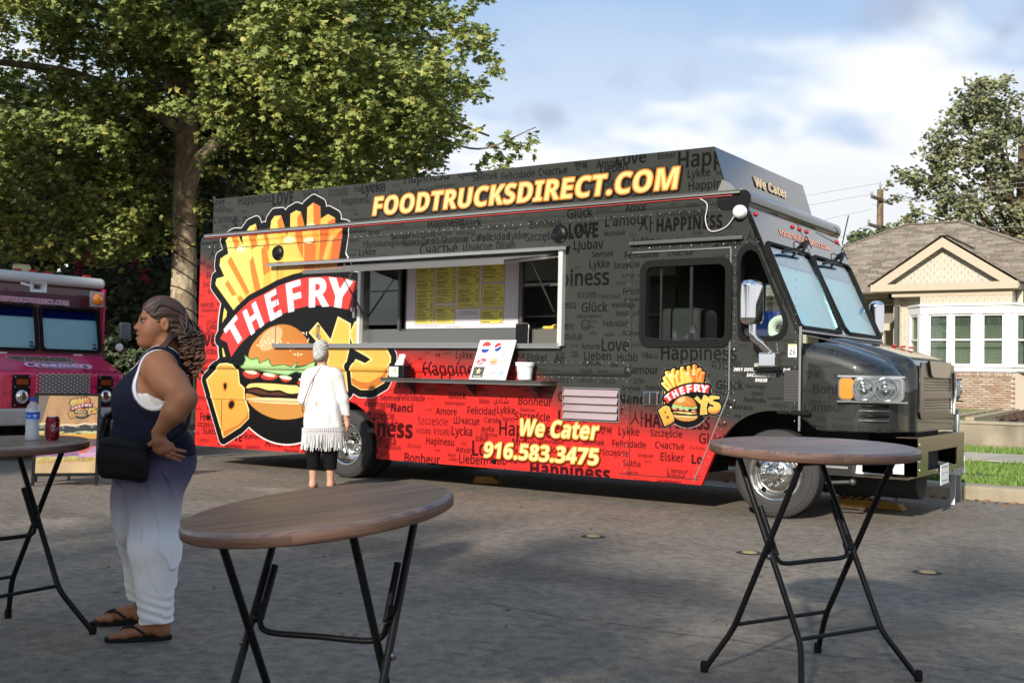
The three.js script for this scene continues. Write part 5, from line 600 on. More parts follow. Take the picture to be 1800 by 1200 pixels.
  { const F = new THREE.Group(); F.name = 'hatch_flap'; truck.add(F); F.position.set(-3.995, 2.675, 0.015); F.rotation.x = 0.165; // hangs out over the counter, hinge at the wall
    P('flap_skin', box(2.91, 0.025, 0.985, 0, 0, 0.4925), std([0.62, 0.60, 0.56], 0.34, 1), null, F); P('flap_hem', [box(2.91, 0.045, 0.03, 0, -0.008, 0.98), box(0.03, 0.045, 0.985, -1.44, -0.008, 0.49), box(0.03, 0.045, 0.985, 1.44, -0.008, 0.49)], M.brushed, null, F); P('latch', [bar([-0.78, -0.02, 0.86], [-0.78, -0.12, 0.93], 0.012, 6), bar([-0.78, -0.12, 0.93], [-0.70, -0.14, 0.93], 0.010, 6), ball(0.02, -0.78, -0.03, 0.85)], M.chrome, null, F); }
  P('gas_strut', [bar([-2.56, 2.05, -0.02], [-2.565, 2.35, 0.25], 0.010, 8), bar([-2.565, 2.35, 0.25], [-2.57, 2.56, 0.44], 0.006, 8)], M.darkSteel); P('gas_strut', [bar([-5.38, 2.05, -0.02], [-5.375, 2.35, 0.25], 0.010, 8), bar([-5.375, 2.35, 0.25], [-5.37, 2.56, 0.44], 0.006, 8)], M.darkSteel);
  P('hinge_latch', [box(0.03, 0.12, 0.05, -5.49, 2.08, 0.03), box(0.02, 0.05, 0.08, -5.49, 2.12, 0.06)], M.steel); P('wall_latch', [cyl(0.03, 0.03, 0.03, -6.12, 1.79, 0.015, 12, 'z'), box(0.02, 0.16, 0.03, -6.13, 1.86, 0.03, 0, 0, -0.1)], M.steel);
  // counter inside the hatch
  P('counter_front', [box(2.40, 0.17, 0.02, -4.22, 1.785, -0.10), box(2.95, 0.03, 0.6, -3.945, 1.865, -0.42)], std([0.30, 0.31, 0.28], 0.3, 1)); for (const q of [box(0.035, 0.82, 0.04, -4.83, 2.27, -0.06), box(0.035, 0.82, 0.04, -3.02, 2.27, -0.06), box(0.55, 0.02, 0.03, -2.77, 2.35, -0.06), box(0.55, 0.02, 0.03, -5.12, 2.35, -0.06)]) P('window_mullion', q, M.darkSteel);
  for (const q of [box(0.55, 0.42, 0.006, -5.12, 2.14, -0.065), box(0.5, 0.3, 0.006, -2.76, 2.51, -0.065), box(0.55, 0.30, 0.006, -5.12, 2.51, -0.065)]) P('window_pane', q, M.pane);
  P('kitchen_hood', [box(5.4, 0.5, 1.0, -4.4, 2.82, -2.1), box(5.4, 0.9, 0.75, -4.4, 1.1, -2.25), box(5.0, 0.03, 0.35, -4.4, 2.15, -2.45), box(0.5, 0.4, 0.4, -3.2, 1.75, -2.2), box(0.4, 0.3, 0.4, -5.2, 1.72, -2.2)], M.brushed);
  // shelf under the hatch
  P('shelf', [box(2.29, 0.035, 0.32, -3.635, 1.265, 0.16), box(2.29, 0.05, 0.012, -3.635, 1.258, 0.314), box(0.012, 0.05, 0.30, -2.496, 1.258, 0.16)], std([0.40, 0.38, 0.35], 0.33, 1)); P('shelf_bracket', [0, 1, 2].map((i) => prism([[0, 0], [0.26, 0], [0, -0.16]].map(([a, b]) => [a, b]), 0.012, 0).rotateY(-Math.PI / 2).translate(-4.5 + i * 0.9, 1.25, 0.0)), M.darkSteel);
  // louvres of the fridge vent
  P('vent_frame', [box(0.70, 0.012, 0.012, -2.055, 1.215, 0.006), box(0.70, 0.012, 0.012, -2.055, 0.865, 0.006), box(0.012, 0.35, 0.012, -2.405, 1.04, 0.006), box(0.012, 0.35, 0.012, -1.705, 1.04, 0.006)], M.steel);
  P('vent_back', box(0.68, 0.33, 0.006, -2.055, 1.04, 0.002), M.dark); for (let i = 0; i < 4; i++) P('louvre', wrapUV(box(0.67, 0.075, 0.006, -2.055, 1.165 - i * 0.083, 0.020, -0.42)), phys([0.62, 0.46, 0.45], 0.34, 0.7));
  P('side_vent', [box(0.15, 0.30, 0.006, 0.18, 1.29, 0.003), ...[0, 1, 2, 3, 4, 5, 6, 7, 8, 9].map((i) => box(0.14, 0.006, 0.014, 0.18, 1.42 - i * 0.028, 0.008))], std([0.10, 0.10, 0.095], 0.4, 0.7));
  // round vents
  for (const s of [-2.49, -6.92]) { const g = P('round_vent', [lathe([[0.001, 0.045], [0.05, 0.045], [0.085, 0.035], [0.10, 0.012], [0.105, 0]], 24).rotateX(Math.PI / 2).translate(s, 2.905, 0), ...[0.03, 0.06].map((r) => new THREE.TorusGeometry(r, 0.006, 6, 20).translate(s, 2.905, 0.046))], M.blackPaint); }
  // side windows
  const ring = (pts, inner, z0, d) => prism(pts, d, z0, [inner]);
  P('window_frame', ring(rrect(-1.475, 1.66, -0.445, 2.565, 0.12), rrect(-1.405, 1.73, -0.515, 2.495, 0.08), -0.02, 0.042), M.blackRubber);
  P('window_frame', [box(0.03, 0.78, 0.02, -0.90, 2.11, -0.02), box(0.02, 0.78, 0.02, -1.25, 2.11, -0.035), box(0.9, 0.012, 0.02, -0.96, 1.745, -0.02)], std([0.03, 0.03, 0.03], 0.35, 0.5));
  P('sliding_pane', box(0.50, 0.77, 0.005, -1.155, 2.11, -0.028), M.pane, 'left sliding pane, closed'); P('latch', [box(0.055, 0.085, 0.02, -0.865, 1.845, 0.0), box(0.02, 0.05, 0.03, -0.84, 1.845, 0.01)], M.chrome);
  const q2 = (k, c = [-0.16, 2.1]) => quarter.map(([a, b]) => [c[0] + (a - c[0]) * k, c[1] + (b - c[1]) * (1 + (k - 1) * 0.7)]);
  P('corner_window_frame', ring(q2(1.11), q2(0.93), -0.01, 0.026), M.blackRubber); P('corner_window', prism(q2(0.95), 0.005, -0.03), M.pane); P('corner_window', prism(q2(0.95), 0.005, -TW_ + 0.02), M.pane); P('window_pane', prism(drv, 0.005, -TW_ + 0.02), M.pane);
  // slanted front with two windscreens
  const FR = new THREE.Group(); FR.name = 'windscreen_panel'; truck.add(FR); FR.position.set(0.255, 1.83, 0); // child axes: x across to the far side, y up the slope, z out
  const ex = V(0, 0, -1), ey = V(-0.585, 1.315, 0).normalize(), ez = ex.clone().cross(ey); FR.quaternion.setFromRotationMatrix(new THREE.Matrix4().makeBasis(ex, ey, ez));
  const SL = 1.44, wl = [[0.055, 0.06], [0.10, 0.035], [1.20, 0.035], [1.275, 0.10], [1.335, 0.82], [1.30, 0.915], [1.22, 0.945], [0.14, 0.945], [0.085, 0.90]], wr = wl.map(([a, b]) => [TW_ - a, b]).reverse();
  const inflate = (p, k) => { const c = [p.reduce((s, q) => s + q[0], 0) / p.length, p.reduce((s, q) => s + q[1], 0) / p.length]; return p.map(([a, b]) => { const d = Math.hypot(a - c[0], b - c[1]); return [a + (a - c[0]) / d * k, b + (b - c[1]) / d * k]; }); };
  P('front_panel', uvOf(prism([[0, -0.02], [TW_, -0.02], [TW_, SL], [0, SL]], 0.05, -0.05, [wl, wr]), () => [0.992, 0.5]), frontMat, 'glossy slanted front above the hood', FR);
  const sheenTex = canvasTex(256, 256, (x) => { x.fillStyle = '#b4c0c3'; x.fillRect(0, 0, 256, 256); x.fillStyle = '#9fd6dd'; x.fillRect(26, 190, 50, 52); x.fillStyle = '#74b4c4'; for (let i = 0; i < 6; i++) x.fillRect(30, 196 + i * 7, 40, 2); });
  const sheenM = phys([1, 1, 1], 0.20, 0.55, { map: sheenTex });  // added panel, its pale tone stands in for sky mirrored in the glass
  for (const [w, k] of [[wl, 0], [wr, 1]]) {
    P('windscreen_rubber', prism(inflate(w, 0.035), 0.03, -0.012, [inflate(w, -0.012)]), M.blackRubber, null, FR);
    P('windscreen', prism(inflate(w, 0.005), 0.006, -0.012), phys([0.80, 0.95, 0.98], 0.015, 0, { transmission: 1, thickness: 0, ior: 1.5 }), null, FR);
    P('tint_band', prism([[w[0][0] < 1 ? 0.09 : TW_ - 1.31, 0.74], [w[0][0] < 1 ? 1.31 : TW_ - 0.09, 0.74], [w[0][0] < 1 ? 1.29 : TW_ - 0.10, 0.93], [w[0][0] < 1 ? 0.10 : TW_ - 1.29, 0.93]], 0.004, -0.022), phys([0.16, 0.36, 0.66], 0.02, 0, { transmission: 1, thickness: 0 }), 'blue tinted strip at the top of the windscreen', FR);
    P('sky_sheen_panel', uvOf(prism(inflate(w, 0.004), 0.008, -0.040), (x, y) => [(x - (k ? 1.38 : 0.05)) / 1.3, y / 0.95]), sheenM, 'silver blue panel added behind the windscreen as sky reflection', FR);
  }
  P('panel_seam', box(0.006, 0.45, 0.004, TW_ / 2, 1.18, 0.001), seamM, null, FR);
  const fr2 = []; for (let i = 0; i < 60; i++) { for (const yy of [0.012, 1.375]) fr2.push(new THREE.SphereGeometry(0.008, 5, 3).scale(1, 1, 0.5).translate(0.05 + i * 0.0445, yy, 0.002)); } P('rivets', fr2, M.chrome, null, FR).userData.kind = 'stuff';
  P('marker_light', [[0.12, 1.27], [TW_ / 2 - 0.22, 1.27], [TW_ / 2, 1.27], [TW_ / 2 + 0.22, 1.27], [TW_ - 0.12, 1.27]].map(([a, b]) => ball(0.025, a, b, 0.008, 1.2, 1, 0.7, 10)), M.red, null, FR);
  const decal = (t, w, h, col, rim, it) => canvasTex(1024, 192, (x) => { x.clearRect(0, 0, 1024, 192); x.font = (it ? 'italic ' : '') + 'bold 130px sans-serif'; const mw = x.measureText(t).width; x.translate(14, 140); x.scale(996 / mw, 1); x.lineJoin = 'round'; x.lineWidth = 12; x.strokeStyle = rim; x.strokeText(t, 0, 0); x.fillStyle = col; x.fillText(t, 0, 0); });
  const letter = (tex, w, h) => { const q = new THREE.PlaneGeometry(w, h); return [q, std([1, 1, 1], 0.5, 0, { map: tex, transparent: true, alphaTest: 0.4 })]; };
  { const [q, m] = letter(decal('FOODTRUCKSDIRECT.COM', 1, 1, '#efb9a0', '#b9583c', true), 1.60, 0.15); P('lettering', q.translate(1.39, 1.135, 0.004), m, 'pale red web address over the windscreens', FR); }
  { const d = V(-0.15, 0.485, 0).normalize(), B = new THREE.Matrix4().makeBasis(V(0, 0, -1), d, V(0, 0, -1).cross(d)), [q, m] = letter(decal('We Cater', 1, 1, '#e8d6ae', '#b98046', true), 0.98, 0.24); P('lettering', q.applyMatrix4(B).translate(-0.607 + 0.012, 3.475, -1.36), m, 'cream words on the front of the sign box'); }
  // wipers hung from above, antenna, rounded brow
  for (const [a, b] of [[1.30, 0.0], [2.52, 0.0]]) P('wiper', [tube([[a, 1.08, 0.03], [a - 0.16, 1.02, 0.06], [a - 0.33, 0.93, 0.045]], 0.018, 12, 6), ball(0.035, a, 1.08, 0.02), tube([[a - 0.95, 0.86, 0.03], [a - 0.6, 0.90, 0.045], [a - 0.28, 0.90, 0.03]], 0.014, 12, 6), tube([[a - 0.33, 0.93, 0.04], [a - 0.1, 1.12, 0.07], [a + 0.02, 1.12, 0.05], [a - 0.02, 1.0, 0.06]], 0.006, 16, 5), tube([[a - 0.95, 0.875, 0.05], [a - 0.6, 0.93, 0.06], [a - 0.28, 0.92, 0.045]], 0.006, 12, 5)], M.blackPaint, null, FR);
  P('antenna', bar([-0.24, 2.98, -TW_ - 0.02], [-0.17, 3.32, -TW_ - 0.03], 0.007, 6), M.blackPaint);
  P('brow', uvOf(prism(rrect(-0.62, 3.04, -0.255, 3.225, 0.085, 6), TW_ + 0.03, -TW_ - 0.015), () => [0.992, 0.5]), frontMat);
  P('camera_dome', [ball(0.068, -0.36, 3.0, 0.05, 1, 1, 1, 20), cyl(0.06, 0.07, 0.05, -0.36, 3.0, 0.01, 18, 'z')], std([0.78, 0.78, 0.76], 0.35), 'white round camera at the front corner'); P('camera_cable', tube([[-0.40, 2.98, 0.05], [-0.52, 2.86, 0.02], [-0.68, 2.83, 0.02], [-0.74, 2.95, 0.02], [-0.72, 3.10, 0.025], [-0.80, 3.17, 0.02]], 0.0055, 30, 6), std([0.6, 0.58, 0.54], 0.5));
  // door handle and number sticker
  P('door_handle', [rbox(0.17, 0.145, 0.03, 0.01, -1.33, 1.125, 0.012), box(0.05, 0.11, 0.02, -1.36, 1.125, 0.03)], M.chrome);
  P('number_sticker', uvOf(box(0.085, 0.125, 0.004, 0.182, 1.628, 0.003), (x, y) => [(x - 0.1395) / 0.085, (y - 1.5655) / 0.125]), std([1, 1, 1], 0.6, 0, { map: canvasTex(96, 128, (x) => { x.fillStyle = '#e4e2da'; x.fillRect(0, 0, 96, 128); x.fillStyle = '#d9c98a'; x.fillRect(0, 0, 96, 22); x.fillStyle = '#111'; x.font = 'bold 68px sans-serif'; x.textAlign = 'center'; x.fillText('26', 48, 102); }) }), 'white sticker with the number 26');
  P('fuel_cap', [cyl(0.03, 0.03, 0.01, -3.32, 0.355, 0.005, 14, 'z'), cyl(0.035, 0.035, 0.01, -8.22, 0.67, 0.005, 14, 'z')], M.dark);
  // mirrors
  for (const far of [0, 1]) { const MR = new THREE.Group(); MR.name = 'mirror'; truck.add(MR); MR.position.set(far ? 0.12 : -0.15, 2.085, far ? -TW_ - 0.20 : 0.22); MR.rotation.y = far ? 0.35 : -0.12; MR.scale.setScalar(1.1);
    P('mirror_shell', new RoundedBoxGeometry(0.15, 0.40, 0.25, 4, 0.065), M.chrome, null, MR); P('mirror_arm', [tube([[0.01, -0.18, 0], [0.02, -0.30, 0], [0.06, -0.36, far ? 0.05 : -0.06], [0.10, -0.44, far ? 0.15 : -0.15]], 0.035, 20, 10), rbox(0.16, 0.14, 0.12, 0.02, 0.09, -0.50, far ? 0.17 : -0.16)], M.chrome, null, MR); P('mirror_base', rbox(0.24, 0.03, 0.12, 0.01, 0.08, -0.585, far ? 0.17 : -0.165), M.blackPaint, null, MR); }
  P('seat', [rbox(0.5, 0.7, 0.5, 0.08, -1.25, 1.75, -0.7), rbox(0.5, 0.16, 0.5, 0.06, -1.0, 1.35, -0.7)], std([0.02, 0.02, 0.02], 0.8)); P('dashboard', rbox(0.35, 0.4, TW_ - 0.2, 0.08, 0.0, 1.52, -TW_ / 2), std([0.02, 0.02, 0.02], 0.7)); P('steering_wheel', new THREE.TorusGeometry(0.2, 0.015, 8, 26).rotateY(1.2).translate(-0.38, 1.72, -0.72), M.blackRubber);
}
{ // bonnet: fender shell with raised middle pod, blended
  const W = TW_, topY = (s) => 1.80 - 0.10 * s - 0.10 * s * s;
  const sdf = (x, y, z) => {
    const zc = z + W / 2, taper = 0.10 * Math.max(0, x - 0.3);
    // fenders: plan rounded at the nose, top falling away
    const hw = W / 2 - 0.01 - taper, r = 0.40, dx = Math.max(x - (1.13 - r), 0), dz = Math.max(Math.abs(zc) - (hw - r), 0);
    let plan = Math.hypot(dx, dz) - r; plan = Math.max(plan, Math.abs(zc) - hw, -(x - 0.265));
    const ty = topY(x) - 0.02 - 0.10 * Math.max(0, x - 0.55), f = smax(plan, y - ty, 0.22);
    const pr = 0.10, pdx = Math.max(x - (1.185 - pr), 0), pdz = Math.max(Math.abs(zc) - (0.80 - pr), 0), pod = smax(Math.max(Math.hypot(pdx, pdz) - pr, -(x - 0.3)), y - (topY(x) + 0.045 - 0.02 * x), 0.14);
    let d = smin(f, pod, 0.07);
    // valley between pod and fender on the nose
    d = Math.max(d, 0.865 - y);
    d = smax(d, 0.60 - Math.hypot(x, y - 0.43), 0.03);
    const core = Math.max(d + 0.05, 0.8 - y); return d;
  };
  const g = nets(sdf, [0.22, 0.82, -W - 0.05], [1.28, 1.92, 0.05], 0.026); uvOf(g, (x, y) => [(Math.min(x, 1.28) - WS0) / 9.9, (y - 0.2) / 3.56]);
  P('bonnet', g, hoodMat, 'gloss black bonnet with words on its sides');
  P('bonnet_crease', [tube([[0.30, 1.775, -0.06], [0.65, 1.70, -0.075], [0.95, 1.60, -0.13], [1.06, 1.50, -0.20]], 0.007, 20, 5)], M.darkSteel);
  P('bonnet_latch', [rbox(0.20, 0.05, 0.04, 0.02, 0.28, 1.03, 0.02), rbox(0.12, 0.035, 0.03, 0.012, 0.10, 1.03, 0.02)], M.blackRubber);
  P('nose_marker', [0, 1, 2].map((i) => ball(0.02, 0.62 + i * 0.05, 1.742 - i * 0.006, -1.9 - i * 0.14, 1.6, 0.6, 1, 8)), M.red);
  // slots under the lamp
  for (let i = 0; i < 4; i++) P('fender_slot', tube([[0.80, 1.115 - i * 0.045, -0.075], [0.93, 1.115 - i * 0.045, -0.10], [1.04, 1.115 - i * 0.045, -0.21]], 0.012, 12, 6), i % 2 ? M.darkSteel : M.blackPaint);
  // headlamps, both sides
  for (const far of [0, 1]) {
    const HL = new THREE.Group(); HL.name = 'headlight'; truck.add(HL); const sg = far ? -1 : 1; HL.scale.setScalar(1.14); HL.position.set(0.90, 1.275, far ? -W + 0.075 : -0.075); HL.rotation.y = far ? Math.PI - 0.30 : 0.30;
    const q = far ? -1 : 1; // local x along the lamp (towards the nose when near), z outward
    P('housing', prism(rrect(-0.245, -0.10, 0.27, 0.10, 0.05), 0.07, -0.095), std([0.42, 0.42, 0.42], 0.18, 1), null, HL); P('lamp_bezel', prism(rrect(-0.118, -0.095, 0.255, 0.095, 0.03), 0.012, -0.004, [rrect(-0.105, -0.085, 0.245, 0.085, 0.025)]), M.chrome, null, HL);
    P('turn_lens', prism(far ? rrect(0.12, -0.085, 0.235, 0.085, 0.035) : rrect(-0.235, -0.085, -0.12, 0.085, 0.035), 0.03, -0.02, [], 0.006), M.amber, null, HL);
    for (const [cx, R] of [[-0.045 * q, 0.088], [0.125 * q, 0.092]]) { P('reflector', [lathe([[0.012, -0.045], [0.05, -0.03], [0.078, 0.005], [R, 0.028]], 28).rotateX(Math.PI / 2).translate(cx, 0, 0.022), ball(0.02, cx, 0, 0.0, 1, 1, 1.4, 10), new THREE.TorusGeometry(R, 0.006, 6, 28).translate(cx, 0, 0.046)], M.chrome, null, HL); P('lens', lathe([[0.001, 0.05], [0.05, 0.046], [0.08, 0.036], [R, 0.028]], 28).rotateX(Math.PI / 2).translate(cx, 0, 0.024), M.pane, null, HL); }
    P('trim_bar', [box(0.52, 0.014, 0.03, 0.01, 0.102, 0.005), box(0.55, 0.012, 0.03, 0.02, -0.105, 0.005)], M.chrome, null, HL);
  }
  // grille plate on the nose: plate axes x across to the far side, y up
  const GR = new THREE.Group(); GR.name = 'grille'; truck.add(GR); GR.position.set(1.187, 0, -W / 2); GR.rotation.y = Math.PI / 2;
  const notch = [[-0.70, 1.06], [-0.66, 1.0], [-0.58, 0.985], [0.58, 0.985], [0.66, 1.0], [0.70, 1.06], [0.68, 1.48], [0.63, 1.54], [0.42, 1.545], [0.36, 1.47], [0.30, 1.44], [-0.30, 1.44], [-0.36, 1.47], [-0.42, 1.545], [-0.63, 1.54], [-0.68, 1.48]];
  P('grille_plate', prism(notch, 0.02, 0.0, [rrect(-0.56, 1.255, 0.52, 1.395, 0.012, 2), rrect(-0.55, 1.075, 0.53, 1.19, 0.012, 2)], 0.004), std([0.15, 0.13, 0.11], 0.25, 1), 'bronze tinted polished grille plate', GR);
  P('grille_latch', prism([[-0.44, 1.56], [0.44, 1.56], [0.36, 1.42], [0.28, 1.395], [-0.28, 1.395], [-0.36, 1.42]], 0.025, 0.018, [], 0.006), std([0.24, 0.21, 0.18], 0.2, 1), null, GR);
  const bars = []; for (const [y0, n] of [[1.255, 5], [1.075, 4]]) { for (let i = 0; i <= n; i++) bars.push(box(1.09, 0.009, 0.012, -0.01, y0 + i * 0.0285, 0.004)); for (let i = 0; i < n; i++) for (let k = 0; k < 19; k++) bars.push(box(0.018, 0.0285, 0.012, -0.54 + k * 0.058 + (i % 2) * 0.029, y0 + (i + 0.5) * 0.0285, 0.004)); } P('grille_mesh', bars, std([0.40, 0.36, 0.32], 0.3, 1), null, GR); P('grille_void', box(1.1, 0.34, 0.004, -0.01, 1.235, -0.002), M.dark, null, GR);
  P('grille_rim', [tube([[0.60, 1.02, 0.03], [0.64, 1.25, 0.035], [0.62, 1.46, 0.03]], 0.016, 16, 8)], M.chrome, null, GR);
  // bumper
  const BP = new THREE.Group(); BP.name = 'bumper'; truck.add(BP); BP.position.set(1.25, 0, -W / 2); BP.rotation.y = Math.PI / 2; const bm = std([0.30, 0.24, 0.19], 0.24, 1);
  P('bumper_face', prism([[-0.94, 0.46], [0.90, 0.46], [0.96, 0.82], [-0.94, 0.82]], 0.02, -0.02, [[[-0.55, 0.50], [0.64, 0.50], [0.64, 0.68], [-0.55, 0.68]]], 0.005), bm, null, BP); P('bumper_shelf', [box(1.88, 0.012, 0.2, 0, 0.823, -0.10), box(1.84, 0.012, 0.18, 0, 0.462, -0.10)], bm, null, BP);
  for (const sg of [-1, 1]) { const wing = prism([[0, 0.46], [0.52, 0.50], [0.52, 0.80], [0, 0.82]], 0.02, -0.02, [], 0.004); if (sg > 0) P('bumper_wing', wing.rotateY(0.93).translate(0.945, 0, 0), bm, null, BP); else P('bumper_wing', wing.scale(-1, 1, 1).rotateY(-0.93).translate(-0.94, 0, 0), M.blackPaint, 'dark end of the bumper', BP); }
  P('bumper_bolt', [-0.90, -0.90, -0.90, -0.90].map((x, i) => ball(0.012, x, 0.52 + i * 0.08, 0.004)), M.chrome, null, BP); P('bumper_back', box(1.3, 0.24, 0.02, 0.05, 0.63, -0.32), M.dark, null, BP);
  P('number_plate', uvOf(box(0.32, 0.20, 0.006, 0.03, 0.435, 0.015, 0, 0, 0.04), (x, y) => [(x + 0.13) / 0.32, (y - 0.335) / 0.2]), std([1, 1, 1], 0.7, 0, { map: canvasTex(160, 100, (x) => { x.fillStyle = '#dcdcd8'; x.fillRect(0, 0, 160, 100); x.fillStyle = '#3b3f4a'; for (let i = 0; i < 6; i++) x.fillRect(14 + i * 22, 10, 14, 8); x.fillRect(18, 44, 26, 5); x.fillRect(60, 40, 10, 6); x.fillRect(100, 42, 30, 5); for (let i = 0; i < 7; i++) x.fillRect(16 + i * 18, 78, 9, 10); }) }), 'paper tag hanging under the bumper', BP);
  P('inner_apron', [box(0.5, 0.02, 2.2, 0.95, 0.45, -W / 2), box(0.35, 0.16, 0.02, 0.86, 0.55, -0.28)], bm, 'polished apron behind the bumper end'); P('apron_panel', [prism([[0.72, 0.47], [1.0, 0.47], [0.98, 0.62], [0.74, 0.63]], 0.006, -0.262), box(0.10, 0.12, 0.008, 1.12, 0.55, -0.258)], std([0.6, 0.6, 0.6], 0.4));
}
{ // wheels, axles and what hangs under the floor
  const tyreM = std([0.035, 0.033, 0.031], 0.85, 0, { bumpMap: asphaltBump, bumpScale: 0.003 }), dirtyRim = std([0.62, 0.60, 0.56], 0.14, 1);
  const wheel = (s, z, out, w, dual) => {
    const WH = new THREE.Group(); WH.name = numbered('wheel'); truck.add(WH); WH.position.set(s, 0.43, z); WH.rotation.y = out > 0 ? 0 : Math.PI;
    const R = 0.43, r = 0.262, t = w / 2; // profile in (radius, depth); depth + is outward
    const tp = [[r, t - 0.02], [r + 0.02, t], [r + 0.05, t + 0.004], [r + 0.10, t + 0.006], [R - 0.035, t - 0.008], [R - 0.008, t - 0.03], [R, t - 0.05], [R, -t + 0.05], [R - 0.035, -t + 0.01], [r, -t + 0.02]];
    const grooves = [-0.25, 0, 0.25].map((k) => new THREE.TorusGeometry(R - 0.001, 0.006, 6, 40).translate(0, 0, k * w)); const ribs = [0.30, 0.335, 0.37].map((q) => new THREE.TorusGeometry(q, 0.003, 5, 44).translate(0, 0, t + 0.004));
    P('tyre', [lathe(tp, 56).rotateX(Math.PI / 2), ...ribs], tyreM, null, WH); P('tread_groove', grooves, M.dark, null, WH);
    const rimP = dual ? [[r + 0.004, t - 0.012], [r - 0.01, t - 0.006], [r - 0.03, t - 0.03], [r - 0.045, -0.02], [0.17, -0.045], [0.12, -0.05], [0.085, -0.03], [0.07, 0.03], [0.04, 0.04], [0.001, 0.04]] : [[r + 0.004, t - 0.012], [r - 0.008, t - 0.004], [r - 0.03, t - 0.02], [r - 0.045, t - 0.06], [0.19, t - 0.055], [0.17, t - 0.02], [0.14, t + 0.012], [0.10, t + 0.016], [0.075, t + 0.02], [0.07, t + 0.055], [0.05, t + 0.066], [0.001, t + 0.066]];
    P('rim', lathe(rimP, 48).rotateX(Math.PI / 2), dirtyRim, null, WH);
    const nz = dual ? -0.03 : t + 0.025; for (let i = 0; i < 10; i++) { const a = i * Math.PI / 5; P('wheel_nut', [cyl(0.019, 0.016, 0.045, Math.cos(a) * 0.115, Math.sin(a) * 0.115, nz, 6, 'z'), ball(0.016, Math.cos(a) * 0.115, Math.sin(a) * 0.115, nz + 0.022)], M.chrome, null, WH); }
    P('hand_hole', [0, 1, 2, 3, 4].map((i) => { const a = i * 1.2566 + 0.25; return ball(0.026, Math.cos(a) * 0.19, Math.sin(a) * 0.19, (dual ? -0.035 : t - 0.042), 1, 1, 0.35, 10); }), M.dark, null, WH);
  };
  wheel(0, -0.17, 1, 0.25, false); wheel(0, -TW_ + 0.17, -1, 0.25, false); wheel(-5.67, -0.17, 1, 0.24, true); wheel(-5.67, -0.45, 1, 0.24, true); wheel(-5.67, -TW_ + 0.17, -1, 0.24, true);
  const um = std([0.016, 0.016, 0.017], 0.8);
  P('chassis', [box(9.0, 0.2, 0.1, -3.6, 0.55, -0.95), box(9.0, 0.2, 0.1, -3.6, 0.55, -TW_ + 0.95), cyl(0.09, 0.09, 2.2, -5.67, 0.43, -TW_ / 2, 12, 'z'), cyl(0.07, 0.07, 2.2, 0, 0.42, -TW_ / 2, 12, 'z'), ball(0.24, -5.67, 0.43, -TW_ / 2), box(1.1, 0.5, 0.9, 0.55, 0.66, -TW_ / 2), box(0.9, 0.34, 0.5, -4.35, 0.36, -0.9), box(1.5, 0.35, 0.5, -2.2, 0.42, -TW_ + 0.7), cyl(0.22, 0.22, 1.0, 0.55, 0.38, -TW_ / 2, 16, 'x')], um);
  P('wheel_housing', [box(1.5, 0.02, 0.9, -0.05, 1.08, -0.5), box(0.02, 0.6, 0.8, -0.78, 0.78, -0.5), box(1.4, 0.7, 0.02, 0, 0.75, -0.75), box(1.3, 0.02, 0.9, -5.67, 1.0, -0.5), box(1.3, 0.6, 0.02, -5.67, 0.7, -0.75), box(0.02, 0.55, 0.7, -6.28, 0.72, -0.42), box(0.02, 0.55, 0.7, -5.06, 0.72, -0.42), box(1.4, 0.7, 0.02, 0, 0.75, -TW_ + 0.75)], um);
  P('tie_rod', [bar([0.42, 0.36, -0.30], [0.68, 0.385, -0.30], 0.02, 8), ball(0.035, 0.68, 0.385, -0.30)], M.darkSteel); P('crossmember', box(0.3, 0.02, 0.1, 0.5, 0.52, -0.3), M.brushed);
  P('rear_step', [box(0.34, 0.035, 2.2, -8.66, 0.44, -TW_ / 2), ...[0, 1, 2, 3, 4, 5, 6, 7].map((i) => box(0.02, 0.05, 0.03, -8.52 - i * 0.04, 0.445, -0.27, 0, 0, 0.5))], M.alu, 'bright tread plate step at the rear');
}
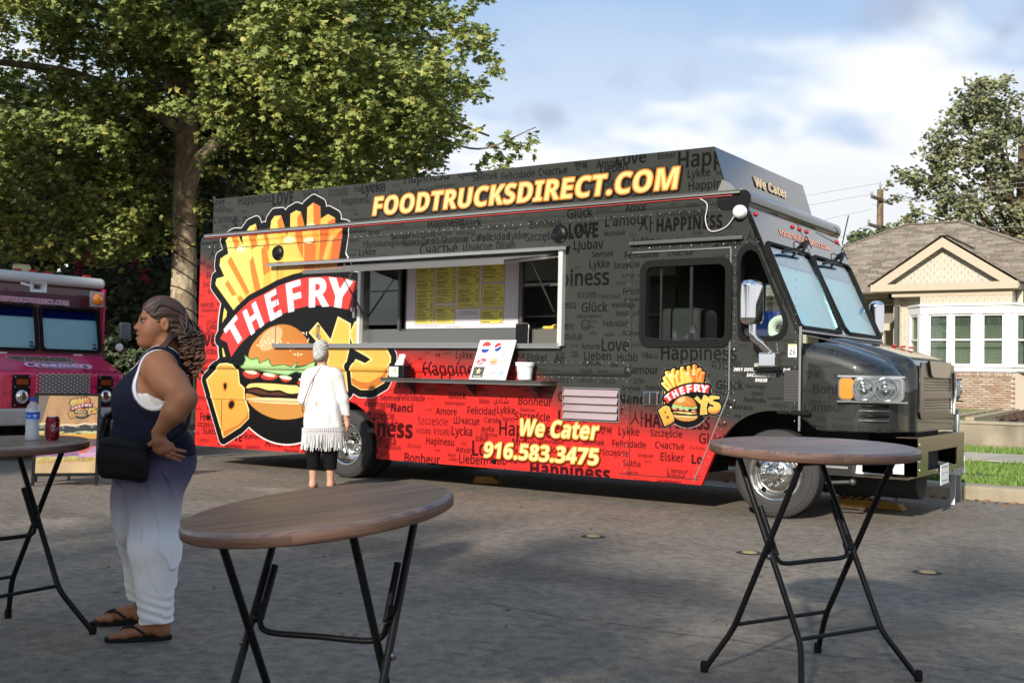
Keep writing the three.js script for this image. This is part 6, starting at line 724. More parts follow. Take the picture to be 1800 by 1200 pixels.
// what stands in and on the hatch
const onTruck = (name, label, category, s, y, z, turn, group) => inStreet(name, label, category, s, y, z, turn, group);
{
  const menuTex = canvasTex(1024, 512, (x) => {
    x.fillStyle = '#c9c3cb'; x.fillRect(0, 0, 1024, 512); const r = rngOf(8);
    const sheetAt = (a, b, c, d, title) => { x.fillStyle = '#7a5568'; x.fillRect(a - 4, b - 4, c - a + 8, d - b + 8); x.fillStyle = '#cfc35c'; x.fillRect(a, b, c - a, d - b); x.fillStyle = '#3a3318'; let y = b + 18; while (y < d - 12) { const head = r() < 0.34; x.fillRect(a + 8 + (head ? 0 : r() * 14), y, (c - a) * (head ? 0.35 + r() * 0.3 : 0.4 + r() * 0.45), head ? 6 : 3); if (head) x.fillRect(c - 30, y, 20, 6); y += head ? 14 : 10 + (r() < 0.2 ? 9 : 0); } };
    sheetAt(88, 10, 260, 470); sheetAt(280, 10, 462, 306); sheetAt(276, 330, 460, 470); sheetAt(486, 10, 678, 352); sheetAt(704, 10, 900, 150); sheetAt(702, 168, 898, 345); sheetAt(700, 362, 894, 474);
    x.fillStyle = '#5a4f66'; x.fillRect(510, 380, 150, 4); x.fillRect(486, 398, 190, 4); x.fillRect(88, 490, 220, 4); x.fillRect(380, 496, 150, 4);
  });
  const m = onTruck('menu_board', 'white menu board with yellow price sheets standing in the serving hatch', 'menu board', -3.92, 1.88, -0.10); mesh('board', uvOf(box(1.66, 0.76, 0.012, 0, 0.38, 0), (x, y) => [(x + 0.83) / 1.66, y / 0.76]), std([1, 1, 1], 0.5, 0, { map: menuTex }), m); mesh('frame', [box(1.70, 0.02, 0.02, 0, -0.008, 0), box(0.02, 0.76, 0.02, -0.84, 0.38, 0), box(0.02, 0.76, 0.02, 0.84, 0.38, 0)], M.darkSteel, m);
  const k = onTruck('card_reader', 'black box on the counter at the right end of the hatch', 'dispenser', -2.93, 1.69, -0.02); mesh('case', rbox(0.19, 0.23, 0.16, 0.02, 0, 0.115, 0), M.blackPaint, k); mesh('rim', tube([[-0.08, 0.225, 0.08], [0.08, 0.225, 0.08], [0.09, 0.12, 0.085], [0.09, 0.01, 0.085]], 0.006, 16, 5), M.steel, k);
  const k2 = onTruck('steel_tray', 'steel box on the counter beside the black dispenser', 'tray', -2.66, 1.69, -0.05); mesh('body', [box(0.32, 0.16, 0.14, 0, 0.085, 0)], std([0.34, 0.31, 0.26], 0.35, 1), k2);
  const k3 = onTruck('yellow_packet', 'small yellow packet lying on the steel box', 'packet', -2.63, 1.857, -0.05); mesh('packet', rbox(0.14, 0.035, 0.09, 0.012, 0, 0.018, 0), std([0.62, 0.42, 0.05], 0.6), k3); mesh('flap', box(0.05, 0.01, 0.07, 0.06, 0.04, 0, 0, 0, 0.4), std([0.7, 0.5, 0.08], 0.6), k3);
  const n = onTruck('napkin_dispenser', 'black napkin dispenser with a white tissue at the left end of the shelf', 'napkin dispenser', -4.60, 1.284, 0.17); mesh('case', rbox(0.24, 0.15, 0.16, 0.02, 0, 0.075, 0), M.blackPaint, n); mesh('label', uvOf(box(0.14, 0.12, 0.004, -0.035, 0.07, 0.081), (x, y) => [(x + 0.105) / 0.14, (y - 0.01) / 0.12]), std([1, 1, 1], 0.6, 0, { map: canvasTex(64, 64, (x) => { x.fillStyle = '#d8dcd6'; x.fillRect(0, 0, 64, 64); x.fillStyle = '#8fb86a'; x.beginPath(); x.moveTo(20, 26); x.lineTo(56, 8); x.lineTo(52, 40); x.closePath(); x.fill(); }) }), n);
  { const q = new THREE.PlaneGeometry(0.17, 0.15, 14, 12), p = q.attributes.position; for (let i = 0; i < p.count; i++) { const a = p.getX(i), b = p.getY(i); p.setZ(i, 0.05 * Math.sin(a * 26 + b * 9) * (b + 0.08) * 6 + (fbm(a * 20 + 3, b * 20, 1, 3) - 0.5) * 0.05); p.setX(i, a * (0.75 + 0.7 * (b + 0.05)) + 0.02 * Math.sin(b * 30)); } q.computeVertexNormals(); mesh('tissue', q.translate(0, 0.205, 0.0), std([0.75, 0.74, 0.72], 0.9, 0, { side: THREE.DoubleSide }), n); }
  const sgn = onTruck('drinks_sign', 'white cardboard sign with soda logos leaning against the truck side', 'sign', -3.245, 1.284, 0.27); const st = canvasTex(512, 448, (x) => {
    x.fillStyle = '#dfdee2'; x.fillRect(0, 0, 512, 448); const c = (a, b, r, f) => { x.fillStyle = f; x.beginPath(); x.arc(a, b, r, 0, 7); x.fill(); };
    const cola = (a, b, r) => { c(a, b, r, '#e6e4e8'); x.save(); x.beginPath(); x.arc(a, b, r, 0, 7); x.clip(); x.fillStyle = '#c8342c'; x.fillRect(a - r, b - r, 2 * r, r * 0.75); x.fillStyle = '#25408f'; x.fillRect(a - r, b + r * 0.3, 2 * r, r); x.restore(); };
    cola(112, 82, 66); x.fillStyle = '#1f2f6d'; x.font = 'bold 40px sans-serif'; x.textAlign = 'center'; x.fillText('PEPSI', 112, 92);
    c(282, 80, 50, '#25408f'); x.fillStyle = '#c8342c'; x.beginPath(); x.arc(282, 80, 50, Math.PI * 0.95, Math.PI * 1.85); x.closePath(); x.fill(); x.strokeStyle = '#eee'; x.lineWidth = 10; x.beginPath(); x.moveTo(232, 100); x.quadraticCurveTo(290, 84, 326, 52); x.stroke();
    x.fillStyle = '#55565c'; x.font = '26px sans-serif'; x.fillText('diet', 400, 62); x.font = '52px sans-serif'; x.fillText('pepsi', 420, 108); x.font = 'italic bold 26px sans-serif'; x.fillStyle = '#222'; x.fillText('$1', 462, 30); x.fillText('Mountain', 110, 186); x.fillText('ORANGE', 380, 160); x.fillText('Lime', 380, 188);
    x.fillStyle = '#b8323c'; x.save(); x.translate(104, 246); x.rotate(-0.2); x.beginPath(); x.ellipse(0, 0, 66, 34, 0, 0, 7); x.fill(); x.fillStyle = '#f0e4e4'; x.font = 'bold 28px sans-serif'; x.fillText('DR', -8, -2); x.fillText('PEPPER', 0, 22); x.restore();
    x.fillStyle = '#a85a28'; x.fillRect(228, 206, 104, 70); x.fillStyle = '#f4e6c4'; x.font = 'bold 40px sans-serif'; x.fillText('MUG', 280, 240); x.font = 'bold 20px sans-serif'; x.fillText('ROOT BEER', 280, 266);
    x.strokeStyle = '#4c5648'; x.lineWidth = 6; x.beginPath(); x.ellipse(416, 248, 54, 40, -0.4, 0, 7); x.stroke(); x.fillStyle = '#70806a'; x.fillRect(384, 236, 66, 26); x.fillStyle = '#e8e8dc'; x.font = 'bold 18px sans-serif'; x.fillText('CRUSH', 417, 256);
    x.fillStyle = '#4a4744'; x.fillRect(24, 306, 156, 126); x.fillStyle = '#e0c88e'; x.beginPath(); for (let i = 0; i < 10; i++) { const a = -Math.PI / 2 + i * Math.PI / 5, q = i % 2 ? 16 : 40; x.lineTo(102 + Math.cos(a) * q, 356 + Math.sin(a) * q); } x.fill(); x.fillStyle = '#efe6d2'; x.font = 'bold 22px sans-serif'; x.fillText('ROCKSTAR', 102, 422);
    x.save(); x.translate(282, 376); x.rotate(-0.25); x.fillStyle = '#6c6a66'; x.font = 'italic bold 26px sans-serif'; x.fillText('mtn dew', 6, -20); x.fillStyle = '#c43a30'; x.font = 'italic bold 50px sans-serif'; x.fillText('CODE', 0, 22); x.restore(); x.fillStyle = '#4a88c0'; x.fillRect(400, 350, 62, 14); x.fillRect(398, 374, 60, 14);
  });
  const bd = mesh('board', uvOf(box(0.50, 0.49, 0.008, 0, 0.245, 0), (x, y) => [(x + 0.25) / 0.5, y / 0.49]), std([1, 1, 1], 0.6, 0, { map: st }), sgn); bd.rotation.x = -0.42; mesh('foot', box(0.2, 0.012, 0.05, 0, 0.006, 0), std([0.7, 0.7, 0.7], 0.7), sgn);
  const b = onTruck('plastic_tub', 'translucent white plastic tub at the right end of the shelf', 'tub', -2.82, 1.284, 0.15); mesh('tub', lathe([[0.001, 0.002], [0.072, 0.004], [0.078, 0.02], [0.092, 0.155], [0.104, 0.157], [0.108, 0.20], [0.100, 0.20], [0.085, 0.15], [0.07, 0.02], [0.001, 0.014]], 28), phys([0.74, 0.75, 0.76], 0.45, 0, { side: THREE.DoubleSide }), b); mesh('mark', [tube([[-0.03, 0.06, 0.083], [-0.02, 0.10, 0.087], [-0.05, 0.09, 0.075]], 0.002, 12, 4), tube([[-0.01, 0.05, 0.083], [0.0, 0.08, 0.085], [-0.02, 0.07, 0.083]], 0.002, 12, 4)], std([0.25, 0.27, 0.3], 0.6), b);
  const bx = onTruck('blue_box', 'bright blue box seen through the truck corner window', 'box', -0.22, 1.73, -0.30); mesh('carton', rbox(0.18, 0.30, 0.2, 0.01, 0, 0.15, 0), std([0.015, 0.09, 0.50], 0.5), bx); mesh('lid', rbox(0.06, 0.32, 0.1, 0.01, 0.16, 0.16, -0.05), std([0.01, 0.06, 0.36], 0.5), bx);
  const ro = onTruck('paper_roll', 'pale green paper roll seen through the truck corner window', 'paper roll', 0.0, 1.72, -0.22); mesh('roll', lathe([[0.05, -0.08], [0.05, 0.08], [0.128, 0.08], [0.13, 0.07], [0.13, -0.07], [0.128, -0.08], [0.05, -0.08]], 30).rotateX(Math.PI / 2).translate(0, 0.13, 0), std([0.62, 0.68, 0.56], 0.9), ro); mesh('core', lathe([[0.045, -0.078], [0.05, -0.078], [0.05, 0.078], [0.045, 0.078]], 24).rotateX(Math.PI / 2).translate(0, 0.13, 0), std([0.35, 0.30, 0.2], 0.9), ro);
}
// ───────────────────────── the pink ice cream truck parked behind, nose towards the viewer
{
  const T = inStreet('ice_cream_truck', 'pink step van ice cream truck with white roof edge parked at the left', 'truck', -10.62, 0, 0.68, 0); // local x forward, z towards the viewer; middle of the nose at the origin
  const A = (n, g, m, l, par = T) => mesh(n, g, m, par, l), HW = 1.12;
  const pinkTex = canvasTex(1024, 1024, (x, W, H) => { x.fillStyle = '#d22c5c'; x.fillRect(0, 0, W, H); wordCloud(x, W, H, 320, [], (s) => s, (y) => y, () => '#7c1440', 33, [[40, 0.13, 0.2], [200, 0.07, 0.11], [600, 0.04, 0.06]]); });
  const pink = phys([1, 1, 1], 0.38, 0, { map: pinkTex, clearcoat: 0.6, clearcoatRoughness: 0.1 }), plum = phys([0.085, 0.018, 0.026], 0.4, 0, { clearcoat: 0.6 });
  const uvp = (g) => uvOf(g, (x, y, z, a, b) => (Math.abs(b) > 0.75 ? [(1.6 - z) / 3.2, (3 - x) / 3.2] : Math.abs(a) > 0.6 ? [(1.6 - z) / 3.2, y / 3.2] : [(x + 6) / 3.2 % 1, y / 3.2]));
  // nose: rounded bonnet
  const nose = nets((x, y, z) => smax(smax(rbx([-0.35, 1.02, 0], [0.37, 0.54, HW - 0.06], 0.12)(x, y, z), y - (1.52 - 0.44 * (x + 0.62)), 0.07), 0.60 - y, 0.02), [-0.78, 0.52, -1.2], [0.1, 1.6, 1.2], 0.03);
  A('bonnet', uvp(nose), pink, 'pink bonnet covered with darker words');
  A('body', uvp(merge([rbox(5.4, 2.05, 2 * HW, 0.05, -3.60, 1.55, 0)])), pink); A('cowl', [rbox(0.34, 1.0, 2 * HW - 0.02, 0.05, -0.78, 1.03, 0), box(0.3, 1.05, 0.03, -0.80, 2.05, HW - 0.02), box(0.3, 1.05, 0.03, -0.80, 2.05, -HW + 0.02)], pink);
  // front wall with two windscreens
  const FW = new THREE.Group(); FW.name = 'windscreen_panel'; T.add(FW); FW.position.set(-0.62, 1.53, 0); FW.rotation.y = Math.PI / 2; // child x to the viewer's left/right: x = -z
  const tilt = new THREE.Group(); FW.rotation.order = 'YXZ'; FW.rotation.x = -0.16;
  const wl = rrect(-1.02, 0.06, -0.05, 0.70, 0.06), wr = rrect(0.05, 0.06, 1.02, 0.70, 0.06), grow = (p, k) => { const c = [p.reduce((s, q) => s + q[0], 0) / p.length, p.reduce((s, q) => s + q[1], 0) / p.length]; return p.map(([a, b]) => [a + Math.sign(a - c[0]) * k, b + Math.sign(b - c[1]) * k]); };
  A('front_panel', prism([[-HW, -0.06], [HW, -0.06], [HW, 1.10], [-HW, 1.10]], 0.05, -0.05, [wl, wr]), plum, 'dark plum front above the bonnet', FW);
  const sheenT = canvasTex(256, 256, (x) => { x.fillStyle = '#c2cdce'; x.fillRect(0, 0, 256, 256); x.fillStyle = '#5d4a7c'; x.fillRect(232, 206, 16, 14); x.fillStyle = '#26343c'; x.fillRect(230, 228, 20, 14); });  // pale fill of an added panel, painted as the sky these panes reflect
  for (const [w, k] of [[wl, 0], [wr, 1]]) { A('windscreen_rubber', prism(grow(w, 0.03), 0.03, -0.01, [grow(w, -0.012)]), M.blackRubber, null, FW); A('windscreen', prism(w, 0.005, -0.012), phys([0.85, 0.96, 0.98], 0.02, 0, { transmission: 1, thickness: 0 }), null, FW); A('tint_band', prism(k ? [[0.06, 0.55], [1.01, 0.55], [1.00, 0.69], [0.07, 0.69]] : [[-1.01, 0.55], [-0.06, 0.55], [-0.07, 0.69], [-1.00, 0.69]], 0.004, -0.022), phys([0.14, 0.32, 0.60], 0.03, 0, { transmission: 1, thickness: 0 }), 'blue tinted strip at the top of the windscreen', FW); A('sky_sheen_panel', uvOf(prism(w, 0.006, -0.04), (x, y) => [(x - (k ? 0.05 : -1.02)) / 0.97, (y - 0.06) / 0.64]), phys([1, 1, 1], 0.35, 0.0, { map: sheenT }), 'pale cyan panel added behind the windscreen as sky reflection', FW); }
  { const t = canvasTex(1024, 128, (x) => { x.clearRect(0, 0, 1024, 128); x.font = 'bold 92px sans-serif'; const s = 'FOODTRUCKSDIRECT.COM', mw = x.measureText(s).width; x.translate(10, 98); x.scale(1004 / mw, 1); x.lineJoin = 'round'; x.lineWidth = 12; x.strokeStyle = '#f0d4de'; x.strokeText(s, 0, 0); x.fillStyle = '#a34a6a'; x.fillText(s, 0, 0); }); A('lettering', new THREE.PlaneGeometry(1.30, 0.13).translate(-0.10, 0.80, 0.006), std([1, 1, 1], 0.5, 0, { map: t, transparent: true, alphaTest: 0.4 }), 'pale pink web address over the windscreens', FW); }
  A('wiper', [tube([[-0.7, 0.74, 0.03], [-0.4, 0.70, 0.05], [-0.12, 0.76, 0.03]], 0.010, 10, 5), tube([[0.3, 0.74, 0.03], [0.6, 0.70, 0.05], [0.9, 0.72, 0.03]], 0.010, 10, 5)], M.blackPaint, null, FW);
  // white roof edge with lamps
  A('roof_edge', [rbox(0.5, 0.17, 2 * HW + 0.06, 0.08, -0.92, 2.66, 0, 4), rbox(5.2, 0.1, 2 * HW + 0.04, 0.05, -3.4, 2.62, 0)], std([0.55, 0.55, 0.54], 0.5), 'white rounded roof edge');
  A('marker_lamp', [[-0.25], [0], [0.25], [0.92]].map(([z]) => rbox(0.05, 0.035, 0.13, 0.012, -0.80, 2.765, -z + 0.05)), M.red); A('beacon', [cyl(0.13, 0.13, 0.10, -1.1, 2.80, 0.05, 18), cyl(0.11, 0.12, 0.03, -1.1, 2.86, 0.05, 18)], std([0.50, 0.42, 0.24], 0.5));
  A('roof_dish', lathe([[0.001, 0], [0.2, 0.03], [0.28, 0.12], [0.3, 0.3], [0.001, 0.42]], 20, -1.5, 2.66, 0.95), M.white);
  { const HN = new THREE.Group(); HN.name = 'horn_speaker'; T.add(HN); HN.position.set(-0.42, 2.50, 0.22); HN.rotation.y = 1.2; A('horn', [lathe([[0.03, 0], [0.05, 0.05], [0.08, 0.11], [0.135, 0.15]], 4).rotateX(Math.PI / 2).rotateZ(Math.PI / 4).scale(1.2, 0.85, 1), rbox(0.10, 0.10, 0.12, 0.02, 0, 0, -0.05)], std([0.62, 0.64, 0.66], 0.4, 0, { side: THREE.DoubleSide }), null, HN); A('horn_core', [ball(0.03, 0, 0, 0.07), cyl(0.05, 0.05, 0.01, 0, 0, 0.03, 12, 'z')], std([0.06, 0.07, 0.08], 0.5), null, HN); A('bracket', bar([0, 0, -0.05], [-0.2, 0.05, -0.10], 0.02, 6), M.white, null, HN); }
  A('signal_box', rbox(0.06, 0.24, 0.22, 0.01, -0.60, 2.40, -0.92), std([0.36, 0.34, 0.31], 0.5)); A('signal_lamp', lathe([[0.001, 0.06], [0.05, 0.055], [0.085, 0.03], [0.092, 0]], 22).rotateZ(-Math.PI / 2).translate(-0.57, 2.40, -0.92), M.amber, 'round amber signal lamp');
  // printed title across the bonnet
  { const t = canvasTex(512, 256, (x) => { x.clearRect(0, 0, 512, 256); x.lineJoin = 'round'; x.textAlign = 'center'; x.save(); x.translate(246, 92); x.transform(1, 0, 0.35, 1, 0, 0); x.font = 'bold 92px sans-serif'; const mw = x.measureText('GOURMET').width; x.scale(400 / mw, 1); x.lineWidth = 30; x.strokeStyle = '#e7cdd6'; x.strokeText('GOURMET', 0, 0); x.lineWidth = 20; x.strokeStyle = '#3a1f17'; x.strokeText('GOURMET', 0, 0); x.fillStyle = '#8d7a63'; x.fillText('GOURMET', 0, 0); x.restore(); x.fillStyle = '#e7cdd6'; x.beginPath(); x.ellipse(290, 170, 208, 56, 0.03, 0, 7); x.fill(); x.fillStyle = '#3a1f17'; x.beginPath(); x.ellipse(290, 170, 198, 47, 0.03, 0, 7); x.fill(); x.font = 'italic bold 96px serif'; x.translate(290, 196); x.scale(0.92, 1); x.lineWidth = 12; x.strokeStyle = '#d98fc0'; x.strokeText('Creamery', 0, 0); x.fillStyle = '#f0d3e4'; x.fillText('Creamery', 0, 0); });
    const q = new THREE.PlaneGeometry(1.3, 0.42, 30, 20); const p = q.attributes.position; for (let i = 0; i < p.count; i++) { const a = p.getX(i), b = p.getY(i), x = -0.30 - b * 1.12, y = 1.52 - 0.44 * (x + 0.62); p.setXYZ(i, x, y + 0.008, -a + 0.03); } q.computeVertexNormals(); A('lettering', q, std([1, 1, 1], 0.5, 0, { map: t, transparent: true, alphaTest: 0.4, side: THREE.DoubleSide }), 'brown and pink ice cream lettering on the bonnet'); }
  // grille, lamps, bumper
  const G = new THREE.Group(); G.name = 'grille'; T.add(G); G.position.set(0.03, 1.02, 0.0); A('grille_void', box(0.01, 0.40, 0.80, 0, 0, 0), M.dark, null, G); const gb = []; for (let i = 0; i < 15; i++) { gb.push(box(0.012, 0.011, 0.82, 0.008, -0.20 + i * 0.0286, 0)); for (let k = 0; k < 9; k++) gb.push(box(0.012, 0.03, 0.012, 0.008, -0.19 + i * 0.0286, -0.40 + k * 0.1 + (i % 2) * 0.05)); } gb.push(box(0.014, 0.03, 0.52, 0.009, 0.205, 0)); A('grille_mesh', gb.slice(0, -1), std([0.62, 0.64, 0.64], 0.5, 0.5), null, G);
  for (const sg of [-1, 1]) { const L = new THREE.Group(); L.name = numbered('headlight'); T.add(L); L.position.set(0.025, 0.98, sg * 0.68); L.rotation.y = Math.PI / 2; A('housing', prism(rrect(-0.13, -0.23, 0.13, 0.23, 0.03), 0.035, -0.01, [], 0.008), M.blackPaint, null, L); A('turn_lens', prism(rrect(-0.09, 0.09, 0.09, 0.17, 0.015), 0.012, 0.022), std([0.22, 0.045, 0.01], 0.3), null, L); A('lamp', [lathe([[0.001, 0.035], [0.05, 0.03], [0.085, 0.015], [0.092, 0]], 24).rotateX(Math.PI / 2).translate(0, -0.08, 0.025), new THREE.TorusGeometry(0.09, 0.008, 6, 24).translate(0, -0.08, 0.03)], M.chrome, null, L); A('reflector_core', [box(0.03, 0.10, 0.01, 0, -0.08, 0.058), box(0.09, 0.02, 0.01, 0, -0.08, 0.056)], std([0.08, 0.09, 0.10], 0.3), null, L); A('screw', [[-1, -1], [1, -1], [-1, 1], [1, 1], [-1, 0.28], [1, 0.28]].map(([a, b]) => ball(0.010, a * 0.105, b * 0.20, 0.027, 1, 1, 0.6, 8)), M.steel, null, L); }
  A('bumper', prism(rrect(-1.15, 0.50, 1.15, 0.735, 0.05), 0.20, 0.04, [], 0.03).rotateY(Math.PI / 2), std([0.52, 0.55, 0.56], 0.45, 0, { map: concreteMap }), 'white bumper lettered in blue');
  { const t = canvasTex(1024, 128, (x) => { x.clearRect(0, 0, 1024, 128); x.fillStyle = '#1d5c84'; x.font = 'bold 100px sans-serif'; const mw = x.measureText('SOFT SERVE').width; x.translate(92, 104); x.scale(840 / mw, 1); x.fillText('SOFT SERVE', 0, 0); }); A('lettering', new THREE.PlaneGeometry(1.75, 0.19).rotateY(Math.PI / 2).translate(0.262, 0.615, 0.0), std([1, 1, 1], 0.6, 0, { map: t, transparent: true, alphaTest: 0.4 }), 'blue words on the bumper'); }
  A('chassis', [box(5.5, 0.5, 1.9, -3.1, 0.5, 0), box(0.4, 0.3, 1.6, -0.2, 0.5, 0)], M.dark); for (const [s, z] of [[-0.6, 0.92], [-0.6, -0.92], [-4.6, 0.92], [-4.6, -0.92]]) { const w = new THREE.Group(); w.name = numbered('wheel'); T.add(w); w.position.set(s, 0.38, z); A('tyre', new THREE.TorusGeometry(0.29, 0.09, 12, 32).scale(1, 1, 1.2), M.blackRubber, null, w); A('rim', cyl(0.22, 0.22, 0.12, 0, 0, 0, 20, 'z'), M.steel, null, w); }
  for (const sg of [-1, 1]) { A('mirror', [rbox(0.08, 0.28, 0.2, 0.03, -0.45, 1.92, sg * (HW + 0.22)), bar([-0.6, 1.72, sg * HW], [-0.45, 1.80, sg * (HW + 0.22)], 0.015, 6)], std([0.10, 0.11, 0.13], 0.3)); A('mirror', [ball(0.07, -0.5, 1.66, sg * (HW + 0.17), 0.6, 1, 1, 12)], M.white); }
  A('hinge', [box(0.05, 0.02, 0.14, -0.60, 1.52, 0.62), box(0.05, 0.02, 0.14, -0.60, 1.52, -0.62)], M.white);
}
// ───────────────────────── bar tables
const woodTex = canvasTex(1024, 1024, (x, W, H) => {
  const img = x.createImageData(W, H), d = img.data; for (let j = 0; j < H; j++) for (let i = 0; i < W; i++) { const u = i / W, v = j / H, pl = Math.floor(v * 5), ring = fbm(u * 2.5 + pl * 7.3, v * 26 + fbm(u * 3 + pl, v * 4, 3, 3) * 4, 2, 5), fine = fbm(u * 8, v * 160, pl, 3), pat = fbm(u * 3, v * 3, 9, 4); const k = 0.40 + ring * 0.95 + (fine - 0.5) * 0.5 + (pat - 0.5) * 0.3 + (hash3(pl, 3, 5) - 0.5) * 0.12, o = (j * W + i) * 4; d[o] = 122 * k; d[o + 1] = 93 * k; d[o + 2] = 78 * k; d[o + 3] = 255; } x.putImageData(img, 0, 0);
  x.globalAlpha = 0.35; x.strokeStyle = '#2c211c'; x.lineWidth = 1; for (let i = 0; i < 26; i++) { x.beginPath(); const a = rnd() * W, b = rnd() * H; x.moveTo(a, b); x.lineTo(a + rr(-90, 90), b + rr(-12, 12)); x.stroke(); }
});
const woodTop = phys([1, 1, 1], 0.42, 0, { map: woodTex, clearcoat: 0.35, clearcoatRoughness: 0.30 });
const edgeTex = woodTex.clone(); edgeTex.repeat.set(2.5, 0.12); edgeTex.wrapS = edgeTex.wrapT = THREE.RepeatWrapping; edgeTex.needsUpdate = true;
const woodEdge = std([0.70, 0.64, 0.60], 0.6, 0, { map: edgeTex });
const legM = phys([0.004, 0.004, 0.0045], 0.5, 0, { specularIntensity: 0.45 });
function barTable(label, [cx, cz], rot, R, top, { a, b, hk, wA, wB, wf, H }, tilt = [0, 0], yawTop = 0) {
  const T = thing('bar_table', label, 'table', [cx, 0, cz], 0, 'round folding bar tables');
  const yAt = (x, z) => top - 0.046 + Math.tan(tilt[1]) * x - Math.tan(tilt[0]) * z; // underside of the top
  const t = 0.046, g = lathe([[0.001, t], [R - 0.022, t], [R - 0.010, t - 0.003], [R - 0.003, t - 0.012]], 96); uvOf(g, (x, y, z) => { const c = Math.cos(yawTop), s = Math.sin(yawTop); return [(x * c - z * s) / 1.0 + 0.5, (x * s + z * c) / 1.0 + 0.5]; });
  const e = lathe([[R - 0.003, t - 0.012], [R, t - 0.02], [R - 0.001, 0.006], [R - 0.012, 0.0], [R - 0.05, 0.001], [R - 0.05, 0.012], [0.001, 0.012]], 96);
  for (const [n, q, m] of [['tabletop', g, woodTop], ['edge_band', e, woodEdge]]) { const o = mesh(n, q, m, T); o.position.set(0, top - t, 0); o.rotation.set(tilt[0], 0, tilt[1]); }
  const Pd = [Math.cos(rot), -Math.sin(rot)], Q = [Math.sin(rot), Math.cos(rot)], at = (p, q, y) => [Pd[0] * p + Q[0] * q, y, Pd[1] * p + Q[1] * q], r = 0.0135;
  for (const [fr, sg, w] of [['outer', 1, wA], ['inner', -1, wB]]) {
    for (const s of [1, -1]) {
      const pk = (-sg * a) * (hk / H) + sg * b * (1 - hk / H), tp = at(-sg * a, s * w, H); tp[1] = yAt(tp[0], tp[2]) + 0.004; const k = at(pk, s * w, hk), f = at(sg * b, s * wf, 0.012);
      const L = new THREE.CurvePath(); const kk = V(...k), A = V(...tp), B = V(...f), d1 = A.clone().sub(kk).normalize(), d2 = B.clone().sub(kk).normalize(), p1 = kk.clone().addScaledVector(d1, 0.05), p2 = kk.clone().addScaledVector(d2, 0.05); L.add(new THREE.LineCurve3(A, p1)); L.add(new THREE.QuadraticBezierCurve3(p1, kk, p2)); L.add(new THREE.LineCurve3(p2, B));
      const leg = mesh('leg', new THREE.TubeGeometry(L, 40, r, 12), legM, T); mesh('foot_cap', lathe([[0.001, -0.012], [0.016, -0.012], [0.019, 0], [0.018, 0.03], [0.014, 0.036]], 14).translate(f[0], f[1], f[2]), M.blackRubber, leg);
      if (sg > 0) { const s0 = A.clone().lerp(kk, 0.30), s1 = A.clone().lerp(kk, 0.56), off = V(Q[0] * s * -0.030, 0, Q[1] * s * -0.030); mesh('sleeve', [bar(s0.clone().add(off).toArray(), s1.clone().add(off).toArray(), 0.0125, 10), ball(0.016, ...s1.clone().addScaledVector(off, 0.4).toArray()), box(0.03, 0.05, 0.02, ...A.clone().lerp(kk, 0.52).addScaledVector(off, 0.5).toArray())], legM, leg); }
    }
    const pk = (-sg * a) * (hk / H) + sg * b * (1 - hk / H), pm = (y) => (-sg * a) * (y / H) + sg * b * (1 - y / H);
    mesh('foot_rail', bar(at(pm(hk + 0.02), w, hk + 0.02), at(pm(hk + 0.02), -w, hk + 0.02), 0.009, 10), legM, T);
    if (sg > 0) { const y0 = H * 0.60, y1 = H * 0.54, w2 = w - 0.03; mesh('stretcher', tube([at(pm(y0), w2, y0), at(pm(y1 + 0.02), w2 - 0.005, y1 + 0.02), at(pm(y1), w2 - 0.05, y1), at(pm(y1), 0, y1), at(pm(y1), -w2 + 0.05, y1), at(pm(y1 + 0.02), -w2 + 0.005, y1 + 0.02), at(pm(y0), -w2, y0)], 0.0105, 60, 10), legM, T); }
    for (const s of [1, -1]) if (sg > 0) mesh('pivot_bolt', ball(0.015, ...at(0, s * (w + 0.010), H * b / (a + b))), M.darkSteel, T);
    mesh('top_bar', bar([at(-sg * a, w, 0)[0], yAt(at(-sg * a, w, 0)[0], at(-sg * a, w, 0)[2]) - 0.008, at(-sg * a, w, 0)[2]], [at(-sg * a, -w, 0)[0], yAt(at(-sg * a, -w, 0)[0], at(-sg * a, -w, 0)[2]) - 0.008, at(-sg * a, -w, 0)[2]], 0.012, 8), legM, T);
  }
  return T;
}
barTable('round wood top folding bar table standing at the right in front of the truck nose', [1.375, -5.011], -1.0, 0.464, 1.043, { a: 0.214, b: 0.29, hk: 0.21, wA: 0.261, wB: 0.301, wf: 0.373, H: 0.968 }, [0.026, 0], 0.4);
barTable('nearest round bar table, tilted wood top cut off by the bottom of the photo', [-0.624, -3.662], 4.455, 0.447, 0.885, { a: 0.253, b: 0.25, hk: 0.21, wA: 0.256, wB: 0.222, wf: 0.318, H: 0.83 }, [0.055, 0.118], 0.2);
barTable('round bar table at the left edge holding the water bottle and soda can', [-2.52, -5.356], -0.503, 0.455, 0.955, { a: 0.156, b: 0.321, hk: 0.222, wA: 0.264, wB: 0.304, wf: 0.377, H: 0.905 }, [0.02, 0.03], 1.0);
